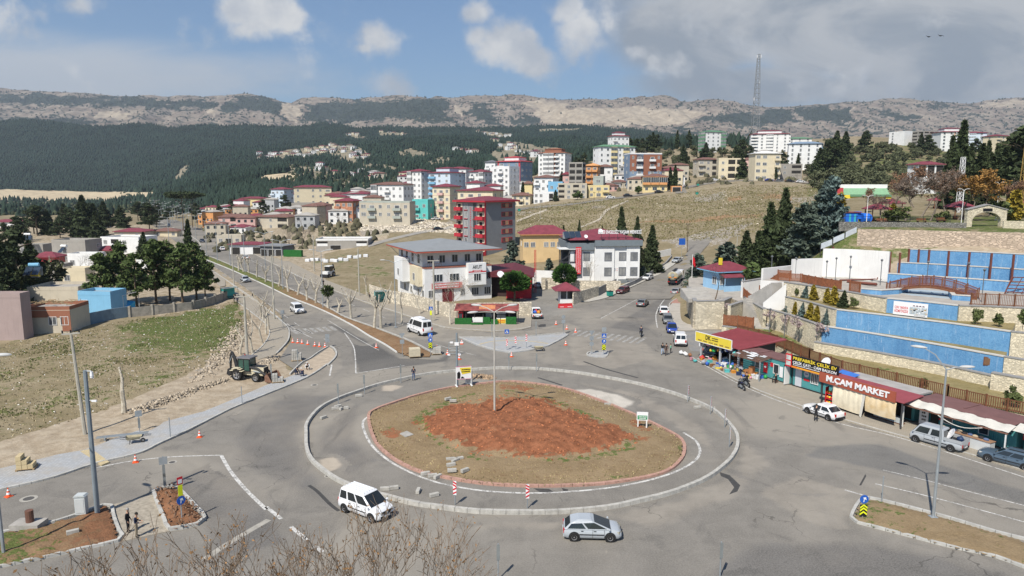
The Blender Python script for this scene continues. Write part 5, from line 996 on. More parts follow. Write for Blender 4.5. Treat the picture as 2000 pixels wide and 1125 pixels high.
LEFTH=[('dark grey concrete house with one white window',97,172,472,222,-.1,2,PCB,FLATR,'.w..'),('white house with beige parapets and laundry',192,282,466,248,-.15,2,PW,FLATR,'wrw.'),('small red walled house behind the dark conifers',60,104,503,205,.0,1,PR,RED,'..'),('low grey shed with white roof sheets',28,80,481,225,.1,2,PCB,FLATR,'w.'),('cottage with pinkish red sheet roof',180,222,490,228,-.1,1,PBG,RED,'w.'),('whitewashed low house before the pinkish roof',128,182,499,205,.0,1,PW,FLATR,'w..'),('far white house with long red roof at the left edge',-20,36,434,410,.0,2,PW,RED,'www'),('far low reddish house near the avenue trees',224,282,453,320,.0,1,PBG,RED,'ww'),('grey house under the antenna and pines',70,118,520,180,.05,1,PCB,FLATR,'.w'),('pale low house between the pines and the red wall',112,160,528,172,.0,1,PC,FLATR,'w.'),('whitish garage beside the avenue conifers',262,300,505,200,.0,1,PW,FLATR,'.'),('brown roofed farmhouse on the far bank of the avenue',300,345,452,330,.1,1,PC,(BRR,),'w.w'),('beige roadside house with flat roof beyond the plane trees',420,470,462,290,.1,1,PBG,FLATR,'wpw')]
for lab,a,b_,yt,Y,ro,fl,wm,rf,pt in LEFTH:bld(lab,a,b_,yt,Y,ro,fl,wm,rf,pt,'.w',.7,group=LH,name='house',cat_='house',z=zf((a+b_-2000)/2/F*Y,Y)-.2)
solar((*P(62,560,147)[:2],5.0),.2,2,'solar heater with pale blue tank on the beige roof',True,1.3,PLB);solar((*P(52,490,222)[:2],6.4),.3,2,'solar heater with white tanks on the grey shed',True,1.2);solar((*P(115,482,205)[:2],4.2),-.2,1,'small solar heater on the red walled house',True,1.2)
q=E('water_tank','yellow water tank beside the pale blue one','water tank',(*P(72,562,149)[:2],4.6));MB().cyl((-.8,0,.7),(.8,0,.7),.6,n=12).B_('tank',Sy,q,True);MB().box(-.7,.7,-.4,.4,0,.2).B_('cradle',Gv,q)
wp_('garden_wall','low blue rendered wall before the blue house',g2([(160,636),(215,624),(254,618)]),0,1.9,.25,mat('faded_blue_render',(.17,.235,.29),.9,.2,.8,.2,streak=.4));wp_('garden_wall','rough grey wall between brown and blue houses',g2([(121,645),(160,637)]),0,2.3,.25,PCB)
wp_('concrete_fence','weathered concrete fence with pillars along the green lot',g2([(254,619),(310,614),(374,607),(412,597),(450,582)]),0,1.7,.2,mat('weathered_fence_concrete',(.27,.25,.215),.92,.25,1.5,.4,streak=.4),pillars=3.6,cat_='fence')
pg=E('pergola','white slatted pergola frame over the yard of the blue house','pergola',(*G(216,607)[:2],0),-.15);b=MB();[b.cyl((x,y,0),(x,y,3.0+.25*(y>2)),.05,n=5)for x in(-2.8,0,2.8)for y in(0,4.5)];b.B_('post',WHITE,pg);b=MB();[b.cyl((-2.9+i*.64,-.3,3.0),(-2.4+i*.64,4.8,3.3),.04,n=4)for i in range(10)];b.cyl((-3,0,2.98),(3,0,2.98),.05,n=4).cyl((-3,4.5,3.22),(3,4.5,3.22),.05,n=4);b.B_('slat',WHITE,pg)
tag(MB().add([(-2,0,1.1),(1.8,-.3,.8),(2.2,1.6,1.5),(-1.6,2,1.9),(0,.9,1.75),(-2,0,.1),(1.8,-.3,.1),(2.2,1.6,.1),(-1.6,2,.1)],[(0,1,4),(1,2,4),(2,3,4),(3,0,4),(0,5,6,1),(1,6,7,2),(2,7,8,3),(3,8,5,0)]).B_('tarpaulin',mat('bright_blue_tarp',(.04,.38,.66),.6,.1),None,False,(*G(234,606)[:2],0)),'bright blue tarpaulin stretched under the pergola','tarpaulin')
bld('black fronted shop with a white canopy beyond the avenue trees',505,562,481,238,-.25,1,PDG,(GRR,),'ppp','',.8,group=None,name='shop',cat_='shop',z=0,rise=.5)
bld('low shop under a red sheet roof with blue sacks in front',448,512,478,246,.0,1,PW,(RR2,),'p.p','',.7,group=None,name='shop',cat_='shop',z=0,rise=.6)
q=bld('half ruined grey building with a pale pink parapet',614,718,470,246,.05,2,PCB,FLATR,['.p..','r..r'],'',.6,group=None,name='ruined_building',cat_='ruin',z=zf(-66,246)-.2,bal=PW)
gb=MB().box(-3.2,3.2,-.6,.6,0,2.6);tag(gb.B_('hedge_wall',HEDG,None,False,(*G(573,503,.1)[:2],0),-.2),'green artificial hedge wall beside the black fronted shop','hedge')
for i in range(13):
 x=602+i*9.2+U(-2,2);p=T(x,511-(i>8)*7+U(-2,2));b=MB().box(-.7,.7,-.55,.55,0,.9).B_('wrapped_bale',mat('white_wrap',(.7,.71,.72),.6,.1),None,False,p,U(-.5,.5),.12);tag(b,'white wrapped bale lying in the row before the ruin','bale','white wrapped bales before the ruin')
wp_('yard_wall','pale retaining wall with rubble above the avenue',[tuple(onT(x,y)[:2])for x,y in((700,262),(760,268))],[zf(*onT(700,262)[:2]),zf(*onT(760,268)[:2])],1.0,.4,STONE)
def m_bluetile():
 m=bpy.data.materials.new('blue_mosaic_tile');m.use_nodes=True;N=NT(m.node_tree);N.n.clear();pos=N.add('ShaderNodeNewGeometry').outputs['Position']
 st=N.noise(N.vmath('MULTIPLY',pos,(2.2,2.2,.12)),1.6,5,.7);st2=N.noise(N.vmath('MULTIPLY',pos,(5,5,.35)),1.5,5,.7);n=N.noise(pos,.8,4);vo=N.add('ShaderNodeTexVoronoi',Vector=pos,Scale=9.0)
 c=N.mix(N.add('ShaderNodeSeparateColor',i0=vo.outputs['Color']).outputs[0],(.085,.225,.43),(.15,.33,.54));c=N.mix(N.ramp(n,.35,.7,0,.5),c,(.17,.36,.58))
 c=N.mix(N.ramp(st,.56,.7,0,.45),c,(.45,.55,.66));c=N.mix(N.ramp(st2,.635,.7,0,.9),c,(.68,.71,.74));c=N.mix(N.ramp(N.noise(N.vmath('MULTIPLY',pos,(1,1,.1)),.5,3),.55,.7,0,.35),c,(.06,.16,.33))
 b=N.add('ShaderNodeBsdfPrincipled',Base__Color=c,Roughness=.45);b.inputs['Specular IOR Level'].default_value=.35;N.add('ShaderNodeOutputMaterial',Surface=b);return m
BLUE=m_bluetile();COPEL=mat('pale_coping',(.52,.50,.46),.8,.1,2);WHW=mat('white_rendered_wall',(.70,.69,.67),.85,.06,.5,.1,streak=.35);DECK=mat('deck_paving',(.38,.35,.31),.9,.15,.7,.1)
GRASS_T=m_soil('terrace_grass',(.22,.185,.085),(.30,.25,.13),(.2,.1,.06))
def terrace(name,front,back,z,m,z0=-.3,sidem=None):
 poly=[tuple(p[:2])for p in front]+[tuple(p[:2])for p in back][::-1]
 return struct(MB().prism(poly,z0,z,0,1).B_(name,[m,sidem or STONE]))
ZG,ZA,ZB,ZD=1.8,4.7,7.0,8.8
fenceline=g2([(1414,637),(1440,652),(1503,669),(1580,703),(1644,727),(1750,752),(1850,777),(1925,794),(2010,812)],ZG)
L0l=g2([(1500,642),(1540,660),(1585,689),(1700,709),(1830,731),(1945,752),(2010,764)],ZG)
soilpoly=fenceline+[tuple(G(x,y,ZG)[:2])for x,y in[(2010,758),(1945,745),(1585,683),(1540,655),(1500,636),(1440,625),(1412,618)]]
struct(MB().prism(soilpoly,-.2,ZG-.06,0,1).B_('terrace',[GRASS_T,STONE]))
soil('terrace',soilpoly,lambda X,Y,d:ZG+(fbm(X/.9,Y/.9,44,3)-.5)*.14*sst(d,0,.6)-.04,lambda px,py:dict(red=0*px,green=.2+.55*pmask(px,py,[[(1440,640),(1500,640),(1580,672),(1590,695),(1500,668)],[(1690,712),(1830,738),(1810,742),(1700,725)]],6)),GRASS_T,.35)
def wl(px,z):return g2(px,z)
def rwall(label,px,ztop,z0,m,t=.45,cope=COPEL,name='retaining_wall',cat_='retaining wall'):return wp_(name,label,wl(px,ztop),z0,ztop-z0,t,m,cope,None,None,cat_)
rwall('low cream stone wall under the bottom blue basin wall',[(1592,668),(1700,686),(1830,710),(1952,737)],3.0,ZG-.3,STONE,.5,Cp)
WA=[(1494,602),(1540,614),(1607,637)];T1=[(1607.5,637),(1700,651),(1830,673),(1962,697)];WB=[(1536,580),(1580,590),(1635,605)];T2=[(1635.5,605),(1740,617),(1860,632),(1975,648)]
WC=[(1533,551),(1600,561),(1680,574),(1733,583)];T3=[(1733.5,583),(1800,589),(1872,597)];WCR=[(1872.5,597),(1940,599),(2015,603)]
rwall('lowest cream stone planter wall left of the blue basins',WA,ZA,ZG-.3,STONE,.45,Cp);rwall('bottom blue tiled basin wall with a small brown hatch',T1,ZA,2.6,BLUE,.45)
rwall('middle cream stone planter wall with dark coping',WB,ZB,ZA-.4,STONE,.45,Cp);rwall('long middle blue tiled basin wall streaked with white',T2,ZB,ZA-.4,BLUE,.45)
rwall('upper cream stone wall under the wooden deck fence',WC,ZD,ZB-.4,STONE,.45,Cp);rwall('upper blue tiled wall carrying the white banner',T3,ZD,ZB-.4,BLUE,.45);rwall('upper cream stone wall right of the banner wall',WCR,ZD,ZB-1.2,STONE,.45,Cp)
rwall('grey edged stone pier at the right end of the middle basin',[(1975.5,648),(2015,652)],ZB,ZA-.4,STONE,.45,Cp);rwall('grey edged stone pier at the right end of the bottom basin',[(1962.5,697),(2015,705)],ZA,2.0,STONE,.45,Cp);rwall('square stone pier below the bottom basin end',[(1938,728),(2015,742)],3.6,ZG-.4,STONE,.6,Cp)
def sh(l,d):return[(p[0]+.62*d,p[1]+.78*d)for p in l]
fa=wl(WA,ZA)+wl(T1,ZA)[1:];fb=wl(WB,ZB)+wl(T2,ZB)[1:];fc=wl(WC,ZD)+wl(T3,ZD)[1:]+wl(WCR,ZD)[1:]
terrace('terrace',sh(fa,.1),sh(fa,9),ZA-.12,GRASS_T);terrace('terrace',sh(fb,.1),sh(fb,9),ZB-.12,GRASS_T)
hat=E('wall_hatch','square brown hatch in the bottom blue wall','hatch',(*P(1926,704,80.4)[:2],0));p_=P(1926,704,80.2);hat.location=(p_.x,p_.y-.55,p_.z-.5);hat.rotation_euler=(0,0,-.8);MB().box(-.55,.55,-.1,0,0,1.0).box(-.45,.45,-.14,-.1,.1,.9,1).B_('panel',[WOOD,mat('rusty_hatch',(.2,.11,.06),.8)],hat)
back=g2([(1488,548),(1566,541),(1640,543),(1733,553),(1800,558),(1900,565),(2015,574)],ZD)
struct(MB().prism(sh(fc,.1)+[(p[0],p[1]+.6)for p in back][::-1],2,ZD,0,1).B_('terrace',[DECK,WHW]))
rwall('white rendered wall closing the deck, tall right part',[(1605,541),(1640,542.5),(1700,546),(1734,551)],ZD,ZD-.3,WHW,.5)
def upwall(label,px,z0,ztop,m,t=.4,cope=None,shift=0.0):return wp_('retaining_wall',label,sh(g2(px,z0),shift),z0-.3,ztop-z0+.3,t,m,cope,None,None,'retaining wall')
upwall('white rendered wall of the deck, stepped left part',[(1488,552),(1545,545)],ZD-.5,10.6,WHW);upwall('white rendered wall of the deck, middle step',[(1545.5,543),(1604,540.5)],ZD,11.9,WHW);upwall('tall white rendered wall with brown posts behind the deck',[(1604.5,540.5),(1660,542.5),(1734,549)],ZD,13.5,WHW)
upwall('low blue tiled front ledge below the back basins',[(1733,553),(1800,558),(1900,565),(2015,574)],ZD,10.3,BLUE,.4,COPEL);upwall('blue tiled back basin, lower tier',[(1748,551),(1800,554),(1900,561),(2015,570)],ZD,11.8,BLUE,.4,COPEL,1.0);upwall('blue tiled back basin, upper tier with brown posts',[(1766,549),(1800,551),(1900,557),(2015,566)],ZD,13.7,BLUE,.4,COPEL,2.1)
BRST=mat('brown_steel_post',(.16,.055,.04),.6,.15);bi=0
for x,y,h in((1622,538,4.9),(1733,548,4.6),(1751,551,4.6),(1768,551,5.2),(1787,552,5.2),(1807,553,5.2),(1845,557,5.2),(1885,561,5.2),(1928,564,5.2),(1971,568,5.2)):
 p=G(x,y,ZD);p=Vector((p.x+(0 if x<1740 else .45),p.y+(-.35 if x<1740 else .4),ZD));o=E('steel_post',f'brown steel post, {["leftmost, alone on the white wall", "second, at the end of the white wall", "third, at the wall corner", "fourth, first on the blue tiles", "fifth, on the shaded blue tiles", "sixth, on the shaded blue tiles", "seventh, beside white streaks", "eighth, beside white stains", "ninth, right of the white stains", "rightmost of the blue wall"][bi]}','post',p,0,'brown posts along the back walls');bi+=1
 MB().box(-.12,.12,-.12,.12,0,h).B_('shaft',BRST,o);MB().box(-.2,.2,-.2,.2,-.01,.06).B_('base_plate',BRST,o)
o=E('leaning_beam','brown steel beam leaning against the white wall','beam',G(1709,547,ZD));MB().cyl((0,-.4,.02),(2.3,.6,3.6),.11,n=4).B_('beam',BRST,o);MB().cyl((.5,-.8,0),(2.0,.55,3.0),.06,n=4).B_('strut',Sd,o)
for i,(x0,y0,x1,y1)in enumerate(((1640,549,1715,547),(1655,552,1712,560))):
 a,b=G(x0,y0,ZD),G(x1,y1,ZD);o=E('loose_beam',['long thin brown beam lying on the deck','thick brown beam lying on the deck beside the fence'][i],'beam',a,0);v=b-a;MB().cyl((0,0,.15),(v.x,v.y,.15+.2*i),.12+.1*i,n=4).B_('beam',BRST,o);MB().box(-.1,.1,-.1,.1,0,.1).B_('spacer',Sd,o)
struct(MB().prism(g2([(1752,571),(1780,577),(1850,583),(1888,586),(1890,577),(1858,570),(1800,566),(1765,566)],ZD),ZD,ZD+.012).B_('pool_floor',mat('pale_pool_floor',(.36,.43,.48),.7,.08,.6)))
for lab,px in(('low blue pool rim left of the footbridge',[(1682,573),(1720,576),(1752,574),(1770,569)]),('low blue pool rim right under the footbridge',[(1895,588),(1862,586),(1855,578),(1875,573),(1905,576)])):wp_('pool_rim',lab,g2(px,ZD),ZD-.1,.75,.45,BLUE,COPEL,None,None,'pool rim')
def fence(label,pts,h,span=1.9,m=WOOD,gap=.16,name='wooden_fence',group=None,solid=.09,cat_='fence'):
 """pts world (x,y,z) corners"""
 r=E(name,label,cat_,pts[0],0,group);o=Vector(pts[0])
 for k in range(len(pts)-1):
  a,b=Vector(pts[k])-o,Vector(pts[k+1])-o;n=max(1,round((b-a).length/span))
  for i in range(n+(k==len(pts)-2)):
   p=a.lerp(b,i/n);MB().box(p.x-.08,p.x+.08,p.y-.08,p.y+.08,p.z-.2,p.z+h+.12).B_('post',m,r)
  for i in range(n):
   p,q=a.lerp(b,i/n),a.lerp(b,(i+1)/n);d=(q-p);u=Vector((d.x,d.y,0)).normalized();s=MB();L=d.length;c=max(2,int(L/gap))
   M=Matrix.Translation(p)@Matrix(((u.x,-u.y,0,0),(u.y,u.x,0,0),(0,0,1,0),(0,0,0,1)));LX=Vector((d.x,d.y,0)).length;sl=d.z/LX
   for z in(.12,h-.06):s.add([(.08,-.03,z+.08*sl),(LX-.08,-.03,z+sl*(LX-.08)),(LX-.08,.03,z+sl*(LX-.08)),(.08,.03,z+.08*sl),(.08,-.03,z+.08*sl+.09),(LX-.08,-.03,z+sl*(LX-.08)+.09),(LX-.08,.03,z+sl*(LX-.08)+.09),(.08,.03,z+.08*sl+.09)],[(0,3,2,1),(4,5,6,7),(0,1,5,4),(1,2,6,5),(2,3,7,6),(3,0,4,7)],0,M)
   for j in range(c):x=.12+(LX-.24)*(j+.5)/c;s.add([(x-solid/2,-.012,.22+sl*x),(x+solid/2,-.012,.22+sl*x),(x+solid/2,.012,.22+sl*x),(x-solid/2,.012,.22+sl*x),(x-solid/2,-.012,h-.07+sl*x),(x+solid/2,-.012,h-.07+sl*x),(x+solid/2,.012,h-.07+sl*x),(x-solid/2,.012,h-.07+sl*x)],[(0,3,2,1),(4,5,6,7),(0,1,5,4),(1,2,6,5),(2,3,7,6),(3,0,4,7)],0,M)
   s.B_('slat_panel',m,r)
 return r
def g3(px,z):return[tuple(G(x,y,z))for x,y in px]
fl=[(*p,ZG)for p in fenceline]
fence('brown slat fence behind the big red roofed stall',fl[1:4],1.4,2.0);fence('brown slat fence behind the container shops up to the lamp post',fl[3:7],1.35,2.3,gap=.2);fence('brown slat fence behind the white awning shop',fl[6:],1.2,2.2,gap=.22)
WD2=mat('reddish_deck_fence',(.23,.085,.04),.7,.3,3,.2)
fence('solid reddish fence along the left edge of the deck',g3([(1566,552),(1605,560),(1642,566)],ZD),1.3,1.5,WD2,.12,solid=.11);fence('short reddish fence panel alone on the deck edge',g3([(1659,569),(1679,572)],ZD),1.5,2,WD2,.14);fence('open brown railing on the right edge of the deck',g3([(1896,596),(1950,598),(2012,601)],ZD),1.5,1.6,WOOD,.2,solid=.05)
fence('brown fence round the small lower terrace beside the stone wall',g3([(1413,636),(1441,638),(1471,642)],1.9),1.7,1.6,WD2,.13,solid=.11);fence('reddish fence at the head of the white stair wall',g3([(1494,541),(1544,545)],ZD),1.3,1.7,WD2,.14)
fence('brown stair fence beside the lower flight',[tuple(G(1452,577,5.2)),tuple(G(1496,616,3.0))],1.25,1.3,WD2,.13,solid=.11);fence('brown stair fence along the upper white flight',[tuple(G(1483,573,6.0)),tuple(G(1521,548,ZD)),tuple(G(1563,551,ZD))],1.25,1.4,WD2,.14)
st=E('staircase','grey concrete staircase climbing from the lawn to the deck','staircase',G(1490,632,ZG));o=st.location
def flight(a,b,n,w,name):
 mb=MB();a,b=a-o,b-o;d=b-a;u=Vector((d.x,d.y,0)).normalized();v=Vector((-u.y,u.x,0))*w/2;L=Vector((d.x,d.y,0)).length
 for i in range(n):
  p=a+u*L*i/n;q=a+u*L*(i+1)/n;z=a.z+d.z*(i+1)/n
  mb.prism([(p+v)[:2],(p-v)[:2],(q-v)[:2],(q+v)[:2]],min(a.z,0)-.3,z)
 mb.B_(name,mat('stair_concrete',(.40,.38,.35),.9,.15,1),st)
flight(G(1484,642,ZG),G(1492,622,3.0),6,2.8,'flight');flight(G(1492,620,3.0),G(1462,582,5.6),12,2.2,'flight');flight(G(1470,580,5.6),G(1518,552,ZD-.05),14,1.8,'flight')
wp_('stair_wall','white triangular wall under the upper flight',g2([(1490,604),(1533,606)],4.6),4.0,[1.6,4.75],.4,WHW);wp_('stair_wall','white wall left of the stairs behind the stone wall',g2([(1448,575),(1491,572)],5.2),4.4,[3.0,3.4],.4,WHW,Cp)
rwall('cream stone wall flanking the lower stair flight',[(1452,577),(1470,590),(1494,604)],4.9,ZG-.4,STONE,.5,Cp)
ZT4=4.75;ca=[tuple(G(1343,588)[:2]),tuple(G(1344,610)[:2]),tuple(G(1356,643)[:2])];cb=[tuple(G(1356.5,643)[:2]),tuple(G(1410,642)[:2]),tuple(G(1424,634)[:2])]
wp_('retaining_wall','dark rubble stone wall along the uphill road',ca,-.2,[3.3,4.9,4.95],.6,SnD,Cp,None,None,'retaining wall');wp_('retaining_wall','cream lattice pointed stone wall above the parking corner',cb,-.2,ZT4+.2,.6,m_pattern('lattice_pointed_stone',(.66,.59,.46),2.0,'cell',.85),Cp,None,None,'retaining wall');rwall('cream stone wall with brown door behind the small lower terrace',[(1424.5,597),(1452,588)],5.0,-.2,STONE,.5,Cp)
struct(MB().prism([ca[0],ca[1],ca[2],cb[1],cb[2],tuple(G(1452,588,5)[:2]),tuple(G(1490,572,5.2)[:2]),(47,138),(44,150),(38,150)],-.3,ZT4-.1,0,1).B_('terrace',[DECK,SnD]))
rwall('low cream planter wall in front of the small lower terrace',[(1411,637),(1441,641),(1446,652)],1.9,-.2,STONE,.4,Cp)
stp=E('steps','broad grey steps beside the dark rubble wall','steps',G(1370,585,ZT4-.1));b=MB();[b.box(-2.2,2.2,i*.75,i*.75+.75,-.5,.14*(i+1))for i in range(8)];b.B_('tread',MATS['stair_concrete'],stp)
dr=E('wall_door','narrow brown door in the cream stone wall by the stairs','door',G(1453,612,2.0),-.5);MB().box(-.5,.5,-.35,-.25,0,2.1).box(-.4,.4,-.38,-.35,.1,2.0,1).B_('leaf',[WOOD,mat('brown_door_leaf',(.14,.06,.035),.7)],dr)
bh=bld('small sky blue hut with maroon hip roof above the stone walls',1388,1470,531,131,.3,1,mat('plaster_hut_blue',(.30,.50,.70),.85,.06,.6,.1,streak=.3),(RR2,PLB),'w..d','.w',.8,group=None,name='hut',cat_='hut',z=ZT4-.1,over=.9,rise=1.5,fr=FR_W)
MB().add([(-3.4,-2.2,2.5),(.9,-2.2,2.5),(.9,-.05,3.1),(-3.4,-.05,3.1),(-3.4,-2.2,2.6),(.9,-2.2,2.6),(.9,-.05,3.2),(-3.4,-.05,3.2)],[(0,3,2,1),(4,5,6,7),(0,1,5,4),(1,2,6,5),(2,3,7,6),(3,0,4,7)]).B_('porch_roof',RR2,bh);MB().box(-3.4,.9,-2.1,-2.0,0,1.0).box(-3.3,-3.2,-2.1,-2,1,2.5).box(.8,.9,-2.1,-2,1,2.5).B_('porch',MATS['plaster_hut_blue'],bh);MB().box(-2.3,-1.8,1.2,1.7,4.5,5.8).B_('chimney',Sy,bh)
a,b=G(1734,569,ZD),G(1909,584,ZD);v=b-a;L=v.length;fb_=E('footbridge','arched brown wooden footbridge over the dry pool','footbridge',a,atan2(v.y,v.x));n=16;arc=lambda t:.1+1.25*sin(pi*t)
dk=MB();[dk.add([(L*i/n,-1,arc(i/n)),(L*(i+1)/n,-1,arc((i+1)/n)),(L*(i+1)/n,1,arc((i+1)/n)),(L*i/n,1,arc(i/n)),(L*i/n,-1,arc(i/n)-.3),(L*(i+1)/n,-1,arc((i+1)/n)-.3),(L*(i+1)/n,1,arc((i+1)/n)-.3),(L*i/n,1,arc(i/n)-.3)],[(0,1,2,3),(7,6,5,4),(4,5,1,0),(6,7,3,2)])for i in range(n)];dk.B_('deck',WOOD,fb_)
for yy in(-1,1):
 rr=MB();[rr.cyl((L*i/80,yy,arc(i/80)),(L*i/80,yy,arc(i/80)+1.15),.03,n=4)for i in range(81)];rr.tube([(L*i/n,yy,arc(i/n)+1.15)for i in range(n+1)],.055,4).tube([(L*i/n,yy,arc(i/n)+.15)for i in range(n+1)],.04,4);rr.B_('balustrade',mat('bridge_balustrade',(.20,.075,.055),.7,.2),fb_)
 for i in range(0,n+1,2):MB().box(L*i/n-.07,L*i/n+.07,yy-.07,yy+.07,arc(i/n)-.3,arc(i/n)+1.35).B_('post',WOOD,fb_)
sw=E('timber_frame','leaning brown lattice frame at the right end of the deck','lattice frame',G(1962,574,ZD),-.35);b=MB();[b.cyl((0+.3*z,0,z),(5+.1*z,0,z),.07,n=4)for z in(.3,.8,1.3,1.8,2.4)];[b.cyl((i*1.0,.02,.1),(i*1.0+.9,.02,2.4),.05,n=4)for i in range(5)];b.B_('lattice',BRST,sw);MB().cyl((0,0,0),(.75,0,2.5),.09,n=4).cyl((5,0,0),(5.3,0,2.5),.09,n=4).B_('post',BRST,sw)
p=G(1748,610,7.2);p0=P(1750,584,92.9);p1=P(1817,591,90.1);v=p1-p0;bn=E('banner','white banner with red lettering and a photo on the upper blue wall','banner',(p0.x-.55,p0.y-.55,ZB+.1),atan2(v.y,v.x));LW=Vector((v.x,v.y)).length
MB().box(0,LW,-.05,0,0,1.75).B_('cloth',Sw,bn);txt('ÇOK YAKINDA',bn,'lettering',Sr,(.15,-.055,.82),(pi/2,0,0),LW*.40,.34,.01,.012);txt('HİZMETİNİZDE',bn,'lettering',Sr,(.15,-.055,.34),(pi/2,0,0),LW*.40,.34,.01,.012)
ph=MB().box(LW*.48,LW*.98,-.06,-.051,.25,1.2,0);
for i in range(26):x,z=LW*U(.5,.93),U(.27,1.0);ph.box(x,x+U(.1,.3),-.066,-.0605,z,z+U(.05,.18),rng.choice([1,2,3,3]))
ph.B_('printed_photo',[mat('print_grey',(.42,.47,.5),.5,.3,3),Sk,mat('print_tan',(.5,.38,.22),.5),Sw],bn)
b=MB();[b.sidey([(LW*(.56+.09*i),1.3),(LW*(.64+.09*i),1.3),(LW*(.62+.09*i),1.44),(LW*(.58+.09*i),1.44)],-.06,-.051)for i in range(4)];b.B_('printed_roofs',mat('print_purple',(.12,.08,.12),.5),bn);sm_(bn,LW*.62,LW*.96,.06,.2,-.058,1,FR_G,14,3)
def dwall(label,cols,z0,h,t,m,cope=None,name='retaining_wall',cat_='retaining wall'):
 pts=[((x-1000)/F*(Y*CT-(z0-HC)*ST),Y)for x,Y in cols];return wp_(name,label,pts,z0,h,t,m,cope,None,None,cat_)
dwall('tall pinkish rubble stone wall below the upper park',[(1672,124.5),(1800,120),(1900,117),(2030,113)],12.0,4.3,.6,STONE_P)
dwall('dark lattice stone parapet along the upper park',[(1638,131),(1740,130),(1886,127.5)],15.9,1.3,.4,STONE_G,None,'parapet_wall','wall');dwall('pale stone parapet right of the arched gate',[(1958,126),(2030,125)],15.9,1.7,.4,STONE,None,'parapet_wall','wall')
q=E('park_railing','thin black railing on the lattice parapet of the upper park','railing',P(1640,440,131.3));o_=q.location;b=MB()
for i in range(10):Y=131.4-i*.4;x=(1645+i*26-1000)/F*Y;b.cyl((x-o_.x,Y-o_.y,17.0-o_.z),(x-o_.x,Y-o_.y,18.3-o_.z),.05,n=4)
b.cyl((x-o_.x,Y-o_.y,18.2-o_.z),((1645-1000)/F*131.4-o_.x,131.4-o_.y,18.2-o_.z),.03,n=4);b.B_('rail',Bk,q)
gt=E('arched_gate','cream stone gate with a wide arch and dark name plate','gate',(*onT(1923,131)[:2],16.3),-.1);n=14;b=MB();W_=3.4;A=[(2.5*cos(pi-pi*i/n),1.0+1.7*sin(pi*i/n))for i in range(n+1)];top=lambda x:3.1+.9*(1-abs(x)/W_)
for i in range(n):(x0,z0),(x1,z1)=A[i],A[i+1];b.sidey([(x0,z0),(x1,z1),(x1,top(x1)),(x0,top(x0))],-.5,.5)
b.sidey([(-W_,-.3),(-2.5,-.3),(-2.5,1.0),(-2.5,top(-2.5)),(-W_,top(-W_))],-.5,.5).sidey([(2.5,-.3),(W_,-.3),(W_,top(W_)),(2.5,top(2.5)),(2.5,1)],-.5,.5);b.B_('arch',STONE,gt);MB().box(-.8,.8,-.58,-.5,2.85,3.35).B_('name_plate',Sk,gt)
b=MB();[b.sidey([(x0,top(x0)),(x1,top(x1)),(x1,top(x1)+.15),(x0,top(x0)+.15)],-.65,.65)for x0,x1 in((-W_-.1,0),(0,W_+.1))];b.B_('coping',Cp,gt)
GZ=0
for x,Y,s,lab in((1711,150,1.0,'maroon roofed picnic shelter nearest the yellow conifer'),(1740,190,1.1,'maroon roofed shelter farther back among bare trees'),(1873,155,1.1,'maroon roofed shelter left of the arched gate'),(1830,215,1,'far maroon roofed shelter behind the bare trees'),(1990,175,1.2,'maroon roofed shelter at the right edge of the park')):
 p=onT(x,Y);g_=E('park_shelter',lab,'shelter',p,U(-.2,.2),'picnic shelters in the upper park',s);MB().box(-1.7,-1.55,-1.7,-1.55,-.2,2.4).box(1.55,1.7,-1.7,-1.55,-.2,2.4).box(-1.7,-1.55,1.55,1.7,-.2,2.4).box(1.55,1.7,1.55,1.7,-.2,2.4).B_('post',WOOD,g_)
 rb,ms=hr_(3.4,3.4,.5,1.2,RR2,None,.12);rb.B_('roof',ms,g_).location=(0,-1.7,2.4);MB().box(-1,1,-.4,.4,.65,.72).box(-1,1,-1,-.65,.4,.46).box(-1,1,.65,1,.4,.46).box(-.8,-.7,-.9,.9,0,.65).box(.7,.8,-.9,.9,0,.65).B_('picnic_table',WOOD,g_)
pl=E('play_structure','bright blue play structure with round slide tubes in the upper park','playground',onT(1672,146));BL_=mat('play_blue',(.02,.14,.6),.4,.1);b=MB();b.box(-2.6,-.2,-1,1,0,2.2).box(-.2,.6,-.8,.8,1.0,2.5).cyl((.6,-1.2,1.2),(1.8,-1.2,1.2),.9,n=10).cyl((1.8,-1,1.2),(1.8,1,1.2),1.0,n=10);b.B_('tower',BL_,pl);MB().box(-2.8,.4,-1.2,1.2,2.3,2.45).B_('roof',RR2,pl);MB().box(-2,-1.6,-1.06,-1,0,2).box(-1,-.6,-1.06,-1,0,2).B_('panel',mat('play_teal',(.05,.4,.5),.4),pl)
for i,(x,Y)in enumerate(((1722,139),(1800,141),(1838,143))):
 bq=E('bench',['park bench near the blue play structure','pale picnic bench set under the middle bare tree','park bench left of the gate shelter'][i],'bench',onT(x,Y),.1*i,'benches of the upper park');MB().box(-1,1,-.25,.25,.42,.5).B_('seat',WOOD,bq);MB().box(-1,1,.22,.28,.6,.95).B_('backrest',WOOD,bq);[MB().box(s-.05,s+.05,-.2,.28,0,.42).B_('leg',Bk,bq)for s in(-.8,.8)]
cs=E('sheet_fence','bent white corrugated sheet fence climbing the slope','fence',onT(1600,127));o_=cs.location
for i in range(3):
 a=P(1602+24*i,487-11*i,127.5)-o_;b_=P(1625+24*i,478-12*i,127.2)-o_;MB().add([tuple(a),tuple(b_),(b_.x,b_.y+.1,b_.z+1.0),(a.x,a.y+.1,a.z+1.0)],[(0,1,2,3)]).B_('sheet',mat('bent_white_sheet',(.62,.64,.66),.35,.12,1.5,0,.4),cs);MB().box(a.x-.05,a.x+.05,a.y-.12,a.y-.02,a.z-1.2,a.z+1.1).B_('post',Sd,cs)
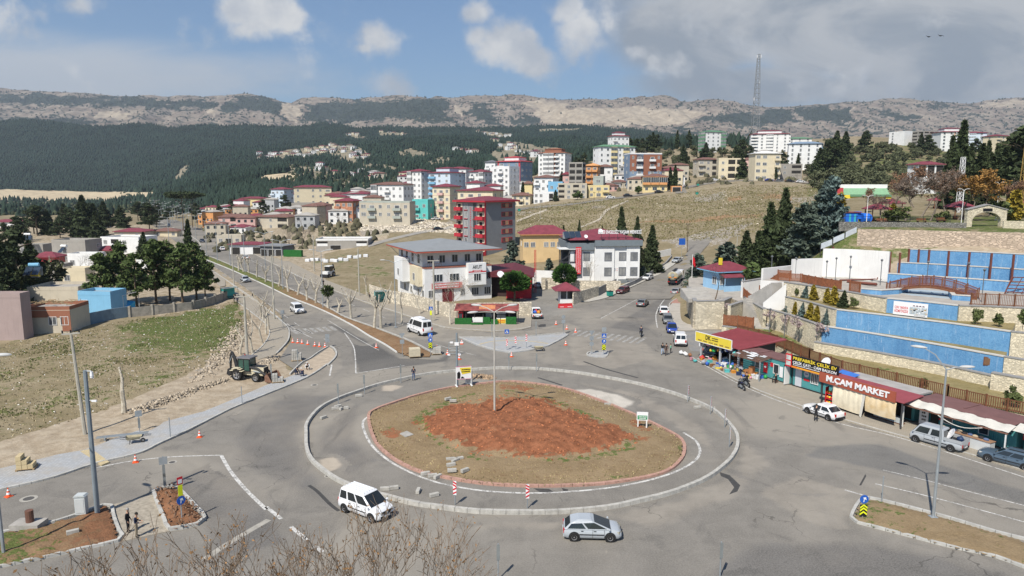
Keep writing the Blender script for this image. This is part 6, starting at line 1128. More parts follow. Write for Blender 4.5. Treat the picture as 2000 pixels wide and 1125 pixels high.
gs=E('grandstand','pale green stepped seating with red end wall and yellow front','grandstand',onT(1688,262),-.2);b=MB();[b.box(-7,9,i*1.2,i*1.2+1.2,-1,.4+i*.7)for i in range(5)];b.B_('seating',mat('pale_green_seats',(.28,.46,.30),.6,.1),gs);MB().box(-7.3,9.3,6,6.4,-1,4.6).B_('back_wall',WHITE,gs);MB().box(-9,-7.05,1,5,-1,3.4).B_('end_wall',PR,gs);MB().box(-7,9,-.5,-.02,-1.5,.8).B_('front_wall',Sy,gs);MB().box(-5,9,-.9,-.55,.2,1.0).B_('railing',PGN,gs)
SO=Vector((30.5,88.0,.1));SE=Vector((.472,-.881,0));SN=Vector((.881,.472,0));SRZ=atan2(SE.y,SE.x)
def sl_(s,t=0.0,z=0.0):return SO+SE*s+SN*t+Vector((0,0,z))
def shop(name,label,s,cat_='shop',t=0.0):return E(name,label,cat_,sl_(s,t),SRZ)
TEAL=mat('teal_container',(.085,.30,.31),.55,.12,.6,0,0,.3,streak=.25);MAROOF=mat('brown_flat_roof',(.165,.085,.08),.8,.15,.7);AWN=mat('dirty_white_awning',(.55,.53,.48),.85,.12,1.2,streak=.3)
def ribs(mb,x0,x1,n,f):[mb.box(x0+(x1-x0)*i/n,x0+(x1-x0)*i/n+.05,*f)for i in range(n)]
d=shop('market_stall','open household goods stall with big maroon roof and yellow sign',-9.6,'market stall')
for x in(.3,3.9,7.2):
 for y in(.1,6.3):MB().box(x-.11,x+.11,y-.11,y+.11,-.1,2.75).B_('post',mat('pale_steel_post',(.42,.43,.45),.5,.1),d)
b=MB().add([(-.3,-.2,2.75),(7.7,-.2,2.75),(8.3,7.6,3.35),(-.2,7.4,3.35),(-.3,-.2,2.9),(7.7,-.2,2.9),(8.3,7.6,3.5),(-.2,7.4,3.5)],[(0,3,2,1),(4,5,6,7),(0,1,5,4),(1,2,6,5),(2,3,7,6),(3,0,4,7)])
for i in range(26):x=-.2+i*.31;b.add([(x,-.2,2.9),(x+.06,-.2,2.9),(x+.06,7.4,3.5),(x,7.4,3.5),(x,-.2,2.94),(x+.06,-.2,2.94),(x+.06,7.4,3.54),(x,7.4,3.54)],[(4,5,6,7),(0,1,5,4),(1,2,6,5),(3,0,4,7)])
b.B_('roof',mat('maroon_ribbed_sheet',(.27,.062,.07),.5,.12,1),d);MB().box(.2,7.4,6.4,6.5,0,3.1).box(7.25,7.35,2.5,6.4,0,3.0).B_('back_panel',Sd,d)
sb=MB().box(-.35,6.3,-.42,-.32,2.5,3.75).B_('sign_board',mat('sign_mustard',(.70,.55,.06),.45,.04),d);MB().box(-.4,6.35,-.43,-.31,3.75,3.82).box(-.4,6.35,-.43,-.31,2.43,2.5).box(-.42,-.35,-.43,-.31,2.43,3.82).box(6.3,6.37,-.43,-.31,2.43,3.82).B_('sign_frame',Sw,d)
txt('DK',sb,'lettering',Sk,(1.55,-.425,3.02),(pi/2,0,0),1.0,.6,.012,.03);sm_(sb,2.7,3.9,3.0,3.55,-.432,2,Sk,9,4)
for i in range(6):sm_(sb,.1+i*1.02,.9+i*1.02,2.58,2.88,-.432,1,FR_B,5,20+i)
MB().box(5.3,7.2,1.2,2.0,0,.85).box(2.2,5.0,3.6,4.4,0,.8).B_('display_table',WOOD,d);MB().box(.25,.4,-.3,-.22,1.8,2.4).B_('white_plate',Sw,d)
c=shop('container_shop','teal container shop under a patched brown and white slat awning',-2.0);b=MB().box(.1,7.6,.4,2.9,.12,2.6);ribs(b,.15,7.5,36,(.36,.4,.3,2.45));b.B_('wall',TEAL,c);MB().box(0,7.7,.3,3.0,2.6,2.78).box(2.4,2.6,.3,3.0,2.78,2.86).box(6,6.2,.3,3,2.78,2.86).B_('roof',MAROOF,c);MB().box(0,7.7,.35,2.95,-.02,.12).B_('base_frame',Bk,c)
aw=MB()
for i in range(14):y=-1.9+i*.17;z=2.35+i*.03;aw.box(.0,4.9,y,y+.11,z,z+.03,0)
for i in range(16):x,y=U(.2,3.8),U(-1.8,.1);aw.box(x,x+U(.5,1.0),y,y+.3,2.44+(y+1.9)*.18,2.455+(y+1.9)*.18,1)
aw.B_('slat_awning',[mat('rotten_slats',(.16,.085,.06),.85,.3,3),Sw],c);MB().box(-.1,.0,-1.9,-1.8,-.1,2.4).box(4.85,4.95,-1.9,-1.8,-.1,2.5).B_('awning_post',Gv,c)
win(c,2.6,.95,.8,1.1,FR_W,GLASS,1,y=.355);win(c,5.5,.9,.75,1.1,FR_W,GLASS,1,y=.355);MB().box(6.7,7.45,.3,.355,.12,2.3).B_('doorway',DARK,c);MB().box(7.45,7.55,-.5,.355,.12,2.3).B_('door',WHITE,c)
fg=MB().box(3.55,4.15,.3,.355,.6,1.9).B_('red_flag',Sr,c);MB().lathe([(.001,0),(.16,0),(.16,.004),(.001,.004)],14,0,Matrix.Translation((3.82,.297,1.35))@Matrix.Rotation(pi/2,4,'X')).B_('crescent',Sw,c)
MB().box(4.6,5.0,.3,.355,1.6,2.1).B_('poster',Sr,c);MB().box(6.05,6.55,.3,.355,.6,1.9).B_('poster',Sw,c)
c=shop('container_office','teal prefab office container under a black and yellow sign board',5.9);b=MB().box(.1,6.6,.4,2.9,.15,2.65);ribs(b,.15,6.5,32,(.36,.4,.3,2.5));b.B_('wall',TEAL,c);MB().box(0,6.7,.3,3.0,2.65,2.84).box(2.2,2.4,.3,3,2.84,2.92).box(6.3,6.5,.3,3,2.84,2.92).B_('roof',MAROOF,c);MB().box(0,6.7,.33,2.95,-.05,.15).box(0,.1,.33,.4,.15,2.65).box(4.1,4.2,.33,.4,.15,2.65).B_('frame',Bk,c)
MB().box(.5,1.4,.31,.355,.15,2.2).B_('door',mat('pale_grey_door',(.5,.52,.56),.5,.05),c);win(c,3.2,1.0,.9,1.15,FR_W,GLASS,4,y=.35);win(c,6.1,1.0,.7,1.15,FR_W,GLASS,3,y=.35)
MB().lathe([(.001,0),(.38,0),(.38,.01),(.001,.01)],18,0,Matrix.Translation((2.05,.345,1.85))@Matrix.Rotation(pi/2,4,'X')).B_('round_sign',mat('silver_sign',(.45,.46,.48),.4),c);sm_(c,1.8,2.3,1.75,1.98,.328,1,SIGNN,4,2);MB().box(1.7,2.5,.33,.355,1.05,1.3).B_('red_plate',Sr,c)
s=E('sign_board','black, yellow and white steel house sign on the prefab office','sign',sl_(5.6,-.55,2.5),SRZ);MB().box(.9,7.2,0,.12,.2,1.5).B_('board',Sk,s);MB().box(.9,7.2,-.01,.12,-.02,.195).B_('orange_band',SIGNO,s);MB().box(0,.85,-.01,.12,-.02,1.5).B_('red_panel',Sr,s);MB().box(.1,.75,-.02,-.012,.15,.65).box(.1,.75,-.02,-.012,.8,1.35).B_('picture',mat('print_house',(.5,.52,.5),.5,.35,2.5),s)
txt('PREFABRİK ÇELİK EV',s,'lettering',Sy,(1.05,-.006,.98),(pi/2,0,0),5.9,.36,.012,.02);txt('ÇELİK ÇATI - CAM BALKON',s,'lettering',Sw,(1.05,-.006,.5),(pi/2,0,0),5.9,.32,.012,.018);sm_(s,1.0,7.1,.26,.44,-.012,1,Sw,34,3);sm_(s,1.4,7.1,.02,.17,-.022,1,Sy,26,5);MB().box(.2,.3,.12,1.0,.5,.6).box(6.8,6.9,.12,1.0,.5,.6).B_('bracket',Sd,s)
dish(sl_(9.9,1.2,2.86),'white satellite dish on the roof of the prefab office',.62,SRZ-.1)
tag(MB().add([(0,0,.0),(2.2,0,0),(2.4,1.4,.35),(.1,1.5,.4),(0,0,-.04),(2.2,0,-.04),(2.4,1.4,.31),(.1,1.5,.36)],[(0,1,2,3),(7,6,5,4),(0,4,5,1),(1,5,6,2)]).B_('tarpaulin',mat('royal_blue_tarp',(.05,.16,.5),.6,.1),None,False,sl_(11.9,-.3,2.86),SRZ),'royal blue tarpaulin between office roof and market sign','tarpaulin')
m_=shop('market_shop','market with a brick red sign and stained canvas curtains',12.6);b=MB().box(.1,8.5,.4,3.0,.1,2.7);b.B_('wall',TEAL,m_);MB().box(0,8.6,.3,3.1,2.7,2.88).B_('roof',mat('grey_shop_roof',(.36,.34,.32),.85,.15,.8),m_);MB().box(.3,8.2,.36,.395,.2,2.4).B_('shop_opening',DARK,m_)
MB().add([(-.2,-2.9,2.65),(9.4,-2.9,2.65),(9.4,.3,2.95),(-.2,.3,2.95),(-.2,-2.9,2.72),(9.4,-2.9,2.72),(9.4,.3,3.02),(-.2,.3,3.02)],[(0,3,2,1),(4,5,6,7),(0,1,5,4),(1,2,6,5),(2,3,7,6),(3,0,4,7)]).B_('canopy',MATS['maroon_ribbed_sheet'],m_)
for x in(0,4.9,9.2):MB().box(x-.06,x+.06,-2.85,-2.73,-.2,2.66).B_('post',Sd,m_)
sg=MB().box(-.25,8.6,-3.08,-2.96,2.55,3.65).B_('sign_board',mat('brick_red_sign',(.33,.085,.05),.5,.05),m_);txt('M.ÇAM MARKET',sg,'lettering',Sw,(.65,-3.09,2.86),(pi/2,0,0),7.3,.62,.04,.035)
def curtain(x0,x1,z0,z1,m,name,seed):
 b=MB();n,k=22,8;vs=[];r_=random.Random(seed)
 for j in range(k+1):
  for i in range(n+1):u,v=i/n,j/k;vs.append((x0+(x1-x0)*u,-2.92-.05*sin(u*34+v)*(1-v)-.1*sin(pi*v)+.3*(v-1)*0,z1+(z0-z1)*v+.05*sin(u*5+seed)*v))
 return b.add(vs,[(j*(n+1)+i,(j+1)*(n+1)+i,(j+1)*(n+1)+i+1,j*(n+1)+i+1)for j in range(k)for i in range(n)]).B_(name,m,m_,True)
curtain(1.5,5.0,.25,2.55,mat('cream_canvas',(.74,.66,.50),.9,.12,1.2,.2,streak=.45),'canvas_curtain',1);curtain(5.35,8.7,.75,2.55,mat('stained_canvas',(.58,.42,.22),.9,.25,.9,.2,col2=(.74,.63,.45)),'canvas_curtain',2);MB().add([(5.0,-2.98,2.5),(5.34,-2.98,2.5),(5.1,-3.1,.0),(4.85,-3.1,.1)],[(3,2,1,0),(0,1,2,3)]).B_('curtain_fold',AWN,m_)
pr=E('produce_rack','crowded red and orange produce rack at the left of the curtains','rack',sl_(13.2,-2.3),SRZ);MB().box(-.5,.6,0,.5,0,.06).box(-.5,.6,0,.5,.6,.66).box(-.5,.6,0,.5,1.2,1.26).box(-.55,-.5,0,.5,0,1.9).box(.6,.65,0,.5,0,1.9).B_('shelf',Sr,pr)
for j,z in enumerate((.06,.66,1.26)):
 for i,cm in enumerate((SIGNO,Sy,Sr,SIGNG)):MB().ball((-.35+i*.27,.2,z+.14),(.13,.2,.14)).B_('produce_heap',cm,pr)
q=E('drinks_rack','dark rack with stacked water packs behind the right curtain','rack',sl_(19.5,-1.6),SRZ);MB().box(-1.6,1.6,0,.6,0,.1).B_('pallet',WOOD,q);[MB().box(-1.5+i*.5,-1.06+i*.5,.02,.5,.1,.62).B_('water_pack',mat('pale_plastic',(.45,.5,.52),.3,.1),q)for i in range(6)]
w_=shop('container_shop','teal shop with a long drooping white awning and counters',21.6);b=MB().box(.1,9.0,.4,2.9,.12,2.6);ribs(b,.15,8.9,44,(.36,.4,.3,2.45));b.B_('wall',TEAL,w_);MB().box(0,9.1,.3,3.0,2.6,2.78).box(4.2,4.4,.3,3.0,2.78,2.86).B_('roof',MAROOF,w_);MB().box(1.2,2.0,.31,.355,.12,2.2).B_('doorway',DARK,w_);MB().box(.2,1.1,.1,.2,.12,2.15).B_('white_panel',Sw,w_);sm_(w_,.45,.85,.5,1.9,.08,4,Sk,2,6)
aw=MB();n=18;vs=[(-.3+9.6*i/n,y,z+.06*sin(i*1.9))for y,z in((-1.75,2.3),(-1.2,2.5),(-.5,2.7))for i in range(n+1)];aw.add(vs,[(j*(n+1)+i,j*(n+1)+i+1,(j+1)*(n+1)+i+1,(j+1)*(n+1)+i)for j in range(2)for i in range(n)]);aw.B_('awning',AWN,w_,True);MB().add([(-.1,-.55,2.68),(9.1,-.55,2.68),(9.1,.4,2.8),(-.1,.4,2.8)],[(0,1,2,3)]).B_('roof_apron',MAROOF,w_);MB().box(-.3,9.3,-1.85,-1.78,2.16,2.27).B_('awning_rail',mat('rotten_rail',(.2,.10,.07),.8,.3,3),w_);[MB().box(x-.05,x+.05,-1.95,-1.85,-.1,2.12).B_('post',WHITE,w_)for x in(-.2,9.2)]
win(w_,2.9,.9,.8,1.15,FR_W,GLASS,1,y=.35);win(w_,6.2,.9,.8,1.15,FR_W,GLASS,1,y=.35);sm_(w_,7.3,8.6,1.5,2.0,.34,2,Sk,8,3);MB().box(2.0,2.5,.33,.355,1.0,1.2).B_('red_plate',Sr,w_);MB().tube([(3.2+i*.5,-1.9,2.15-.5*sin(pi*i/8))for i in range(9)],.05,5).B_('rope_light',AWN,w_)
ct=E('market_counter','long white counter with cloths laid out under the white awning','counter',sl_(25.0,-1.9),SRZ);MB().box(0,2.2,0,.8,0,.95).box(2.22,4.6,0,.8,0,.95).B_('cabinet',mat('pale_cabinet',(.55,.57,.58),.6,.05),ct);MB().box(-.05,4.65,-.05,.85,.95,1.0).B_('top',mat('brown_counter_top',(.32,.19,.12),.7,.2),ct)
for i in range(9):x=.2+i*.48;o=MB().ball((0,0,.08),(.26,.2,.13)).B_('folded_cloth',[mat('cloth_tan',(.42,.34,.24),.9),mat('cloth_black',(.03,.03,.035),.9),mat('cloth_blue',(.1,.14,.25),.9)][i%3],None,True,sl_(25.0+x,-1.5+.1*(i%2),1.0),SRZ);tag(o,['tan','black','dark blue'][i%3]+' folded cloth lying on the long white counter','cloth','cloths on the white counter')
e_=shop('market_stall','stall at the right edge with a red framed picture board',31.2,'market stall');MB().box(0,7,.4,3,.1,2.6).B_('wall',TEAL,e_);MB().box(-.1,7.1,.3,3.1,2.6,2.78).B_('roof',MAROOF,e_);MB().box(.2,2.6,-.3,-.2,1.6,2.7).B_('board_frame',Sr,e_);MB().box(.3,2.5,-.32,-.305,1.7,2.6).B_('picture',mat('print_food',(.5,.3,.15),.5,.4,3),e_);MB().box(.5,2.2,.33,.395,.1,2.2).B_('window',GLASS,e_);MB().add([(-.4,-1.0,2.4),(7,-1,2.4),(7,.3,2.85),(-.4,.3,2.85)],[(0,1,2,3)]).B_('awning',AWN,e_)
GC={'pink':(.55,.25,.3),'turquoise':(.1,.45,.45),'red':(.5,.04,.04),'blue':(.04,.12,.45),'white':(.7,.7,.7),'navy':(.02,.04,.1),'green':(.03,.3,.07),'orange':(.6,.25,.04),'brown':(.25,.11,.05),'yellow':(.65,.5,.08),'grey':(.3,.3,.32)}
def gd_(kind,colr,p,group,where):
 m=mat('plastic_'+colr,GC[colr],.5,.08,3);b=MB()
 if kind=='basin':b.lathe([(.001,.02),(.2,.02),(.27,.2),(.3,.2),(.22,0),(.001,0)],10)
 elif kind=='crate':b.box(-.3,.3,-.2,.2,0,.03).box(-.3,-.27,-.2,.2,.03,.3).box(.27,.3,-.2,.2,.03,.3).box(-.27,.27,-.2,-.17,.03,.3).box(-.27,.27,.17,.2,.03,.3)
 elif kind=='bag':b.ball((0,0,.22),(.3,.22,.24)).ball((.05,0,.45),(.1,.08,.08))
 elif kind=='box':b.box(-.28,.28,-.22,.22,0,.36).box(-.3,.3,-.24,.24,.3,.38)
 elif kind=='bucket':b.lathe([(.001,0),(.13,0),(.18,.32),(.2,.32),(.2,.34),(.16,.34),(.12,.03),(.001,.03)],10)
 else:b.ball((0,0,.2),.2)
 o=b.B_({'ball':'toy_ball','bag':'sack','box':'carton'}.get(kind,kind),m,None,kind in('bag','ball'),p,U(-1,1));s=U(.85,1.35);o.scale=(s,s,s)
 tag(o,f'{colr} {dict(ball="toy ball", bag="stuffed sack", box="goods carton", crate="plastic crate").get(kind, "plastic " + kind)} {where}',dict(ball='ball',bag='sack',box='box').get(kind,kind),group)
K=['basin','crate','bag','box','bucket','ball'];CC=list(GC)
for i in range(46):
 s=U(-9.3,2.6);t=rng.choice([-1.9,-1.7,-.5,-.3,-.1])+U(-.2,.2);gd_(rng.choice(K),rng.choice(CC),sl_(s,t),'household goods before the stalls','among the goods spread before the stalls')
for i in range(30):
 s=U(-8.8,-2.6);gd_(rng.choice(K),rng.choice(CC),sl_(s,U(.8,1.9),.86 if s>-4.3 and False else 0),'goods inside the big stall','inside the big maroon roofed stall')
for i in range(14):gd_(rng.choice(['bag','ball','bag']),rng.choice(CC),sl_(U(-9,-2.6),U(.2,.6),U(1.3,2.0)),'goods hung under the stall roof','hanging under the maroon stall roof')
for i in range(4):gd_('bag','white' if i<3 else 'brown',sl_(-12.6+i*.55,-.6+.2*(i%2)),'sacks beyond the yellow sign','heaped on the pavement beyond the yellow sign')
for i in range(5):gd_('bucket','white',sl_(1.3+.34*(i%3),-1.2+.4*(i//3)),'white canisters by the awning','in the cluster of canisters under the slat awning')
for i,(s,t)in enumerate(((.2,-.9),(.7,-.8))):o=E('wooden_cabinet',['low','tall'][i]+' orange brown wooden cabinet for sale by the stall post','cabinet',sl_(s,t),SRZ+.1*i);MB().box(-.3,.3,-.25,.25,0,.8+.5*i).B_('carcass',mat('orange_wood',(.33,.13,.05),.6,.2,2),o);MB().box(-.27,-.01,-.27,-.25,.05,.75+.5*i).box(.01,.27,-.27,-.25,.05,.75+.5*i).B_('door',mat('orange_wood_door',(.38,.17,.07),.6,.2,2),o)
def wheel(parent,x,y,r,w=.2,side=1,spokes=5,dirty=False,rimm=None):
 k=('wheel',r,w)
 if k not in _cache:
  b=MB();M=Matrix.Rotation(pi/2,4,'X');b.lathe([(r*.62,-w/2),(r*.9,-w/2),(r,-w*.32),(r,w*.32),(r*.9,w/2),(r*.62,w/2),(r*.6,w*.3),(r*.6,-w*.3),(r*.62,-w/2)],18,0,M);_cache[k]=b.mesh('wheel',TYRE,True)
  b=MB();b.lathe([(.001,w*.34),(r*.12,w*.36),(r*.16,w*.2),(r*.5,w*.22),(r*.56,w*.4),(r*.63,w*.42),(r*.63,-w*.3),(.001,-w*.3)],16,0,M)
  for i in range(spokes):
   a=2*pi*i/spokes;q=[(r*.2*cos(a-.3),r*.2*sin(a-.3)),(r*.5*cos(a-.34),r*.5*sin(a-.34)),(r*.5*cos(a+.34),r*.5*sin(a+.34)),(r*.2*cos(a+.3),r*.2*sin(a+.3))]
   b.add([(p[0],p[1],w*.245)for p in q],[(0,1,2,3)],1,M)
  _cache[k+(1,)]=b.mesh('rim',[RIM,Bk])
 o=ob('wheel',_cache[k],parent,(x,y,r));rm=ob('rim',_cache[k+(1,)],o)
 if side>0:rm.rotation_euler=(0,0,pi)
 return o
def loft(mb,st,mi=0):
 """st: (x, zlow, ztop, halfwidth, crown)"""
 k=len(st);vs=[]
 for x,zl,zt,w,cr in st:
  h=zt-zl;ring=[(.86,zl),(.98,zl+.18*h),(1.0,zl+.45*h),(.985,zl+.72*h),(.9,zt-.02)]
  for f,z in ring:vs.append((x,-w*f,z))
  vs.append((x,-w*.45,zt+cr));vs.append((x,w*.45,zt+cr))
  for f,z in ring[::-1]:vs.append((x,w*f,z))
 n=12;fs=[(i*n+j,i*n+(j+1)%n,(i+1)*n+(j+1)%n,(i+1)*n+j)for i in range(k-1)for j in range(n)]
 fs+=[tuple(range(n-1,-1,-1)),tuple((k-1)*n+j for j in range(n))];return mb.add(vs,fs,mi)
def vh_(name,label,cat_,c,rz,L,W,H,col,belt,low,cabin,wb=None,r=.31,win_=((.05,.47),(.52,.95)),z=0.0,trim=None,group=None,wax=None,rear_glass=True,plate=True,dirt=None,bed=None,fz=.62,tz=None,glass=CARGLASS,hoodx=None,rack=False,rdrop=0,light=CHROME,bumper=None,rearsplit=False,scale=1.0):
 """cabin = (rear base x, rear roof x, front roof x, front base x) as fractions of L from the rear; fz/tz = hood and tail height fractions"""
 o=E(name,label,cat_,(c[0],c[1],z),rz,group,scale if scale!=1 else None);pm=paint(*col)if isinstance(col,tuple)else col;w=W/2;tz=tz or belt;X=lambda f:-L/2+f*L
 rb,rr,rf,fb=cabin;zb,zf_,zt=belt*H,fz*H,tz*H;hx=hoodx or(fb-.02)
 st=[(X(0),low+.18,zt*.86,w*.86,0),(X(.015),low+.06,zt*.97,w*.95,.01),(X(.06),low,zt,w*.985,.02),(X(max(rb,.1)),low,zt if rb>.12 else zb,w,.02),(X(.35),low,zb,w,.02),(X(fb-.1),low,zb,w,.02),(X(hx),low,zb*.98,w*.995,.03),(X(hx+(1-hx)*.6),low,zf_*1.0,w*.97,.05),(X(.955),low+.02,zf_*.93,w*.92,.04),(X(.99),low+.08,zf_*.8,w*.82,.0),(X(1.0),low+.16,zf_*.66,w*.74,0)]
 b=MB();loft(b,st);body=b.B_('body',pm,o,True)
 wr=w*.80;B0,B1=w*.955,w*.955;zc=zb-.03
 cb=[(X(rb),-B0,zc),(X(fb),-B1,zc),(X(fb),B1,zc),(X(rb),B0,zc)];rt=[(X(rr),-wr,H-.06-rdrop),(X(rf),-wr,H-.07),(X(rf),wr,H-.07),(X(rr),wr,H-.06-rdrop)]
 ins=.12;cr=[(X(rr)+ins+3*rdrop,-wr*.78,H),(X(rf)-ins,-wr*.78,H-.012),(X(rf)-ins,wr*.78,H-.012),(X(rr)+ins+3*rdrop,wr*.78,H)]
 MB().add(cb+rt+cr,[(0,1,5,4),(2,3,7,6),(1,2,6,5),(3,0,4,7),(4,5,9,8),(5,6,10,9),(6,7,11,10),(7,4,8,11),(8,9,10,11)]).B_('cabin',pm,o,bevel=.09)
 V3=lambda p:Vector(p)
 def pane(nm,A,Bq,Cq,D,u0,u1,v0,v1,cut=0.0,m=glass):
  A,Bq,Cq,D=map(V3,(A,Bq,Cq,D));nrm=(Bq-A).cross(D-A).normalized()*.014;Q=lambda u,v:A.lerp(Bq,u).lerp(D.lerp(Cq,u),v)+nrm
  return MB().add([Q(u0,v0),Q(u1,v0),Q(u1-cut,v1),Q(u0+max(0,-cut)*0,v1)],[(0,1,2,3)]).B_(nm,m,o)
 for s in(0,1):
  for(u0,u1)in win_:
   if s==0:pane('side_window',cb[0],cb[1],rt[1],rt[0],u0,u1,.14,.86)
   else:pane('side_window',cb[2],cb[3],rt[3],rt[2],1-u1,1-u0,.14,.86)
 pane('windshield',cb[1],cb[2],rt[2],rt[1],.05,.95,.06,.92)
 if rear_glass:
  if rearsplit:pane('rear_window',cb[3],cb[0],rt[0],rt[3],.08,.47,.16,.82);pane('rear_window',cb[3],cb[0],rt[0],rt[3],.53,.92,.16,.82)
  else:pane('rear_window',cb[3],cb[0],rt[0],rt[3],.08,.92,.14,.88)
 wx=wax or(.185,.80)
 for f in wx:
  for s in(-1,1):
   MB().cyl((X(f),s*(w-.24),r+.02),(X(f),s*(w+.004),r+.02),r+.075,n=18).B_('wheel_arch',Bk,o);wheel(o,X(f),s*(w-.055),r,.2,s)
 for s in(-1,1):
  MB().add([(X(.935),s*w*.93,zf_*.72),(X(.994),s*w*.60,zf_*.70),(X(.994),s*w*.60,zf_*.86),(X(.94),s*w*.9,zf_*.93),(X(.90),s*w*.93,zf_*.86),(X(1.003),s*w*.6,zf_*.7),(X(.95),s*w*.97,zf_*.72),(X(.95),s*w*.94,zf_*.93),(X(1.003),s*w*.6,zf_*.86)],[(5,6,7,8)if s<0 else(8,7,6,5),(6,4,7)if s<0 else(7,4,6)]).B_('headlight',light,o)
  MB().box(X(0)-.015,X(.03),s*w*.78-.1,s*w*.78+.1,zt*.62,zt*.95).B_('taillight',REDL,o)
  MB().ball((X(fb)-.18,s*(w+.07),zb+.06),(.08,.1,.09),0,6,4).B_('mirror',Bk if trim else pm,o)
  MB().box(X(.27),X(.70),s*(w+.004)-.012,s*(w+.004)+.012,zb*.55,zb*.55+.07).B_('side_trim',Bk,o)
  MB().box(X(.30),X(.30)+.16,s*(w-.0)-.02,s*w+.012,zb*.86,zb*.86+.035).box(X(.52),X(.52)+.16,s*(w-.0)-.02,s*w+.012,zb*.86,zb*.86+.035).B_('door_handle',Bk,o)
  MB().box(X(.50)-.008,X(.50)+.008,s*w-.01,s*w+.006,low+.1,zb).box(X(.70)-.008,X(.70)+.008,s*w-.01,s*w+.006,low+.1,zb).B_('door_gap',Bk,o)
 bm=Bk if bumper is None else pm
 MB().box(X(.975),X(1.0)+.02,-w*.72,w*.72,low+.14,low+.30).box(X(.985),X(1.0)+.02,-w*.38,w*.38,zf_*.62,zf_*.76).B_('grille',Bk,o)
 MB().box(X(0)-.03,X(.02),-w*.84,w*.84,low+.1,low+.28).B_('bumper',bm,o)
 if plate:MB().box(X(0)-.045,X(0)-.03,-.26,.26,zt*.55,zt*.55+.11).B_('licence_plate',Sw,o);MB().box(X(1)+.02,X(1)+.03,-.26,.26,low+.17,low+.28).B_('licence_plate',Sw,o)
 if rack:MB().box(X(rr)+.2,X(rf)-.3,-wr*.7,-wr*.62,H+.01,H+.06).box(X(rr)+.2,X(rf)-.3,wr*.62,wr*.7,H+.01,H+.06).B_('roof_rail',Bk,o)
 return o
def head(a,b,z=0):p,q=G(*a,z),G(*b,z);return atan2(q.y-p.y,q.x-p.x)
def hatch(label,c,rz,col,**k):return vh_('hatchback',label,'car',c,rz,k.pop('L',3.95),1.68,1.46,col,.60,.2,(.012,.13,.50,.83),fz=.55,tz=.62,rdrop=.13,hoodx=.84,**k)
def sedan(label,c,rz,col,**k):return vh_('sedan',label,'car',c,rz,k.pop('L',4.45),1.74,k.pop('H',1.44),col,.60,.2,(.10,.26,.56,.75),fz=.59,tz=.64,**k)
def wagon(label,c,rz,col,**k):return vh_('station_wagon',label,'car',c,rz,k.pop('L',4.4),1.7,1.43,col,.61,.2,(.02,.07,.55,.73),fz=.60,tz=.62,win_=((.04,.27),(.31,.62),(.65,.95)),**k)
def mpv(label,c,rz,col,**k):return vh_(k.pop('name','van'),label,'van',c,rz,k.pop('L',4.25),1.82,k.pop('H',1.82),col,k.pop('belt',.56),.22,k.pop('cabin',(.015,.05,.60,.82)),fz=.50,tz=.58,r=.32,win_=k.pop('win_',((.05,.27),(.32,.58),(.63,.95))),wax=(.17,.82),**k)
C2=lambda px,py,z=0:tuple(G(px,py,z)[:2])
kg=mpv('white passenger van with emblem grille rounding the front of the ring',C2(716,1002),head((678,1003),(728,1022)),('van_white',(.72,.73,.75)),bumper=1)
MB().lathe([(.001,0),(.11,0),(.11,.02),(.001,.02)],4,0,Matrix.Translation((2.14,0,.72))@Matrix.Rotation(pi/2,4,'Y')@Matrix.Diagonal((1.25,.8,1,1))).B_('emblem',CHROME,kg);b=MB();[b.box(-1.85,.35,y,y+.05,1.815,1.84)for y in(-.5,-.25,0,.25,.5)];b.B_('roof_rib',paint('van_white',0),kg);MB().box(2.05,2.15,-.55,.55,.70,.78).B_('grille_bar',Bk,kg)
SIL=('silver',(.40,.43,.46));hatch('silver hatchback driving right along the bottom of the ring',C2(1156,1047),head((1116,1063),(1195,1065)),SIL,light=mat('amber_lens',(.35,.33,.26),.15),bumper=1)
WH=('white',(.74,.74,.74));GR_=('mid_grey',(.16,.165,.17))
mpv('white minivan coming down the avenue toward the crossing',C2(581,610),head((560,598),(603,624)),WH,H=1.75,bumper=1);sedan('silver saloon far up the avenue beside the median',C2(479,550),head((455,533),(495,558)),SIL,bumper=1)
sedan('white car parked by the shops on the far carriageway',C2(434,489),head((470,506),(420,484)),WH);sedan('white car leaving on the far carriageway under the plane trees',C2(480,506),head((520,522),(470,502)),WH)
sedan('dark car tiny at the far end of the avenue',C2(395,473),head((380,466),(400,478)),('dark_blue',(.03,.04,.07)));mpv('white van tiny at the far end of the avenue',C2(330,442),head((325,440),(340,447)),WH)
hb2=head((811,657),(789,649));mb_=vh_('minibus','white minibus with black side windows driving away beside the median','minibus',C2(819,651),hb2,5.6,2.0,2.55,WH,.52,.3,(.01,.03,.74,.88),fz=.42,tz=.55,r=.36,win_=((.05,.70),(.76,.95)),wax=(.2,.82),rearsplit=True,bumper=None)
MB().box(-1.0,.6,-.55,.55,2.55,2.72).B_('roof_unit',Sw,mb_);MB().box(-2.4,-1.5,-.3,.3,2.55,2.64).B_('roof_hatch',Gv,mb_)
pk=vh_('pickup_truck','white pickup loaded with blue and orange sacks by the kiosk','pickup',C2(1047,619),head((1053,630),(1041,608)),5.0,1.85,1.78,WH,.52,.3,(.40,.44,.62,.78),fz=.50,tz=.50,r=.36,win_=((.08,.92),),wax=(.2,.82));MB().box(-2.45,-.4,-.86,-.8,.9,1.08).box(-2.45,-.4,.8,.86,.9,1.08).box(-2.5,-2.44,-.86,.86,.55,1.05).B_('cargo_side',paint('white',0),pk);MB().box(-2.4,-.45,-.8,.8,.93,.96).B_('cargo_floor',Bk,pk)
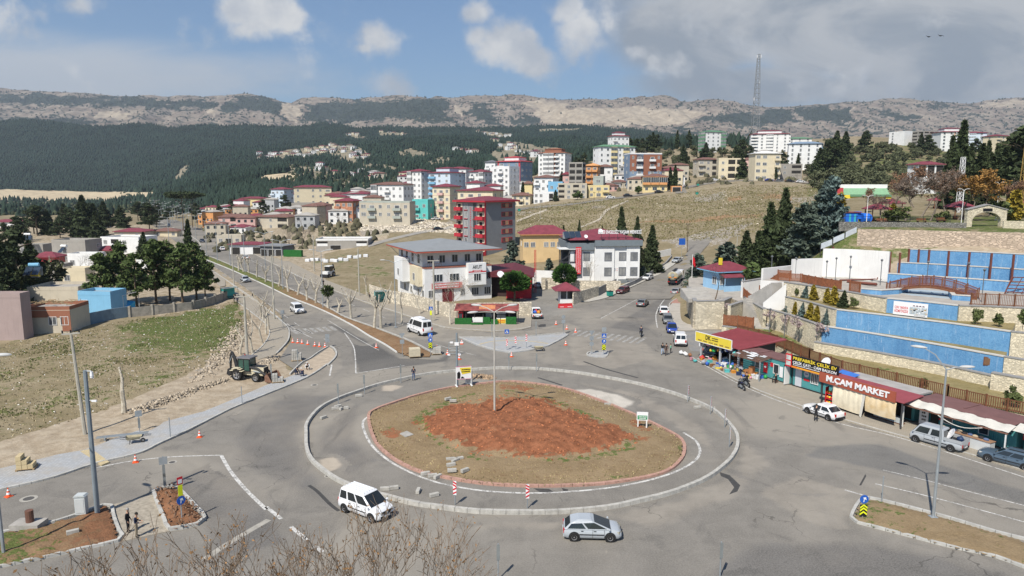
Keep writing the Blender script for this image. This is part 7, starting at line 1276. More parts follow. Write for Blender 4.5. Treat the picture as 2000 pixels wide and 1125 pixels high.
for i,(x,y,cn)in enumerate(((-1.9,.4,'blue'),(-1.5,.5,'blue'),(-2.1,-.2,'orange'),(-1.4,-.3,'orange'),(-.9,.1,'red'),(-1.0,-.5,'brown'))):p=pk.matrix_basis@Vector((x,y,.95));gd_('bag',cn,p,'sacks on the white pickup','in the bed of the white pickup')
sedan('white saloon parked in the yard beside the red lattice mast',C2(1053,562),head((1068,564),(1040,560)),WH);
def upcar(f,lab,px,Y,a,b,col,**k):p=onT(px,Y);q=onT(*a),onT(*b);return f(lab,p[:2],atan2(q[1].y-q[0].y,q[1].x-q[0].x),col,z=zbase(p.x,p.y)+.11,**k)
UP=((1200,150),(1300,176));DN=(UP[1],UP[0])
upcar(wagon,'dark red estate parked at the kerb before the totem sign',1216,156,(1300,176),(1180,148),('dark_red',(.11,.012,.02)))
sedan('dark grey saloon driving up in the middle of the uphill road',C2(1255,597),head((1240,606),(1272,584)),GR_);upcar(hatch,'white hatchback parked facing down on the left of the uphill road',1265,172,*DN,WH);upcar(sedan,'silver saloon parked highest on the left of the uphill road',1322,192,*DN,SIL)
sedan('silver grey saloon parked by the dark stone wall behind the tanker',C2(1321,574),head((1310,579),(1334,565)),('warm_grey',(.27,.27,.28)));sedan('white saloon, rear one of the row parked along the curve',C2(1296,612),head((1301,622),(1292,598)),WH);wagon('grey estate in the row parked on the curve, before the blue car',C2(1304,630),head((1299,612),(1309,640)),GR_);hatch('bright blue hatchback facing the camera in the row on the curve',C2(1312,648),head((1306,630),(1314,655)),('bright_blue',(.015,.05,.30)))
mpv('white panel van with two rear windows parked at the right crossing',C2(1328,672),head((1331,688),(1325,660)),WH,rearsplit=True,H=1.95,win_=((.05,.3),(.72,.95)))
mpv('dark grey off-road car parked behind the yellow sign',C2(1386,688),head((1384,694),(1396,676)),GR_,H=1.85);sedan('black car half hidden under the maroon stall roof',C2(1398,697),head((1420,690),(1388,700)),('black',(.012,.012,.014)))
sedan('old white boxy saloon parked before the market curtains',C2(1607,812),head((1612,826),(1573,812)),WH,L=4.25,H=1.4)
dc=vh_('pickup_truck','silver double cab pickup with a white dish in its bed','pickup',C2(1832,870),head((1850,888),(1790,871)),4.6,1.68,1.82,('pickup_silver',(.36,.38,.40)),.55,.28,(.34,.37,.83,.95),fz=.50,tz=.50,r=.31,win_=((.06,.42),(.5,.92)),wax=(.2,.86));MB().box(-2.25,-.7,-.8,-.75,.9,1.2).box(-2.25,-.7,.75,.8,.9,1.2).box(-2.3,-2.24,-.8,.8,.6,1.2).B_('cargo_side',paint('pickup_silver',0),dc);MB().box(-2.2,-.75,-.75,.75,.92,.95).B_('cargo_floor',Bk,dc)
p=dc.matrix_basis@Vector((-1.15,.05,.7));dish(tuple(p),'white satellite dish lying in the bed of the silver pickup',.55,head((1850,888),(1790,871))+2.2);gd_('bag','navy',dc.matrix_basis@Vector((-1.85,.1,.95)),'load of the silver pickup','in the bed of the silver pickup')
wagon('slate blue estate with roof rails at the right edge of the road',C2(1970,906),head((1997,928),(1926,909)),('slate',(.075,.11,.15)),rack=True,L=4.5)
FARC=[('white saloon parked on the upper street',1192,388,WH,0),('black car in front of the bare trees on the upper street',1226,384,('black',0),0),('dark car before the orange corner house',1287,377,('black',0),0),('white car on the crest road by the cream terraced house',1396,354,WH,0),('blue car at the foot of the tall cream block',1502,354,('bright_blue',0),0),('grey car next to the blue one on the crest',1521,355,GR_,0),('black car third in the crest row',1542,356,('black',0),0),('white car fourth in the crest row',1563,357,WH,0),('dark blue car under the dark conifers on the crest',1588,358,('dark_blue',0),0),('white car before the green seating',1692,372,WH,.2),('white car among the olive trees',1656,313,WH,.1),('white car driving down the lane by the orange garage',1334,366,WH,1.2),('black car on the rubble track',856,450,('black',0),.3),('white car beside the blue bus',852,430,WH,.5),('dark car on the curve behind the bus',880,424,('dark_blue',0),.3)]
for lab,x,y,c_,a in FARC:p=T(x,y);sedan(lab,p[:2],a+U(-.1,.1),c_,z=p.z+.08)
p=T(845,421);bus=vh_('bus','blue and white bus on the hillside curve below the pink block','bus',p[:2],-2.2,8.5,2.4,2.9,('bus_blue',(.10,.38,.55)),.5,.35,(.005,.01,.95,.985),fz=.48,tz=.5,r=.42,win_=((.04,.24),(.27,.48),(.51,.72),(.75,.95)),wax=(.2,.75),z=p.z+.1)
p=onT(1319,166);a_=onT(1310,160),onT(1350,186);tz_=zbase(p.x,p.y)+.11;tk=E('tanker_truck','white tanker truck with green stripe driving uphill','truck',(p.x,p.y,tz_),atan2(a_[1].y-a_[0].y,a_[1].x-a_[0].x));tkw=paint('tanker_white',(.7,.7,.7))
b=MB();M=Matrix.Translation((-3.6,0,2.15))@Matrix.Rotation(pi/2,4,'Y')@Matrix.Diagonal((.92,1.2,1,1));b.lathe([(.001,-.15),(.7,-.1),(1.0,0),(1.0,5.2),(.7,5.35),(.001,5.4)],20,0,M);b.B_('tank',tkw,tk,True)
gb=MB();[gb.add([(-3.55,s*1.215,1.75),(1.55,s*1.215,1.75),(1.55,s*1.14,2.05),(-3.55,s*1.06,1.5)],[(0,1,2,3)if s<0 else(3,2,1,0)])for s in(-1,1)];gb.B_('green_stripe',mat('stripe_green',(.13,.25,.03),.5),tk)
MB().lathe([(.001,-.17),(.72,-.12),(1.01,-.02),(1.01,.05),(.001,.05)],20,0,M).B_('rear_cap',mat('tank_rear',(.36,.32,.22),.5,.3,2),tk);MB().box(-3.85,-3.75,-.9,-.3,1.7,1.85).box(-3.85,-3.75,.3,.9,1.7,1.85).B_('warning_panel',SIGNO,tk);MB().cyl((-3.9,0,2.3),(-3.75,0,2.3),.35,n=12).B_('manhole',Gv,tk)
MB().box(-3.7,4.0,-.45,.45,.8,1.15).box(-3.9,-3.6,-1.1,1.1,.55,1.0).B_('chassis',Bk,tk);MB().box(2.2,4.1,-1.2,1.2,.9,2.9).B_('cab',tkw,tk,bevel=.08);MB().box(4.1,4.12,-1.05,1.05,1.9,2.7).B_('windshield',CARGLASS,tk);[MB().box(2.7,3.9,s*1.2-.01,s*1.2+.01,1.9,2.65).B_('side_window',CARGLASS,tk)for s in(-1,1)]
MB().box(-3.2,1.2,-.3,.3,3.24,3.4).B_('catwalk',Bk,tk);[MB().box(-3.93,-3.9,s-.18,s+.18,.7,.9).B_('taillight',REDL,tk)for s in(-.9,.9)];[MB().box(-3.4,1.4,s*1.15-.04,s*1.15+.04,1.0,1.35).B_('side_guard',Gv,tk)for s in(-1,1)]
for x in(-2.6,-1.4,3.2):[wheel(tk,x,s*1.0,.5,.35,s)for s in(-1,1)]
CRM=mat('cream_machine_paint',(.56,.50,.36),.5,.15,2);BKM=mat('black_machine_steel',(.03,.03,.032),.55,.3,2);RSTB=mat('rusty_bucket',(.20,.11,.075),.7,.35,2)
bk=E('backhoe_loader','cream and black backhoe loader with raised digging arm and front bucket','digger',(*C2(487,741),.02),head((461,748),(492,751))+.06)
b=MB();b.box(-1.3,2.2,-.45,.45,.65,1.15).box(.6,2.4,-.5,.5,1.15,1.75);b.B_('chassis',CRM,bk,bevel=.05);MB().box(.7,2.3,-.46,.46,1.75,1.82).box(2.4,2.46,-.45,.45,1.1,1.7).B_('bonnet_top',BKM,bk)
for s in(-1,1):
 w_=wheel(bk,-1.0,s*.95,.76,.5,s);w2=wheel(bk,1.55,s*.9,.56,.42,s)
 for ww in(w_,w2):ww.children[0].data=ww.children[0].data;
 b=MB();[b.box(-1.0+.83*cos(t)-.22,-1.0+.83*cos(t)+.22,s*.95-.28,s*.95+.28,.80+.83*sin(t)-.03,.80+.83*sin(t)+.05)for t in(.6,1.0,1.35,1.7,2.05,2.5)];b.B_('mudguard',CRM,bk,bevel=.03)
 MB().tube([(.2,s*.55,1.75),(1.6,s*.62,1.62),(2.5,s*.62,1.0),(3.0,s*.6,.55)],[.12,.14,.13,.1],6).B_('loader_arm',BKM,bk);MB().cyl((1.0,s*.55,1.25),(2.3,s*.6,1.1),.06,n=6).B_('ram',Gv,bk)
RIMC=CRM;cabx=MB();
for x,y in((-.95,-.7),(-.95,.7),(.55,-.62),(.55,.62),(-.2,-.72),(-.2,.72)):cabx.box(x-.05,x+.05,y-.05,y+.05,1.2,2.75)
cabx.box(-1.0,.6,-.75,.75,1.15,1.25);cabx.B_('cab_frame',BKM,bk);MB().box(-.93,.53,-.71,-.69,1.3,2.7).box(-.93,.53,.69,.71,1.3,2.7).box(.55,.57,-.6,.6,1.5,2.7).box(-.97,-.95,-.66,.66,1.5,2.7).B_('cab_glass',mat('green_tinted_glass',(.03,.075,.06),.1,.3,1,0,0,.6),bk);MB().box(-1.15,.8,-.85,.85,2.75,2.92).B_('cab_roof',mat('grey_cab_roof',(.16,.155,.16),.6,.1),bk,bevel=.06);MB().box(-.6,-.2,-.25,.25,1.3,1.9).B_('seat',Bk,bk);MB().cyl((-.7,.4,2.92),(-.7,.4,3.08),.06,n=8).B_('beacon',REDL,bk)
b=MB();prof=[(2.9,.75),(3.1,1.0),(3.35,1.05),(3.75,.35),(3.8,.12),(3.4,.1),(3.0,.2)];b.sidey([(2.9,.2),(3.0,.12),(3.85,.08),(3.85,.13),(3.1,.2),(3.0,.8),(3.2,1.08),(3.15,1.14),(2.9,.85)],-1.15,1.15).sidey(prof,-1.18,-1.13).sidey(prof,1.13,1.18);b.B_('front_bucket',RSTB,bk);b=MB();[b.box(3.84,3.98,-1.1+i*.31,-1.0+i*.31,.08,.12)for i in range(8)];b.B_('bucket_teeth',Gv,bk)
MB().tube([(-1.35,0,1.0),(-1.6,0,1.4),(-1.9,0,2.6),(-2.25,0,3.35)],[.2,.24,.22,.16],6).B_('boom',BKM,bk);MB().tube([(-2.25,0,3.4),(-2.5,0,2.4),(-2.55,0,1.3)],[.16,.17,.12],6).B_('dipper',BKM,bk);MB().sidey([(-2.75,1.25),(-2.4,1.25),(-2.3,.7),(-2.6,.35),(-2.95,.6)],-.35,.35).B_('rear_bucket',BKM,bk);MB().cyl((-1.7,.15,1.6),(-2.1,.15,3.0),.06,n=6).cyl((-2.1,-.15,3.0),(-2.6,-.15,2.0),.05,n=6).B_('ram',Gv,bk)
for s in(-1,1):MB().box(-1.5,-1.3,s*.95-.12,s*.95+.12,.05,1.5).box(-1.6,-1.2,s*.95-.2,s*.95+.2,.0,.06).B_('stabiliser',CRM,bk)
p=T(642,541);dg=E('backhoe_loader','distant white backhoe loader standing on the verge beyond the avenue','digger',p,-1.9);MB().box(-1.6,1.6,-.8,.8,.6,1.6).B_('chassis',WHITE,dg);MB().box(-.9,.6,-.75,.75,1.6,2.8).B_('cab',CARGLASS,dg);MB().box(-1.0,.7,-.85,.85,2.8,2.95).B_('cab_roof',WHITE,dg);MB().tube([(-1.6,0,1.2),(-2.2,0,3.1),(-2.8,0,1.5)],.2,5).B_('boom',BKM,dg);[wheel(dg,x,s*.85,r_,.4,s)for x,r_ in((-1.0,.7),(1.1,.5))for s in(-1,1)];MB().box(1.7,2.3,-1.1,1.1,.2,.9).B_('front_bucket',BKM,dg)
def moto(label,p,rz,col=Bk,box=None):
 o=E('motorcycle',label,'motorcycle',p,rz);[wheel(o,x,0,.3,.12,1)for x in(-.65,.65)]
 MB().tube([(-.65,0,.32),(-.3,0,.55),(.2,0,.5),(.55,0,.85)],[.06,.1,.12,.05],6).B_('frame',Sd,o);MB().ball((.15,0,.78),(.3,.15,.16)).B_('tank',col,o,True);MB().box(-.75,-.05,-.14,.14,.72,.82).B_('seat',Bk,o,bevel=.04);MB().tube([(.65,0,.3),(.5,0,.95)],.04,5).tube([(.45,-.36,1.0),(.5,0,.98),(.45,.36,1.0)],.02,5).B_('handlebar',Gv,o);MB().ball((.62,0,.85),(.1,.11,.11)).B_('headlight',CHROME,o);MB().box(-.25,.2,-.16,.16,.28,.55).B_('engine',Gv,o)
 if box:MB().box(-1.05,-.65,-.25,.25,.82,1.25).B_('top_box',box,o)
 return o
moto('motorcycle ridden away up the crossing road',(*C2(1252,657),0),head((1252,657),(1250,640)));moto('black motorcycle with white box stopped nearest the road at the stalls',(*C2(1448,760),0),head((1458,766),(1438,754)),mat('blue_tank',(.03,.04,.2),.3),None);moto('dark motorcycle stopped on the kerb side at the stalls',(*C2(1458,754),0),head((1468,762),(1448,748)),Bk)
def leafmat(n,c,v=.35):return mat('foliage_'+n,c,.8,.3,.8,0,0,.15,island=v)
LM={k:leafmat(k,c)for k,c in dict(pine=(.075,.105,.035),dark=(.045,.06,.027),cypress=(.045,.062,.026),cedar=(.085,.110,.085),olive=(.105,.115,.062),gold=(.26,.20,.03),spruce=(.10,.14,.13),ball=(.040,.090,.018),rust=(.22,.125,.075),orange=(.34,.19,.06),blossom=(.42,.33,.32),shrub=(.09,.11,.04),dry=(.26,.15,.07),twig=(.19,.145,.115)).items()}
BARK=mat('brown_bark',(.13,.095,.065),.95,.25,3,.4);BARKW=mat('pale_plane_bark',(.58,.54,.45),.9,.3,2.5,.4,col2=(.34,.29,.22));BARKG=mat('grey_bark',(.20,.165,.135),.95,.2,3,.3)
def cards(name,P_,size,m,seed,up=.3,asp=1.6,nrm=None):
 r=np.random.RandomState(seed);n=len(P_);a=r.normal(size=(n,3));a[:,2]+=up
 if nrm is not None:a=a*.6+nrm
 a/=np.linalg.norm(a,axis=1)[:,None]+1e-9;b=np.cross(a,r.normal(size=(n,3)));b/=np.linalg.norm(b,axis=1)[:,None]+1e-9;s=size*r.uniform(.6,1.3,n)[:,None];a,b=a*s*asp*.5,b*s*.5
 V=np.stack([P_-a,P_+b*.8,P_+a,P_-b*.8],1).reshape(-1,3);return npmesh(name,V,np.arange(n*4).reshape(n,4),m)
def sp_(n,r,shell=.5):v=r.normal(size=(n,3));v/=np.linalg.norm(v,axis=1)[:,None];return v*(shell+(1-shell)*r.uniform(0,1,n)**.5)[:,None]
def crown_pts(kind,seed):
 r=np.random.RandomState(seed)
 if kind in('cypress','dark','gold','spruce'):
  n={'cypress':1500,'dark':2600,'gold':900,'spruce':900}[kind];t=r.uniform(0,1,n)**(.75 if kind=='cypress' else 1.25);a=r.uniform(0,6.283,n)
  R_={'cypress':.085*np.sin(np.clip(t*1.0+.06,0,1)**.6*pi)**.6,'dark':.24*(1-t)**.85,'gold':.2*np.clip((1-t),0,1)**.6*np.minimum(1,t*6+.4),'spruce':.32*(1-t)**.9}[kind]
  w=1+.35*np.sin(a*3+t*22+seed)*(.5 if kind=='cypress' else 1)+.2*np.sin(t*50+a);q=R_*w*r.uniform(.55,1.05,n)
  return np.stack([q*np.cos(a)+.02*np.sin(t*4+seed),q*np.sin(a),.04+t*.96],-1)
 if kind=='cedar':
  P_=[]
  for i in range(70):
   t=r.uniform(.08,.97);a=r.uniform(0,6.283);L=.36*(1-t)**.75*r.uniform(.6,1.1)+.03;k=46;s=r.uniform(0,1,k)**.7
   P_.append(np.stack([L*s*cos(a),L*s*sin(a),t+.10*s+0*s],-1)+r.normal(size=(k,3))*.022*(1.2-s[:,None]*.5))
  return np.concatenate(P_)
 if kind=='pine':
  P_=[]
  for i in range(36):
   t=r.uniform(.26,1);a=r.uniform(0,6.283);q=.25*min(1,(1.04-t)*1.9)**.7*r.uniform(.3,1.1);c=np.array([q*cos(a),q*sin(a),t*.95])
   P_.append(c+sp_(64,r,.3)*np.array([.085,.085,.055])*r.uniform(.6,1.25))
  return np.concatenate(P_)
 if kind=='umbrella':
  P_=[]
  for i in range(26):a=r.uniform(0,6.283);q=.34*r.uniform(0,1)**.5;P_.append(np.array([q*cos(a),q*sin(a),.93+r.uniform(-.04,.05)])+sp_(80,r,.3)*np.array([.1,.1,.035]))
  return np.concatenate(P_)
 if kind=='ball':v=sp_(2600,r,.75);v[:,2]=np.where(v[:,2]<-.45,-.45+(v[:,2]+.45)*.3,v[:,2]);w=1+.1*np.sin(v[:,:1]*9+seed)*np.cos(v[:,1:2]*8);return v*w*np.array([.42,.42,.36])+np.array([0,0,.62])
 P_=[]
 for i in range(15):a=r.uniform(0,6.283);q=.38*r.uniform(0,1)**.5;P_.append(np.array([q*cos(a),q*sin(a),.55+r.uniform(-.25,.28)])+sp_(44,r,.3)*.17*r.uniform(.7,1.2))
 return np.concatenate(P_)
CS=dict(cypress=.055,dark=.062,gold=.12,spruce=.11,cedar=.060,pine=.045,umbrella=.05,ball=.075,olive=.12,shrub=.13)
def branches(seed,levels,spread,n0,len0,r0,upb=.35,nb=3,lean=0.0,stub=False):
 r=random.Random(seed);seg=[]
 def grow(p,d,L,rad,lv):
  k=3 if lv<2 else 2
  for i in range(k):
   d=(d+Vector((r.gauss(0,.13),r.gauss(0,.13),r.gauss(0,.05)+upb*.12))).normalized();q=p+d*L/k;seg.append((p,q,rad,rad*.82));p=q;rad*=.82
   if lv<levels and(lv>0 or i==k-1)and not stub:
    for _ in range(nb if i==k-1 else 1):
     ax=Vector((r.gauss(0,1),r.gauss(0,1),r.gauss(0,.4)));nd=(d+ax.normalized()*spread+Vector((0,0,upb*.4))).normalized();grow(p,nd,L*r.uniform(.55,.8),rad*.62,lv+1)
 for i in range(n0):grow(Vector((0,0,0))if n0==1 else Vector((r.uniform(-.1,.1),r.uniform(-.1,.1),0)),Vector((r.gauss(lean,.12),r.gauss(0,.12),1)).normalized()if n0==1 else Vector((r.gauss(0,.45),r.gauss(0,.45),1)).normalized(),len0,r0,0)
 return seg
def sg_(name,seg,m,n=3):
 A=np.array([s[0]for s in seg]);B=np.array([s[1]for s in seg]);ra=np.array([s[2]for s in seg])[:,None];rb=np.array([s[3]for s in seg])[:,None];d=B-A;d/=np.linalg.norm(d,axis=1)[:,None]+1e-9
 u=np.cross(d,np.array([.3,.9,.2]));u/=np.linalg.norm(u,axis=1)[:,None]+1e-9;w=np.cross(d,u);V=[]
 for c,rr in((A,ra),(B,rb)):
  for j in range(n):V.append(c+(u*cos(2*pi*j/n)+w*sin(2*pi*j/n))*rr)
 V=np.stack(V,1);f=np.array([(j,(j+1)%n,n+(j+1)%n,n+j)for j in range(n)]);return npmesh(name,V.reshape(-1,3),(f[None]+np.arange(len(seg))[:,None,None]*2*n).reshape(-1,4),m,None,True)
TN=dict(cypress='cypress',dark='conifer',cedar='cedar_tree',pine='pine_tree',umbrella='umbrella_pine',ball='clipped_pine',olive='olive_tree',shrub='shrub',gold='golden_conifer',spruce='blue_spruce')
def tree(kind,label,loc,h,var=0,group=None,wide=1.0,lm=None,cat_='tree'):
 k=('tree',kind,var%3,lm)
 if k not in _cache:
  s=var%3*7+3;cr=cards('crown',crown_pts(kind,s),CS[kind],LM[lm or kind],s,.5 if kind in('cypress','gold','dark')else .15)
  b=MB();th={'pine':.8,'umbrella':.92,'ball':.5,'cedar':.8,'cypress':.5,'dark':.7,'olive':.5,'shrub':.4}.get(kind,.6);r0={'pine':.018,'umbrella':.014,'ball':.04,'olive':.06,'gold':.03,'spruce':.03}.get(kind,.02);b.tube([(0,0,-.06),(.01,0,th*.5),(0,.01,th)],[r0,r0*.8,r0*.35],6)
  if kind in('pine','olive','umbrella','ball'):
   rr=random.Random(s)
   for i in range(9):z=th*rr.uniform(.55,.95);a=rr.uniform(0,6.28);b.tube([(0,0,z),(.12*cos(a),.12*sin(a),z+.07),(.24*cos(a),.24*sin(a),z+.1)],[r0*.4,r0*.3,r0*.12],4)
  _cache[k]=(cr,b.mesh('trunk',BARK,True))
 o=E(TN.get(kind,kind),label,cat_,loc,U(0,6.28),group);o.scale=(h*wide,h*wide,h);ob('crown',_cache[k][0],o);ob('trunk',_cache[k][1],o);return o
def bare(label,loc,h,var=0,group=None,m=BARKG,leaf=None,lv=4,name='bare_tree',n0=1,spread=.75,cat_='tree',upb=.35,nleaf=500,key='b',wide=1.0,lsize=.035,nb=3):
 k=(key,var%3,lv,n0,m.name,leaf,spread)
 if k not in _cache:
  s=branches(var%3*11+5,lv,spread,n0,.30 if n0==1 else .36,.018 if n0==1 else .007,upb,nb);top=max(q[1].z for q in s);s=[(a/top,b/top,r1,r2)for a,b,r1,r2 in s];big=[q for q in s if q[2]>.0065 or q[0].z<.02];fine=[(a,b,max(r1,.0016),max(r2,.0013))for a,b,r1,r2 in s if not(r1>.0065 or a.z<.02)]
  lf=None
  if leaf:r=np.random.RandomState(var);pts=np.array([q[1]for q in fine]);pts=pts[r.randint(0,len(pts),nleaf)]+r.normal(size=(nleaf,3))*.012;lf=cards('leaves',pts,lsize,LM[leaf],var,.2,1.5)
  _cache[k]=(sg_('trunk',big,m,5)if big else None,sg_('twigs',fine,m),lf)
 o=E(name,label,cat_,loc,U(0,6.28),group);o.scale=(h*wide,h*wide,h)
 for nm,me in zip(('trunk','twigs','leaves'),_cache[k]):
  if me:ob(nm,me,o)
 return o
def onG(px,Y):return onT(px,Y)
PL='pines of the left grove'
for i,(x,Y,h,lab)in enumerate(((203,139,11.0,'broad pine leaning left at the left edge of the grove by the avenue'),(238,143,12.5,'pine behind the pergola in the left half of the grove'),(268,139,11.0,'pine in the gap of the grove above the fence'),(306,143,13.5,'tall pine left of the grove centre'),(332,147,12.5,'pine in the thick centre of the grove'),(357,142,12.8,'full pine near the right end of the grove'),(384,147,12.5,'pine right of the full pine in the grove'),(402,145,9.5,'lower pine at the right end of the grove beside the avenue'))):tree('pine',lab,onG(x,Y),h,i,PL,1.0)
for i,(x,Y,h,k,lab)in enumerate(((8,142,14,'dark','dark conifer at the left edge behind the pink house'),(38,150,15,'pine','dark pine towering over the straw roof house'),(64,158,12,'dark','dark conifer between pink house and yellow tank'),(96,165,7,'olive','round grey green tree before the red walled house'),(164,330,19,'dark','tall dark fir standing above the left houses'),(188,335,15,'dark','second dark fir touching the tall one'),(370,232,12.5,'cypress','slim dark cypress beside the far avenue'),(358,375,20,'umbrella','tall umbrella pine left over the avenue end'),(376,400,19,'umbrella','umbrella pine right over the avenue end'),(282,245,8,'dark','small conifer beside the whitewashed house'),(224,190,6,'olive','grey green tree in the middle of the left houses'))):tree(k,lab,onG(x,Y),h,i,None,1.1,{'pine':'dark','umbrella':'dark'}.get(k))
FR='conifers along the left valley'
for i in range(24):x=U(-10,320);Y=U(285,430)+(x>200)*80;tree(rng.choice(['pine','dark','pine']),'dark green conifer in the belt across the left valley',onG(x,Y),U(9,15),i,FR,1.3,'dark')
for i in range(16):x=U(300,640);Y=U(430,560);tree('pine','green pine at the foot of the forest slope beyond the avenue',onG(x,Y),U(7,12),i,'pines at the foot of the forest',1.3,'dark')
for i,(x,Y)in enumerate(((150,186),(168,180),(186,192),(112,192),(206,200),(98,180))):bare('grey brown bare tree among the left houses',onG(x,Y),U(5,7),i,'bare trees among the left houses',lv=3)
for i in range(26):
 x=U(510,690);Y=U(262,390);bare('bare brown tree on the slope above the avenue shops',onG(x,Y),U(5,8.5),i,'bare trees above the avenue shops',lv=3,wide=1.25)
PLN='pollarded planes along the avenue'
def plane(label,x,y,h,var,lean=0.0,nst=3,leafy=None,thick=1.0,group=None):
 o=E('plane_tree',label,'tree',(*G(x,y)[:2],.1),U(0,6.28));o['group']=PLN;r=random.Random(var*31+int(x));b=MB();th=h*r.uniform(.4,.55);kx,ky=lean,r.uniform(-.08,.08)
 pts=[(0,0,-.2),(kx*.5+r.uniform(-.12,.12),ky,th*.35),(kx+r.uniform(-.12,.12),ky*2,th*.7),(kx*1.3,ky*2,th)];b.tube(pts,[.25*thick,.2*thick,.19*thick,.2*thick],7);b.B_('trunk',BARKW,o,True);b=MB();T_=Vector(pts[-1])
 for i in range(nst):a=6.28*i/nst+r.uniform(-.5,.5);L=(h-th)*r.uniform(.7,1.05);q=T_+Vector((cos(a)*L*.35,sin(a)*L*.35,L*.5));e=q+Vector((cos(a+.6)*L*.18,sin(a+.6)*L*.18,L*.5));b.tube([T_-Vector((0,0,.1)),q,e],[.15*thick,.11*thick,.09*thick],6);b.ball(e,.13*thick,0,6,4)
 b.B_('limb',BARKW,o,True);seg=[]
 for i in range(38):s=T_+Vector((r.uniform(-.5,.5),r.uniform(-.5,.5),r.uniform(.2,h-th)));e=s+Vector((r.uniform(-.5,.5),r.uniform(-.5,.5),r.uniform(.2,.8)));seg.append((s,e,.014,.008))
 ob('twigs',sg_('twigs',seg,BARKG),o)
 if leafy:rr=np.random.RandomState(var);ob('crown',cards('crown',sp_(500,rr,.3)*np.array([1.2,1.2,1.1])+np.array([T_.x,T_.y,h*.75]),.34,LM[leafy],var),o)
 return o
PX=[(466,530,4.6),(476,532,4.8),(487,533,4.4),(502,543,5.0),(519,552,4.4),(545,561,5.2),(563,571,5.6),(581,578,4.8),(600,588,4.2),(617,594,5.6),(641,603,4.6),(660,611,2.6),(686,622,6.0),(731,641,6.0),(744,640,6.2)]
for i,(x,y,h)in enumerate(PX):plane(f'pale pollarded plane tree on the median, {["first", "second", "third", "fourth", "fifth", "sixth", "seventh", "eighth", "ninth", "tenth", "eleventh", "twelfth, a low stump,", "thirteenth", "fourteenth", "last"][i]} coming down the avenue',x,y,h,i,U(-.6,.6),rng.choice([2,3,4])if h>3 else 2,'pine' if i==10 else None,1.1)
for i,(x,y,h,lab)in enumerate(((469,693,4.2,'forked pale stump beside the concrete pole'),(494,692,5.2,'thin dark topped trunk right of the concrete pole'),(513,671,5.4,'straight white trunk at the bend of the left pavement'),(520,653,5.6,'left one of two tall white trunks on the left pavement'),(525,646,6.2,'right one of two tall white trunks on the left pavement'),(509,620,4.6,'slim pale trunk by the left pavement far end'),(242,806,4.9,'thick pale branchless trunk standing in the dirt strip'),(785,634,5.8,'white plane before the station wall'),(757,594,5.0,'dark leaning trunk beside the green shelter'),(820,614,5.6,'white trunk right of the concrete pole on the station pavement'),(716,578,4.5,'pale bent trunk at the corner of the station wall'))):plane(lab,x,y,h,i+40,U(-.4,.4)*(i!=6),2 if i!=6 else 1,None,.8 if i!=6 else 1.2)
bare('big white plane with wide bare crown beside the snack kiosk',(*G(879,635)[:2],.1),9.2,1,None,BARKW,None,4,'plane_tree',spread=.8,wide=1.1);bare('bare grey tree in the care centre yard',onG(1152,160),8.0,2,None,BARKW,None,4)
for i in range(9):x=300+i*17;bare('small grey bare tree along the far part of the avenue',onG(x+U(-6,6),U(250,400)),U(5,7),i,'bare trees of the far avenue',BARKW,None,3)
for k,x,Y,h,w_,lab in(('ball',1005,146,6.2,1.15,'round clipped pine before the red depot hall'),('ball',1103,157,6.6,.9,'round clipped pine beside the vertical red banner'),('cedar',1000,186,8.5,1.2,'spreading green cedar behind the depot hall'),('dark',1213,190,15.5,.62,'tall dark conifer behind the right end of the roof sign'),('dark',1244,186,13.5,.6,'dark conifer second right of the care centre'),('dark',1272,181,12.0,.85,'broad dark conifer at the bend of the uphill road'),('dark',1100,214,8.5,.5,'slim dark conifer over the solar collectors'),('dark',1131,220,8.5,.5,'slim dark conifer above the maroon roof of the care centre'),('dark',1176,225,5,.6,'small conifer tip above the sign lettering'),('cedar',1255,173,3.0,1.4,'low green conifer in the garden by the stepped wall'),('shrub',1240,172,2.6,1.4,'brownish shrub in the garden by the stepped wall'),('cedar',1072,178,5,1.2,'dark green conifer under the steel stair tower')):
 tree(k,lab,onG(x,Y),h,int(x),None,w_)
for i,(k,x,Y,h,w_,lm,lab)in enumerate((('cedar',1361,150,7.5,1.25,None,'grey green cedar beside the flagpole'),('cedar',1416,147,7.6,1.7,None,'broad dome shaped cedar behind the blue hut'),('dark',1456,140,9.5,1.1,None,'dark conifer left of the tall cypress group'),('dark',1478,136,9.0,1.0,'cypress','green conifer in front of the cypress group'),('dark',1502,138,13.5,.9,'cypress','leaning pointed conifer of the cypress group'),('dark',1525,137,15.5,.75,'dark','tallest dark cypress with a bent tip'),('cedar',1568,133,10.5,1.35,None,'wide grey cedar above the white stepped wall'),('cedar',1600,138,10,1.1,None,'grey cedar touching the dark one by the sheet fence'),('cedar',1620,136,11.5,1.0,'spruce','dark blue grey cedar above the sheet fence'),('shrub',1478,128,4.5,1.2,'pine','dense green bush before the cypress group'),('gold',1640,150,7.0,1.1,None,'tall golden conifer beside the concrete pole'))):tree(k,lab,onG(x,Y),h,i,None,w_,lm)
bare('crooked dark bare tree beside the blue hut',G(1397,585,ZT4),6.5,1,None,BARK,None,3)
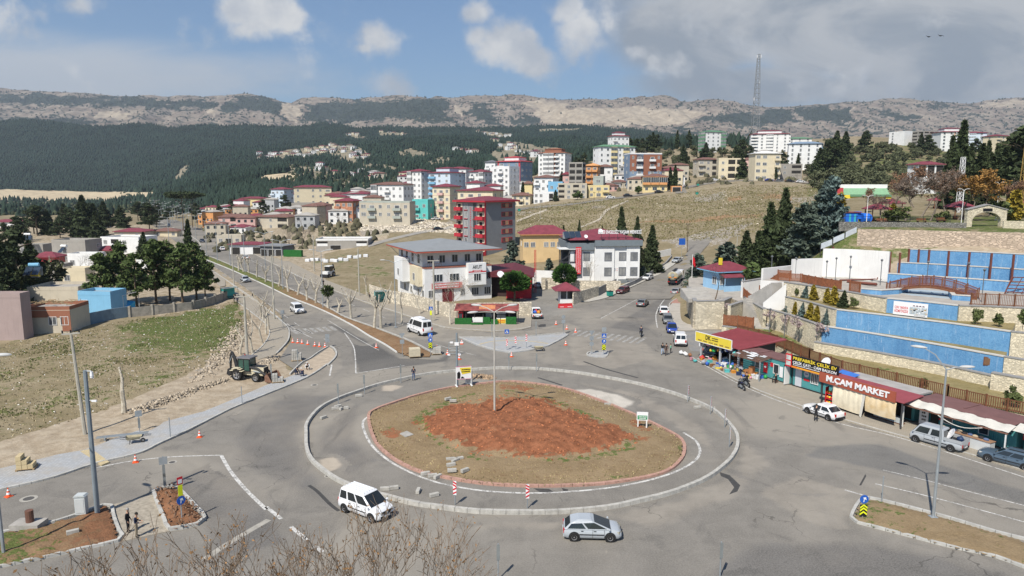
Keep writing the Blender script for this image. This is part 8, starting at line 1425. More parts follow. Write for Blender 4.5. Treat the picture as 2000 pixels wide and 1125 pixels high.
for i,(k,x,y,z,h,lab)in enumerate((('spruce',1571,582,ZB,1.9,'left blue spruce of the upper planter'),('gold',1585,586,ZB,2.2,'first golden conifer of the upper planter'),('gold',1612,592,ZB,2.1,'second golden conifer of the upper planter'),('gold',1625,596,ZB,2.6,'tallest golden conifer of the upper planter'),('dark',1644,601,ZB,2.4,'green conifer at the right of the upper planter'),('shrub',1665,603,ZB,1.7,'thin sapling at the right end of the upper planter'),('shrub',1552,579,ZB,1.4,'thin sapling at the left end of the upper planter'),('spruce',1536,611,ZA,2.1,'left blue spruce of the lower planter'),('gold',1550,616,ZA,2.0,'first golden conifer of the lower planter'),('spruce',1564,620,ZA,2.1,'middle blue spruce of the lower planter'),('gold',1578,625,ZA,2.4,'second golden conifer of the lower planter'),('gold',1591,629,ZA,2.2,'third golden conifer of the lower planter'),('spruce',1612,634,ZA,2.2,'right blue spruce of the lower planter'),('shrub',1906,634,ZB,2.0,'leafy sapling before the right stone wall'),('shrub',1948,638,ZB,1.8,'second leafy sapling before the right stone wall'),('shrub',1996,642,ZB,2.6,'dark shrub at the right end of the stone walls'),('shrub',1448,640,ZG,1.3,'clipped green shrub inside the lower terrace fence'),('shrub',1975,798,ZG,2.4,'olive green bush behind the right slat fence'),('shrub',1800,765,ZG,1.5,'yellowish sapling behind the slat fence by the lamp'),('shrub',1985,765,ZG,1.4,'spreading green plant before the square stone pier'))):
 p=G(x,y,z);tree(k,lab,(p.x+.5,p.y+.6,z-.1),h,i,None,{'gold':1.15,'spruce':1.0,'shrub':.7,'dark':1.2}[k])
for i,(x,y,z,h)in enumerate(((1426,622,2.0,2.6),(1447,622,2.0,2.4),(1512,648,ZG,3.2),(1532,655,ZG,3.0),(1556,664,ZG,3.6),(1592,676,ZG,3.4))):bare(['pink blossom tree in the small lower terrace','bare sapling beside the brown wall door','pale blossom tree left on the lawn before the stone wall','second pale blossom tree on the lawn','fullest blossom tree on the lawn before the stone wall','blossom tree beside the left end of the blue basins'][i],G(x,y,z),h,i,'blossom trees of the terraced park',BARKG,'blossom',3,'blossom_tree',nleaf=520,key='bl',wide=.9,lsize=.05)
for i,(x,Y,h,lf,lab)in enumerate(((1735,160,11.5,'rust','tall bare tree with reddish twigs, left in the upper park'),(1722,146,6,None,'small purplish bare tree by the blue play structure'),(1768,150,9,None,'grey bare tree in the middle of the upper park'),(1800,170,10.5,'rust','reddish bare tree behind the middle one'),(1817,150,11.2,None,'widest grey bare tree of the upper park'),(1846,178,11,'rust','brown bare tree before the dark cypresses'),(1872,152,10.5,'orange','orange leaved tree left of the arched gate'),(1900,168,9.5,'orange','orange leaved tree behind the arched gate'),(1932,172,9,'rust','rust brown tree right behind the arched gate'),(1962,160,8.5,'rust','rust brown tree at the right of the upper park'),(1990,175,9.5,None,'bare grey tree at the right edge of the upper park'),(1690,200,7,'rust','reddish bare bush behind the blue play structure'),(1785,220,9,'rust','far reddish bare tree before the park house'),(1830,235,9,'rust','far reddish bare tree beside the park house'),(1755,235,8,'rust','far bare tree left of the park house'))):bare(lab,onG(x,Y),h,i,None,BARKG,lf or 'twig',5,wide=1.3,nleaf=3200,key='up',nb=2,lsize=.017 if lf!='orange' else .026)
for i,(k,x,Y,h,w_,lab)in enumerate((('cypress',1868,208,25,.95,'tallest slim cypress before the right crest blocks'),('dark',1852,214,21,.62,'dense dark conifer left of the tallest cypress'),('dark',1888,216,19,.7,'broad dark conifer right of the lattice pylon'),('cypress',1908,214,19,1.1,'second cypress among the dark group'),('dark',1922,220,20,.6,'dark conifer third from the right of the dark group'),('cypress',1936,214,19,1.0,'third cypress near the right edge'),('pine',1966,190,21,1.05,'big dark pine at the right edge of the park'),('pine',1992,182,22,1.1,'big dark pine filling the right border'),('pine',1978,215,24,1.1,'big dark pine behind the two edge pines'),('gold',1980,150,6,1.4,'yellow green conifer right of the arched gate'),('shrub',1740,146,2.6,1.5,'clipped bush left of the middle picnic bench'),('shrub',1755,147,3.2,1.5,'dark bush behind the middle picnic bench'),('shrub',1955,150,4,1.4,'dark bush behind the arched gate'),('gold',1742,152,3.4,1.3,'small yellow green conifer by the picnic bench'),('shrub',1840,148,2.2,1.4,'brown bush under the widest bare tree'))):tree(k,lab,onG(x,Y),h,i,None,w_,{'pine':'dark'}.get(k))
for i,(x,Y,h,k)in enumerate(((1605,385,15,'pine'),(1622,372,19,'pine'),(1598,372,15,'dark'),(1640,400,15,'dark'),(1612,420,17,'dark'),(1648,440,18,'dark'),(1632,455,18,'dark'),(1690,470,14,'pine'),(1685,480,12,'dark'),(1448,480,17,'pine'),(1438,460,14,'pine'),(1462,470,14,'pine'),(1470,440,11,'pine'),(1448,395,14,'dark'),(1528,430,13,'pine'),(1378,500,14,'dark'),(1372,480,11,'pine'),(1335,500,13,'dark'),(1345,620,14,'dark'),(1322,600,15,'cypress'),(1268,580,13,'pine'),(1275,575,15,'dark'),(1283,580,13,'pine'),(1255,570,12,'pine'),(1243,560,12,'pine'),(1230,560,13,'pine'),(1140,520,11,'pine'),(1125,510,10,'pine'),(1131,505,9,'pine'),(1178,470,9,'dark'),(1097,420,9,'dark'),(1309,352,11,'cypress'),(1318,350,12,'cypress'),(1021,352,10,'cypress'),(1085,340,5,'dark'),(1128,338,4.5,'shrub'),(1248,348,4,'shrub'),(790,430,10,'pine'),(784,420,8,'pine'),(1558,440,10,'cypress'),(1515,372,7,'cypress'),(1798,480,12,'dark'),(1812,470,13,'pine'),(1905,460,12,'pine'))):tree(k,'dark green conifer among the hilltop houses',onG(x,Y),h,i,'conifers among the hilltop houses',1.15,{'pine':'dark','shrub':'pine'}.get(k),'tree')
n=0
while n<250:
 if n<46:x,Y=U(1245,1420),U(440,590)
 else:x,Y=U(1575,1850),U(300,500)
 n+=1;p=onG(x,Y)
 if zf(p.x,p.y)>0:tree('olive','round grey green olive tree of the hillside orchard',p,U(3.6,5.6),n,'olive trees of the hillside orchard',1.15)
for i in range(30):
 x,Y=U(1050,1345),U(346,420);bare('leafless grey tree between the hillside houses',onG(x,Y),U(3.5,6),i,'bare trees between the hillside houses',lv=3)
for i in range(22):x,Y=U(1380,1580),U(352,420);bare('leafless shrub between the crest houses',onG(x,Y),U(2.5,5),i,'bare shrubs between the crest houses',lv=3)
for i,(x,Y,yt,lf,lab)in enumerate(((95,24,1060,'dry','bare brown shrub at the lower left corner'),(235,25,1035,'dry','bare budding shrub beside the lower left corner'),(385,26,1040,'dry','bare budding shrub below the soil box'),(560,28,1030,'dry','bare shrub with few rusty leaves left of the van'),(715,29,985,'dry','tall bare shrub reaching up before the white van'),(850,30,1030,'dry','bare shrub with rusty leaves right of the van'),(640,27,1025,'dry','low bare shrub between the two middle ones'))):
 z1=P(x,yt,Y).z;bare(lab,((x-1000)/F*Y,Y,z1-7.5),7.8,i,None,mat('twig_brown',(.22,.165,.12),.9,.25,4),lf,4,'bare_shrub',4,.62,'shrub',.5,260,'tw',.95,.013,2)
def sw_(n,poly,seed):r=np.random.RandomState(seed);p=np.array(poly);x=r.uniform(p[:,0].min(),p[:,0].max(),n);y=r.uniform(p[:,1].min(),p[:,1].max(),n);k=ip_(x,y,poly);return x[k],y[k],r
def tufts(label,poly,n,size,m,seed,zfun,dens=None):
 x,y,r=sw_(n,poly,seed)
 if dens is not None:k=r.uniform(0,1,len(x))<dens(x,y);x,y=x[k],y[k]
 z=zfun(x,y);k=4;P_=np.repeat(np.stack([x,y,z],-1),k,0);m_=len(P_);a=r.uniform(0,6.28,m_);h=size*r.uniform(.5,1.3,m_);w=.35*h;dx,dy=np.cos(a),np.sin(a);le=r.uniform(-.6,.6,(m_,2))*h[:,None]
 off=r.uniform(-.5,.5,(m_,2))*size;P_[:,:2]+=off;V=np.stack([P_-np.stack([dx*w,dy*w,0*w],-1),P_+np.stack([dx*w,dy*w,0*w],-1),P_+np.stack([le[:,0],le[:,1],h],-1)],1);return tag(ob('grass',npmesh('grass',V.reshape(-1,3),np.arange(m_*3).reshape(-1,3),m)),label,'grass',None,'stuff')
FW=[tuple(G(x,y)[:2])for x,y in FIELD[2:]]+[tuple(G(-60,860)[:2]),tuple(G(-60,670)[:2])]
tufts('short green and straw grass tufts of the left lot',FW,20000,.17,leafmat('lot_grass',(.15,.165,.06),.5),3,znear,lambda x,y:np.clip((fbm(x/5,y/5,61,3)-.56+.09*sst(x,-50,-30))*7,.01,1));tufts('dry straw tufts scattered over the left lot',FW,9000,.15,leafmat('lot_straw',(.36,.30,.19),.4),4,znear)
tufts('dry grass tufts on the rim of the roundabout island',ISL,6000,.1,leafmat('island_straw',(.36,.29,.16),.45),5,lambda x,y:np.where(ip_(x,y,REDW),-5,.2+.15*sst(sd_(x,y,ISL,True),0,3)))
hp=[tuple(onT(x,Y)[:2])for x,Y in((1010,330),(1230,330),(1450,345),(1600,345),(1640,300),(1560,215),(1400,215),(1300,225),(1130,235),(1010,260))]
tufts('dry grass and low scrub tufts on the grassy hill',hp,15000,.4,leafmat('hill_grass',(.20,.18,.085),.4),6,znear)
def stones(name,label,pts,smin,smax,m,seed,cat_='rubble',kind='stuff'):
 x,y,z=pts;n=len(x);r=np.random.RandomState(seed);base=np.array([(-1,-1,-.6),(1,-1,-.6),(1,1,-.6),(-1,1,-.6),(-.7,-.8,.6),(.8,-.6,.7),(.7,.8,.6),(-.8,.6,.7)]);f=np.array([(4,5,6,7),(0,1,5,4),(1,2,6,5),(2,3,7,6),(3,0,4,7)])
 s=r.uniform(smin,smax,n)[:,None,None]*r.uniform(.5,1,(n,1,3));V=base[None]*(1+r.uniform(-.3,.3,(n,8,3)))*s;a=r.uniform(0,6.28,n);c,s_=np.cos(a)[:,None],np.sin(a)[:,None];V=np.stack([V[...,0]*c-V[...,1]*s_,V[...,0]*s_+V[...,1]*c,V[...,2]],-1)+np.stack([x,y,z],-1)[:,None]
 return tag(ob(name,npmesh(name,V.reshape(-1,3),(f[None]+np.arange(n)[:,None,None]*8).reshape(-1,4),m)),label,cat_,None,kind)
STN=mat('loose_stone',(.38,.32,.245),.95,.3,1.5,.3,island=.35);LIME=mat('pale_limestone',(.55,.49,.40),.95,.25,1,.3,island=.3)
def heap(px,n,h,seed,wid):line=[tuple(G(x,y)[:2])for x,y in px];P_=np.array(rs_([(*q,0)for q in line],.1));r=np.random.RandomState(seed);i=r.randint(0,len(P_),n);o=np.clip(r.normal(size=(n,2))*.5,-1.3,1.3);x,y=P_[i,0]+o[:,0]*wid,P_[i,1]+o[:,1]*wid;return x,y,np.maximum(0,h*(1-np.hypot(o[:,0],o[:,1])/1.3))*r.uniform(.3,1,n)+.03
stones('rubble','long heap of broken kerb stone and rubble beside the digger',heap([(262,806),(300,793),(350,775),(400,757),(440,745)],1100,.6,1,1.0),.05,.17,STN,2);stones('rubble','small heap of broken stone at the end of the left pavement',heap([(512,712),(525,706),(538,698)],220,.4,4,.7),.07,.22,STN,5)
stones('rubble','pale rocks spilling down the bank behind the digger',heap([(396,745),(420,712),(445,680),(468,645),(480,628)],520,.4,6,1.9),.05,.24,STN,7);stones('rubble','mound of dirt and broken stone inside the ring kerb',heap([(925,735),(945,737),(960,738)],260,.35,8,.8),.05,.2,mat('dirt_clod',(.33,.24,.16),.95,.3,2,.3,island=.3),9)
x,y,r=sw_(1100,FW,71);stones('litter','small stones and pale litter scattered over the left lot',(x,y,znear(x,y)),.03,.13,mat('pale_litter',(.55,.53,.5),.9,.3,1,0,island=.4),72,'litter')
rb_=[tuple(onT(x,Y)[:2])for x,Y in((692,330),(800,330),(890,300),(890,275),(780,280),(705,288))];x,y,r=sw_(4200,rb_,73);stones('rubble','wide field of pale rubble above the station',(x,y,znear(x,y)),.15,.5,LIME,74)
x,y,r=sw_(1100,hp,75);k=fbm(x/16,y/16,77,3)>.5;stones('rubble','pale stones strewn over the grassy hill',(x[k],y[k],znear(x[k],y[k])),.08,.34,LIME,76)
x,y,r=sw_(1500,REDW,78);stones('rubble','red clods of earth on the roundabout mound',(x,y,h_isl(x,y,sd_(x,y,ISL,True))+.02),.03,.12,mat('red_clod',(.34,.13,.06),.95,.3,2,.3,island=.3),79,'soil clods');x,y,r=sw_(500,BXW,80);stones('rubble','brown clods heaped in the kerbed soil box',(x,y,.5+r.uniform(-.1,.12,len(x))),.03,.11,mat('brown_clod',(.2,.12,.075),.95,.3,2,.3,island=.3),81,'soil clods')
def lamp(label,loc,h,arms,rz=0,r=.11,m=Gv,group=None,head=1.0,dbl=False):
 """arms = [(angle, reach, rise)]"""
 o=E('street_lamp',label,'street lamp',loc,rz,group);MB().tube([(0,0,-.1),(0,0,h*.5),(0,0,h)],[r,r*.8,r*.55],8).B_('pole',m,o,True);MB().box(-.25,.25,-.25,.25,-.05,.06).B_('base_plate',m,o)
 for a,L,up in arms:c,s=cos(a),sin(a);e=(c*L,s*L,h+up);MB().tube([(0,0,h-.05),(c*L*.5,s*L*.5,h+up*.7),e],[.05,.045,.04],5).B_('arm',m,o);k=MB().ball((0,0,0),(.48*head,.17*head,.09*head),0,8,5);f=k.B_('lamp_head',mat('lamp_head_grey',(.5,.5,.49),.5,.05),o,True);f.location=(c*(L+.3),s*(L+.3),h+up+.03);f.rotation_euler=(0,0,a)
 return o
def g0(x,y,z=0.0):return(*G(x,y)[:2],z)
lamp('tall four headed lamp post standing in the red soil island',(*G(966,812,.8)[:2],.9),10.6,[(2.7,1.7,.5),(3.6,2.0,.1),(.45,1.7,.5),(-.5,1.5,.1)],head=1.3,m=mat('weathered_galvanised',(.45,.43,.39),.5,.15,1))
lamp('double armed lamp post on the right median',g0(1822,1015,.2),11.0,[(2.45,1.5,1.3),(-.05,1.1,.15)],head=1.15);lamp('lamp post on the left median cut by the picture edge',g0(8,1086,.2),12.2,[(.1,.9,1.0),(2.6,1.6,1.2)],head=1.2)
LP='lamp posts along the avenue';n_=['nearest','second','third','fourth','fifth','sixth','seventh','eighth']
for i,(x,y,h)in enumerate(((773,640,11),(631,602,11),(553,566,11),(520,552,12),(479,533,12),(450,521,12),(425,511,12),(404,503,12))):lamp(f'grey lamp post on the avenue median, {n_[i]} from the roundabout',g0(x,y,.1),h,[(-.2,1.6,.4),(2.9,1.6,.4)],.3,.1,Gv,LP)
for i in range(22):
 Y=300+i*17;x=330-i*3+(i%2)*40+(i%3)*16;lamp('tiny lamp post in the row at the far end of the avenue',onT(x,Y),10,[(.3,2,.4),(3.4,2,.4)],0,.14,Gv,'lamp posts at the far end of the avenue',1.4)
def upole(label,loc,h,r=.16,cross=2.0,rz=0,m=CONCP,tilt=0):
 o=E('utility_pole',label,'utility pole',loc,rz);o.rotation_euler=(0,tilt,rz);MB().tube([(0,0,-.2),(0,0,h)],[r,r*.62],8).B_('pole',m,o,True)
 if cross:MB().box(-cross/2,cross/2,-.08,.08,h-.05,h+.1).B_('crossarm',m,o);[MB().cyl((x,0,h+.1),(x,0,h+.38),.07,n=6).B_('insulator',Bk,o)for x in(-cross*.45,0,cross*.45)];MB().cyl((0,-.1,h-2),(-.45,-.1,h-2),.04,n=4).cyl((0,-.1,h-2.8),(-.4,-.1,h-2.8),.04,n=4).B_('bracket',m,o)
 return o
upole('leaning concrete pole with crossarm at the edge of the left lot',g0(166,846),9.9,.2,1.6,.2,tilt=-.045);upole('concrete pole with crossarm behind the digger',g0(484,716),9.4,.22,2.4,.1);upole('concrete pole with crossarm before the station wall',g0(848,617),10.2,.24,2.2,.2);upole('tall concrete pole on the left pavement near the crossing',g0(536,624,.1),11.5,.17,0);upole('plain concrete pole on the far pavement of the avenue',g0(702,578,.1),10.2,.18,0);upole('concrete pole at the far pavement behind the shops',onT(614,196),10,.18,0);upole('concrete pole on the far pavement by the black shop',onT(534,216),10,.18,0);upole('concrete pole among the planes halfway up the avenue',g0(457,556),12,.16,0)
upole('concrete pole in front of the golden conifer',onT(1628,140),7.6,.2,0);upole('wooden pole with short crossarm at the uphill bend',onT(1342,205),8,.13,1.0,0,BARK);upole('pale pole between the dark conifers',onT(1438,170),6.5,.15,1.3);upole('thin pole on the grassy hill track',onT(1160,300),6.5,.1,.8,0,BARK);upole('thin pole by the rubble slope',onT(1055,285),7,.1,0,0);upole('leaning grey pole standing at the left edge of the town',onT(100,185),6,.13,0)
cp=E('camera_pole','tall grey steel pole with a white dome camera on the left median','camera pole',g0(191,1006,.2));MB().tube([(0,0,-.1),(0,0,10.7)],[.19,.14],8).B_('pole',mat('blue_grey_steel',(.20,.235,.26),.5,.1),cp,True);MB().cyl((0,0,10.65),(.45,0,10.65),.04,n=5).cyl((0,0,8.5),(.4,0,8.5),.03,n=5).B_('arm',Gv,cp);MB().cyl((.45,0,10.62),(.45,0,10.3),.09,.13,8).ball((.45,0,10.22),.12).B_('camera',Sw,cp);MB().box(.3,.65,-.06,.06,8.4,8.52).B_('small_camera',Sw,cp)
tp_=E('camera_pole','steel pole with traffic cameras behind the yellow and white billboard','camera pole',g0(893,756,.2));MB().tube([(0,0,-.1),(0,0,6.4)],[.15,.11],8).B_('pole',mat('blue_grey_steel',(0,0,0)),tp_,True);MB().box(-.25,.25,-.15,-.08,4.9,5.3).B_('control_box',Sw,tp_);[MB().box(s*.6-.18,s*.6+.18,-.2,.0,5.2,5.36).B_('camera',Sw,tp_)for s in(-1,1)];MB().cyl((-.5,0,5.25),(.5,0,5.25),.03,n=4).B_('arm',Gv,tp_)
def mast(label,loc,h,w0,w1,m,n=12,r=.06,cat_='mast'):
 o=E('lattice_mast',label,cat_,loc);b=MB();c=MB();k=lambda z:(w0+(w1-w0)*z/h)/2;q=[(-1,-1),(1,-1),(1,1),(-1,1)]
 for sx,sy in q:b.cyl((sx*w0/2,sy*w0/2,-.3),(sx*w1/2,sy*w1/2,h),r,n=4)
 for i in range(n):
  z0,z1=h*i/n,h*(i+1)/n
  for j in range(4):(ax,ay),(bx,by)=q[j],q[(j+1)%4];c.cyl((ax*k(z0),ay*k(z0),z0),(bx*k(z1),by*k(z1),z1),r*.6,n=3);c.cyl((ax*k(z1),ay*k(z1),z1),(bx*k(z1),by*k(z1),z1),r*.6,n=3)
 b.B_('leg',m,o);c.B_('bracing',m,o);return o
tm=mast('tall grey telecom lattice mast on the skyline',onT(1474,620),72,6.2,1.8,mat('mast_grey',(.24,.25,.26),.6,.1),18,.2);[MB().cyl((s*1.6,-1,z),(s*1.6,-1,z+2.4),.3,n=6).B_('antenna',Sw,tm)for s,z in((-1,69),(1,69),(1,48),(-1.6,34),(1.7,22))]
mast('small red lattice mast in the station yard',g0(1045,572),9.6,.5,.3,Sr,14,.04);mast('white lattice pylon among the dark cypresses',onT(1872,196),15,1.2,.8,Sw,12,.07);mast('yellowish lattice pylon at the right edge above the park',onT(1993,170),17,1.4,.8,mat('rust_yellow',(.4,.26,.08),.7),12,.07)
PLN_='lantern posts of the terraced park'
for i,(x,y,z,h,w)in enumerate(((1506,543,ZD,3.3,'behind the stair head fence'),(1553,543,ZD,3.0,'before the middle white wall'),(1613,549,ZD,2.9,'leaning, behind the reddish deck fence'),(1631,549,ZD,3.4,'just right of the leaning one'),(1659,545,ZD,3.4,'alone on the open deck'),(1719,557,ZD,3.6,'beside the leaning beam'),(1809,562,ZD,3.6,'behind the footbridge arch'),(1887,577,ZD,4.2,'at the right end of the footbridge'),(1917,590,ZD,4.0,'before the right deck railing'),(1461,624,2.0,3.2,'in the small lower terrace'),(1502,652,ZG,3.5,'at the left end of the lawn'),(1531,666,ZG,3.6,'on the lawn among blossom trees'))):
 o=E('lantern_post','dark lantern post '+w,'lantern',G(x,y,z),0,PLN_);MB().tube([(0,0,-.1),(0,0,h)],.055,6).B_('pole',mat('lantern_grey',(.13,.14,.15),.5,.1),o);MB().lathe([(.06,h),(.2,h+.22),(.24,h+.25),(.05,h+.42),(.001,h+.45)],6).B_('lantern',MATS['lantern_grey'],o)
for i,(x,Y)in enumerate(((1692,140),(1877,136),(1945,150))):lamp(['white park lamp beside the blue play structure','white park lamp left of the arched gate','white park lamp behind the arched gate'][i],onT(x,Y),5.2+i*1.2,[(0,.5,.3),(3.1,.5,.3)],0,.08,WHITE,None,.8)
fp=E('flagpole','white flagpole with a red flag beside the tanker truck','flagpole',(*onT(1350,148)[:2],1.5));MB().cyl((0,0,-2),(0,0,8),.06,n=6).B_('pole',WHITE,fp);MB().add([(.06,0,7.6),(.5,.1,7.2),(.75,0,5.6),(.5,-.1,5.3),(.06,0,6.2)],[(0,1,2,3,4),(4,3,2,1,0)]).B_('flag',Sr,fp)
def bins(label,p,rz=0,m=None):o=E('rubbish_container',label,'bin',p,rz);MB().sidey([(-.5,.15),(.5,.15),(.6,1.1),(-.6,1.1)],-.45,.45).B_('body',m or mat('green_bin',(.02,.25,.2),.5,.1),o);MB().box(-.62,.62,-.5,.5,1.1,1.2).B_('lid',Bk,o);[MB().ball((x,0,.1),.1,0,6,4).B_('wheel',Bk,o)for x in(-.4,.4)]
bins('green rubbish container at the foot of the grey wall',g0(1191,580,.15),.5);bins('green rubbish container on the hill road by the garage',onT(1361,330));bins('green rubbish container at the bend of the hill lane',onT(1363,365));bins('green rubbish container at the left end of the upper street',onT(1014,320))
for i,(x,y,rz,lab)in enumerate(((449,585,.9,'teal glazed bus shelter at the end of the concrete fence'),(748,592,.4,'green bus shelter against the station wall'))):o=E('bus_shelter',lab,'bus shelter',g0(x,y,.1),rz);SG=mat('shelter_teal',(.04,.32,.30),.35,.1);MB().box(-1.6,1.6,.7,.76,.1,2.3).box(-1.6,-1.55,-.6,.7,.1,2.3).B_('panel',SG,o);MB().box(-1.7,1.7,-.7,.85,2.35,2.45).B_('roof',mat('shelter_roof',(.25,.3,.28),.5),o);[MB().cyl((s*1.6,-.6,0),(s*1.6,-.6,2.35),.04,n=5).B_('post',Sd,o)for s in(-1,1)];MB().box(-1.2,1.2,.3,.65,.42,.48).B_('seat',Sd,o)
def plate(o,kind,z):
 D=lambda r_,y,n=16:MB().lathe([(.001,0),(r_,0),(r_,.02),(.001,.02)],n,0,Matrix.Translation((0,y,z))@Matrix.Rotation(pi/2,4,'X'))
 if kind=='ped':MB().box(-.32,.32,-.08,-.06,z-.32,z+.32).B_('plate',SIGNB,o);MB().sidey([(-.22,z-.2),(.22,z-.2),(0,z+.22)],-.09,-.082).B_('white_triangle',Sw,o);MB().sidey([(-.09,z-.17),(.06,z-.17),(.03,z+.07),(-.03,z+.07)],-.1,-.092).B_('walking_figure',Sk,o)
 elif kind=='arrow':D(.32,-.06).B_('plate',SIGNB,o);MB().sidey([(-.06,z-.2),(.0,z-.2),(.02,z+.02),(.16,z-.06),(.1,z+.16),(-.1,z+.12),(-.03,z+.05)],-.09,-.082).B_('white_arrow',Sw,o)
 elif kind=='chev':b=MB().box(-.26,.26,-.08,-.06,z-.42,z+.42).B_('plate',Sk,o);c=MB();[c.sidey([(-.26,q),(0,q+.2),(.26,q),(.26,q+.13),(0,q+.33),(-.26,q+.13)],-.09,-.082)for q in(z-.38,z-.1,z+.16-.04)];c.B_('chevron',mat('sign_fluor',(.7,.75,.02),.4),o)
 elif kind=='rw':MB().box(-.13,.13,-.08,-.06,z-.55,z+.55).B_('plate',Sw,o);c=MB();[c.sidey([(-.13,q),(.13,q+.14),(.13,q+.27),(-.13,q+.13)]if q<z else[(-.13,q+.14),(.13,q),(.13,q+.13),(-.13,q+.27)],-.09,-.082)for q in(z-.5,z-.2,z+.06,z+.34-.06)];c.B_('red_stripe',Sr,o)
 elif kind=='yel':MB().box(-.16,.16,-.08,-.06,z-.4,z+.4).B_('plate',MATS.get('sign_fluor')or Sy,o)
 elif kind=='red':MB().box(-.2,.2,-.08,-.06,z-.28,z+.28).B_('plate',Sr,o);MB().box(-.14,.14,-.09,-.082,z-.2,z+.1).B_('white_field',Sw,o)
 elif kind=='tri':MB().sidey([(-.4,z+.35),(.4,z+.35),(0,z-.35)],-.08,-.06).B_('plate',Gv,o)
 elif kind=='sq':MB().box(-.3,.3,-.08,-.06,z-.3,z+.3).B_('plate',Gv,o)
 elif kind=='disc':D(.32,-.06).B_('plate',Gv,o)
 elif kind=='strip':MB().box(-.1,.1,-.08,-.06,z-.5,z+.5).B_('plate',mat('marker_grey',(.2,.215,.215),.5,.1),o)
 elif kind=='blue':MB().box(-.9,.9,-.08,-.06,z-.9,z+.9).B_('plate',SIGNB,o)
def sign(label,p,h,plates,rz=0.0,group=None,r=.04,name='traffic_sign',tilt=0):
 o=E(name,label,'traffic sign' if name=='traffic_sign' else 'marker post',p,rz,group);MB().cyl((0,0,-.15),(0,0,h),r,n=6).B_('post',Gv,o);[plate(o,k,h-z)for k,z in plates]
 if tilt:o.rotation_euler=(0,tilt,rz)
sign('pedestrian, arrow and chevron signs on the tip of the avenue median',g0(841,694,.15),3.1,[('ped',.3),('arrow',1.0),('chev',1.8)]);sign('pedestrian, arrow and chevron signs on the small right island',g0(1179,694,.15),3.9,[('sq',.3),('ped',1.2),('arrow',2.0),('chev',2.9)]);sign('blue arrow and chevron sign at the nose of the right median',g0(1684,1016,.2),1.75,[('arrow',.32),('chev',1.15)],.0)
sign('pedestrian crossing sign on a yellow post by the station pavement',g0(842,629,.15),2.6,[('ped',.3),('yel',1.1)]);sign('pedestrian sign with striped board on the paved splitter island',g0(990,685,.15),3.0,[('ped',.3),('rw',1.9)]);sign('red white board in the middle of the splitter island',g0(1007,684,.15),2.0,[('rw',.6)],0,'striped boards');sign('red white board right on the splitter island',g0(1028,681,.15),2.1,[('rw',.6)],.1,'striped boards');sign('narrow red, yellow and blue sign in the kerbed soil box',g0(356,1022,.5),3.0,[('red',.28),('yel',1.0),('arrow',1.75)],.9)
RW='red white boards round the ring'
for i,(x,y,rz,w)in enumerate(((889,986,-.2,'left of the two facing the camera'),(1030,993,.1,'right of the two facing the camera'),(1343,785,1.0,'farthest on the right arc'),(1387,809,1.1,'second on the right arc'),(1415,835,1.15,'third on the right arc'),(1424,874,1.25,'nearest on the right arc'))):sign('red white striped board on the ring, '+w,g0(x,y),1.95,[('rw',.58)],rz,RW)
MKG='grey marker posts by the kerbs'
for i,(x,y,w)in enumerate(((661,789,'left on the ring among loose stones'),(712,770,'second on the left arc of the ring'),(783,748,'left of the man on the ring'),(994,724,'left of two at the top of the ring'),(1048,725,'right of two at the top of the ring'),(531,747,'beside the digger bucket'),(582,716,'behind the crouching workers'),(333,856,'thin, on the left paving'),(473,790,'thin, before the digger'),(961,661,'left behind the paved splitter island'),(1047,656,'right behind the paved splitter island'),(1722,980,'thin, at the nose of the right median'),(1406,1128,'at the bottom edge right of the silver car'),(973,1132,'at the bottom edge left of the silver car'))):sign('grey marker post '+w,g0(x,y,.05),2.3 if 'thin' not in w else 2.0,[('strip',.55)]if 'thin' not in w else[],U(-.3,.3),MKG,.045,'marker_post')
sign('grey backs of stacked signs on the small right island',g0(1155,693,.12),3.4,[('tri',.35),('sq',1.1),('disc',1.9)],.2);sign('grey backs of signs on the paved splitter corner',g0(1100,653,.12),3.1,[('disc',.35),('sq',1.1),('strip',2.0)],.2);sign('grey sign back on a plastic wrapped post by the soil box',g0(323,962,.3),2.7,[('sq',.35),('strip',1.2),('strip',1.9)],.5);sign('grey square sign back in the dirt strip',g0(273,845),2.3,[('sq',.35),('strip',1.3)],.5);sign('grey backs of two signs at the tip of the sand island',g0(640,678,.1),1.9,[('sq',.3),('sq',.95)],.3);sign('grey sign backs on the left pavement by the crossing',g0(553,640,.1),3.0,[('sq',.4),('strip',1.4)],.4);sign('grey sign back on the median left of the wooden box',g0(786,697,.1),3.3,[('tri',.35),('sq',1.2)],.2);sign('big blue direction sign at the top of the uphill road',(*onT(1331,197)[:2],3.6),5.6,[('blue',.9)],.1)
bl=E('billboard','small white billboard with a yellow field and a black figure on the ring','billboard',g0(906,757,.25),.25);MB().cyl((-.9,0,0),(-.9,0,2.3),.05,n=6).cyl((.9,0,0),(.9,0,2.3),.05,n=6).box(-1.0,-.8,-.5,.5,0,.06).box(.8,1.0,-.5,.5,0,.06).B_('frame',WHITE,bl);bp_=MB().box(-.88,.88,-.04,.04,.85,2.3).B_('panel',Sw,bl);MB().box(-.88,.88,-.05,.05,2.3,2.38).box(-.88,.88,-.05,.05,.78,.85).B_('purple_edge',mat('edge_pink',(.5,.2,.28),.5),bl);MB().sidey([(-.5,2.2),(.85,2.2),(.85,1.55),(-.2,1.4)],-.06,-.045).B_('yellow_field',Sy,bl);sm_(bp_,-.3,.8,1.6,2.1,-.075,2,Sk,8,3);MB().sidey([(-.8,.9),(-.45,.9),(-.4,1.5),(-.55,1.8),(-.8,1.6)],-.06,-.045).sidey([(-.35,.9),(.1,.9),(-.15,1.15),(-.3,1.1)],-.06,-.045).B_('black_figure',Sk,bl)
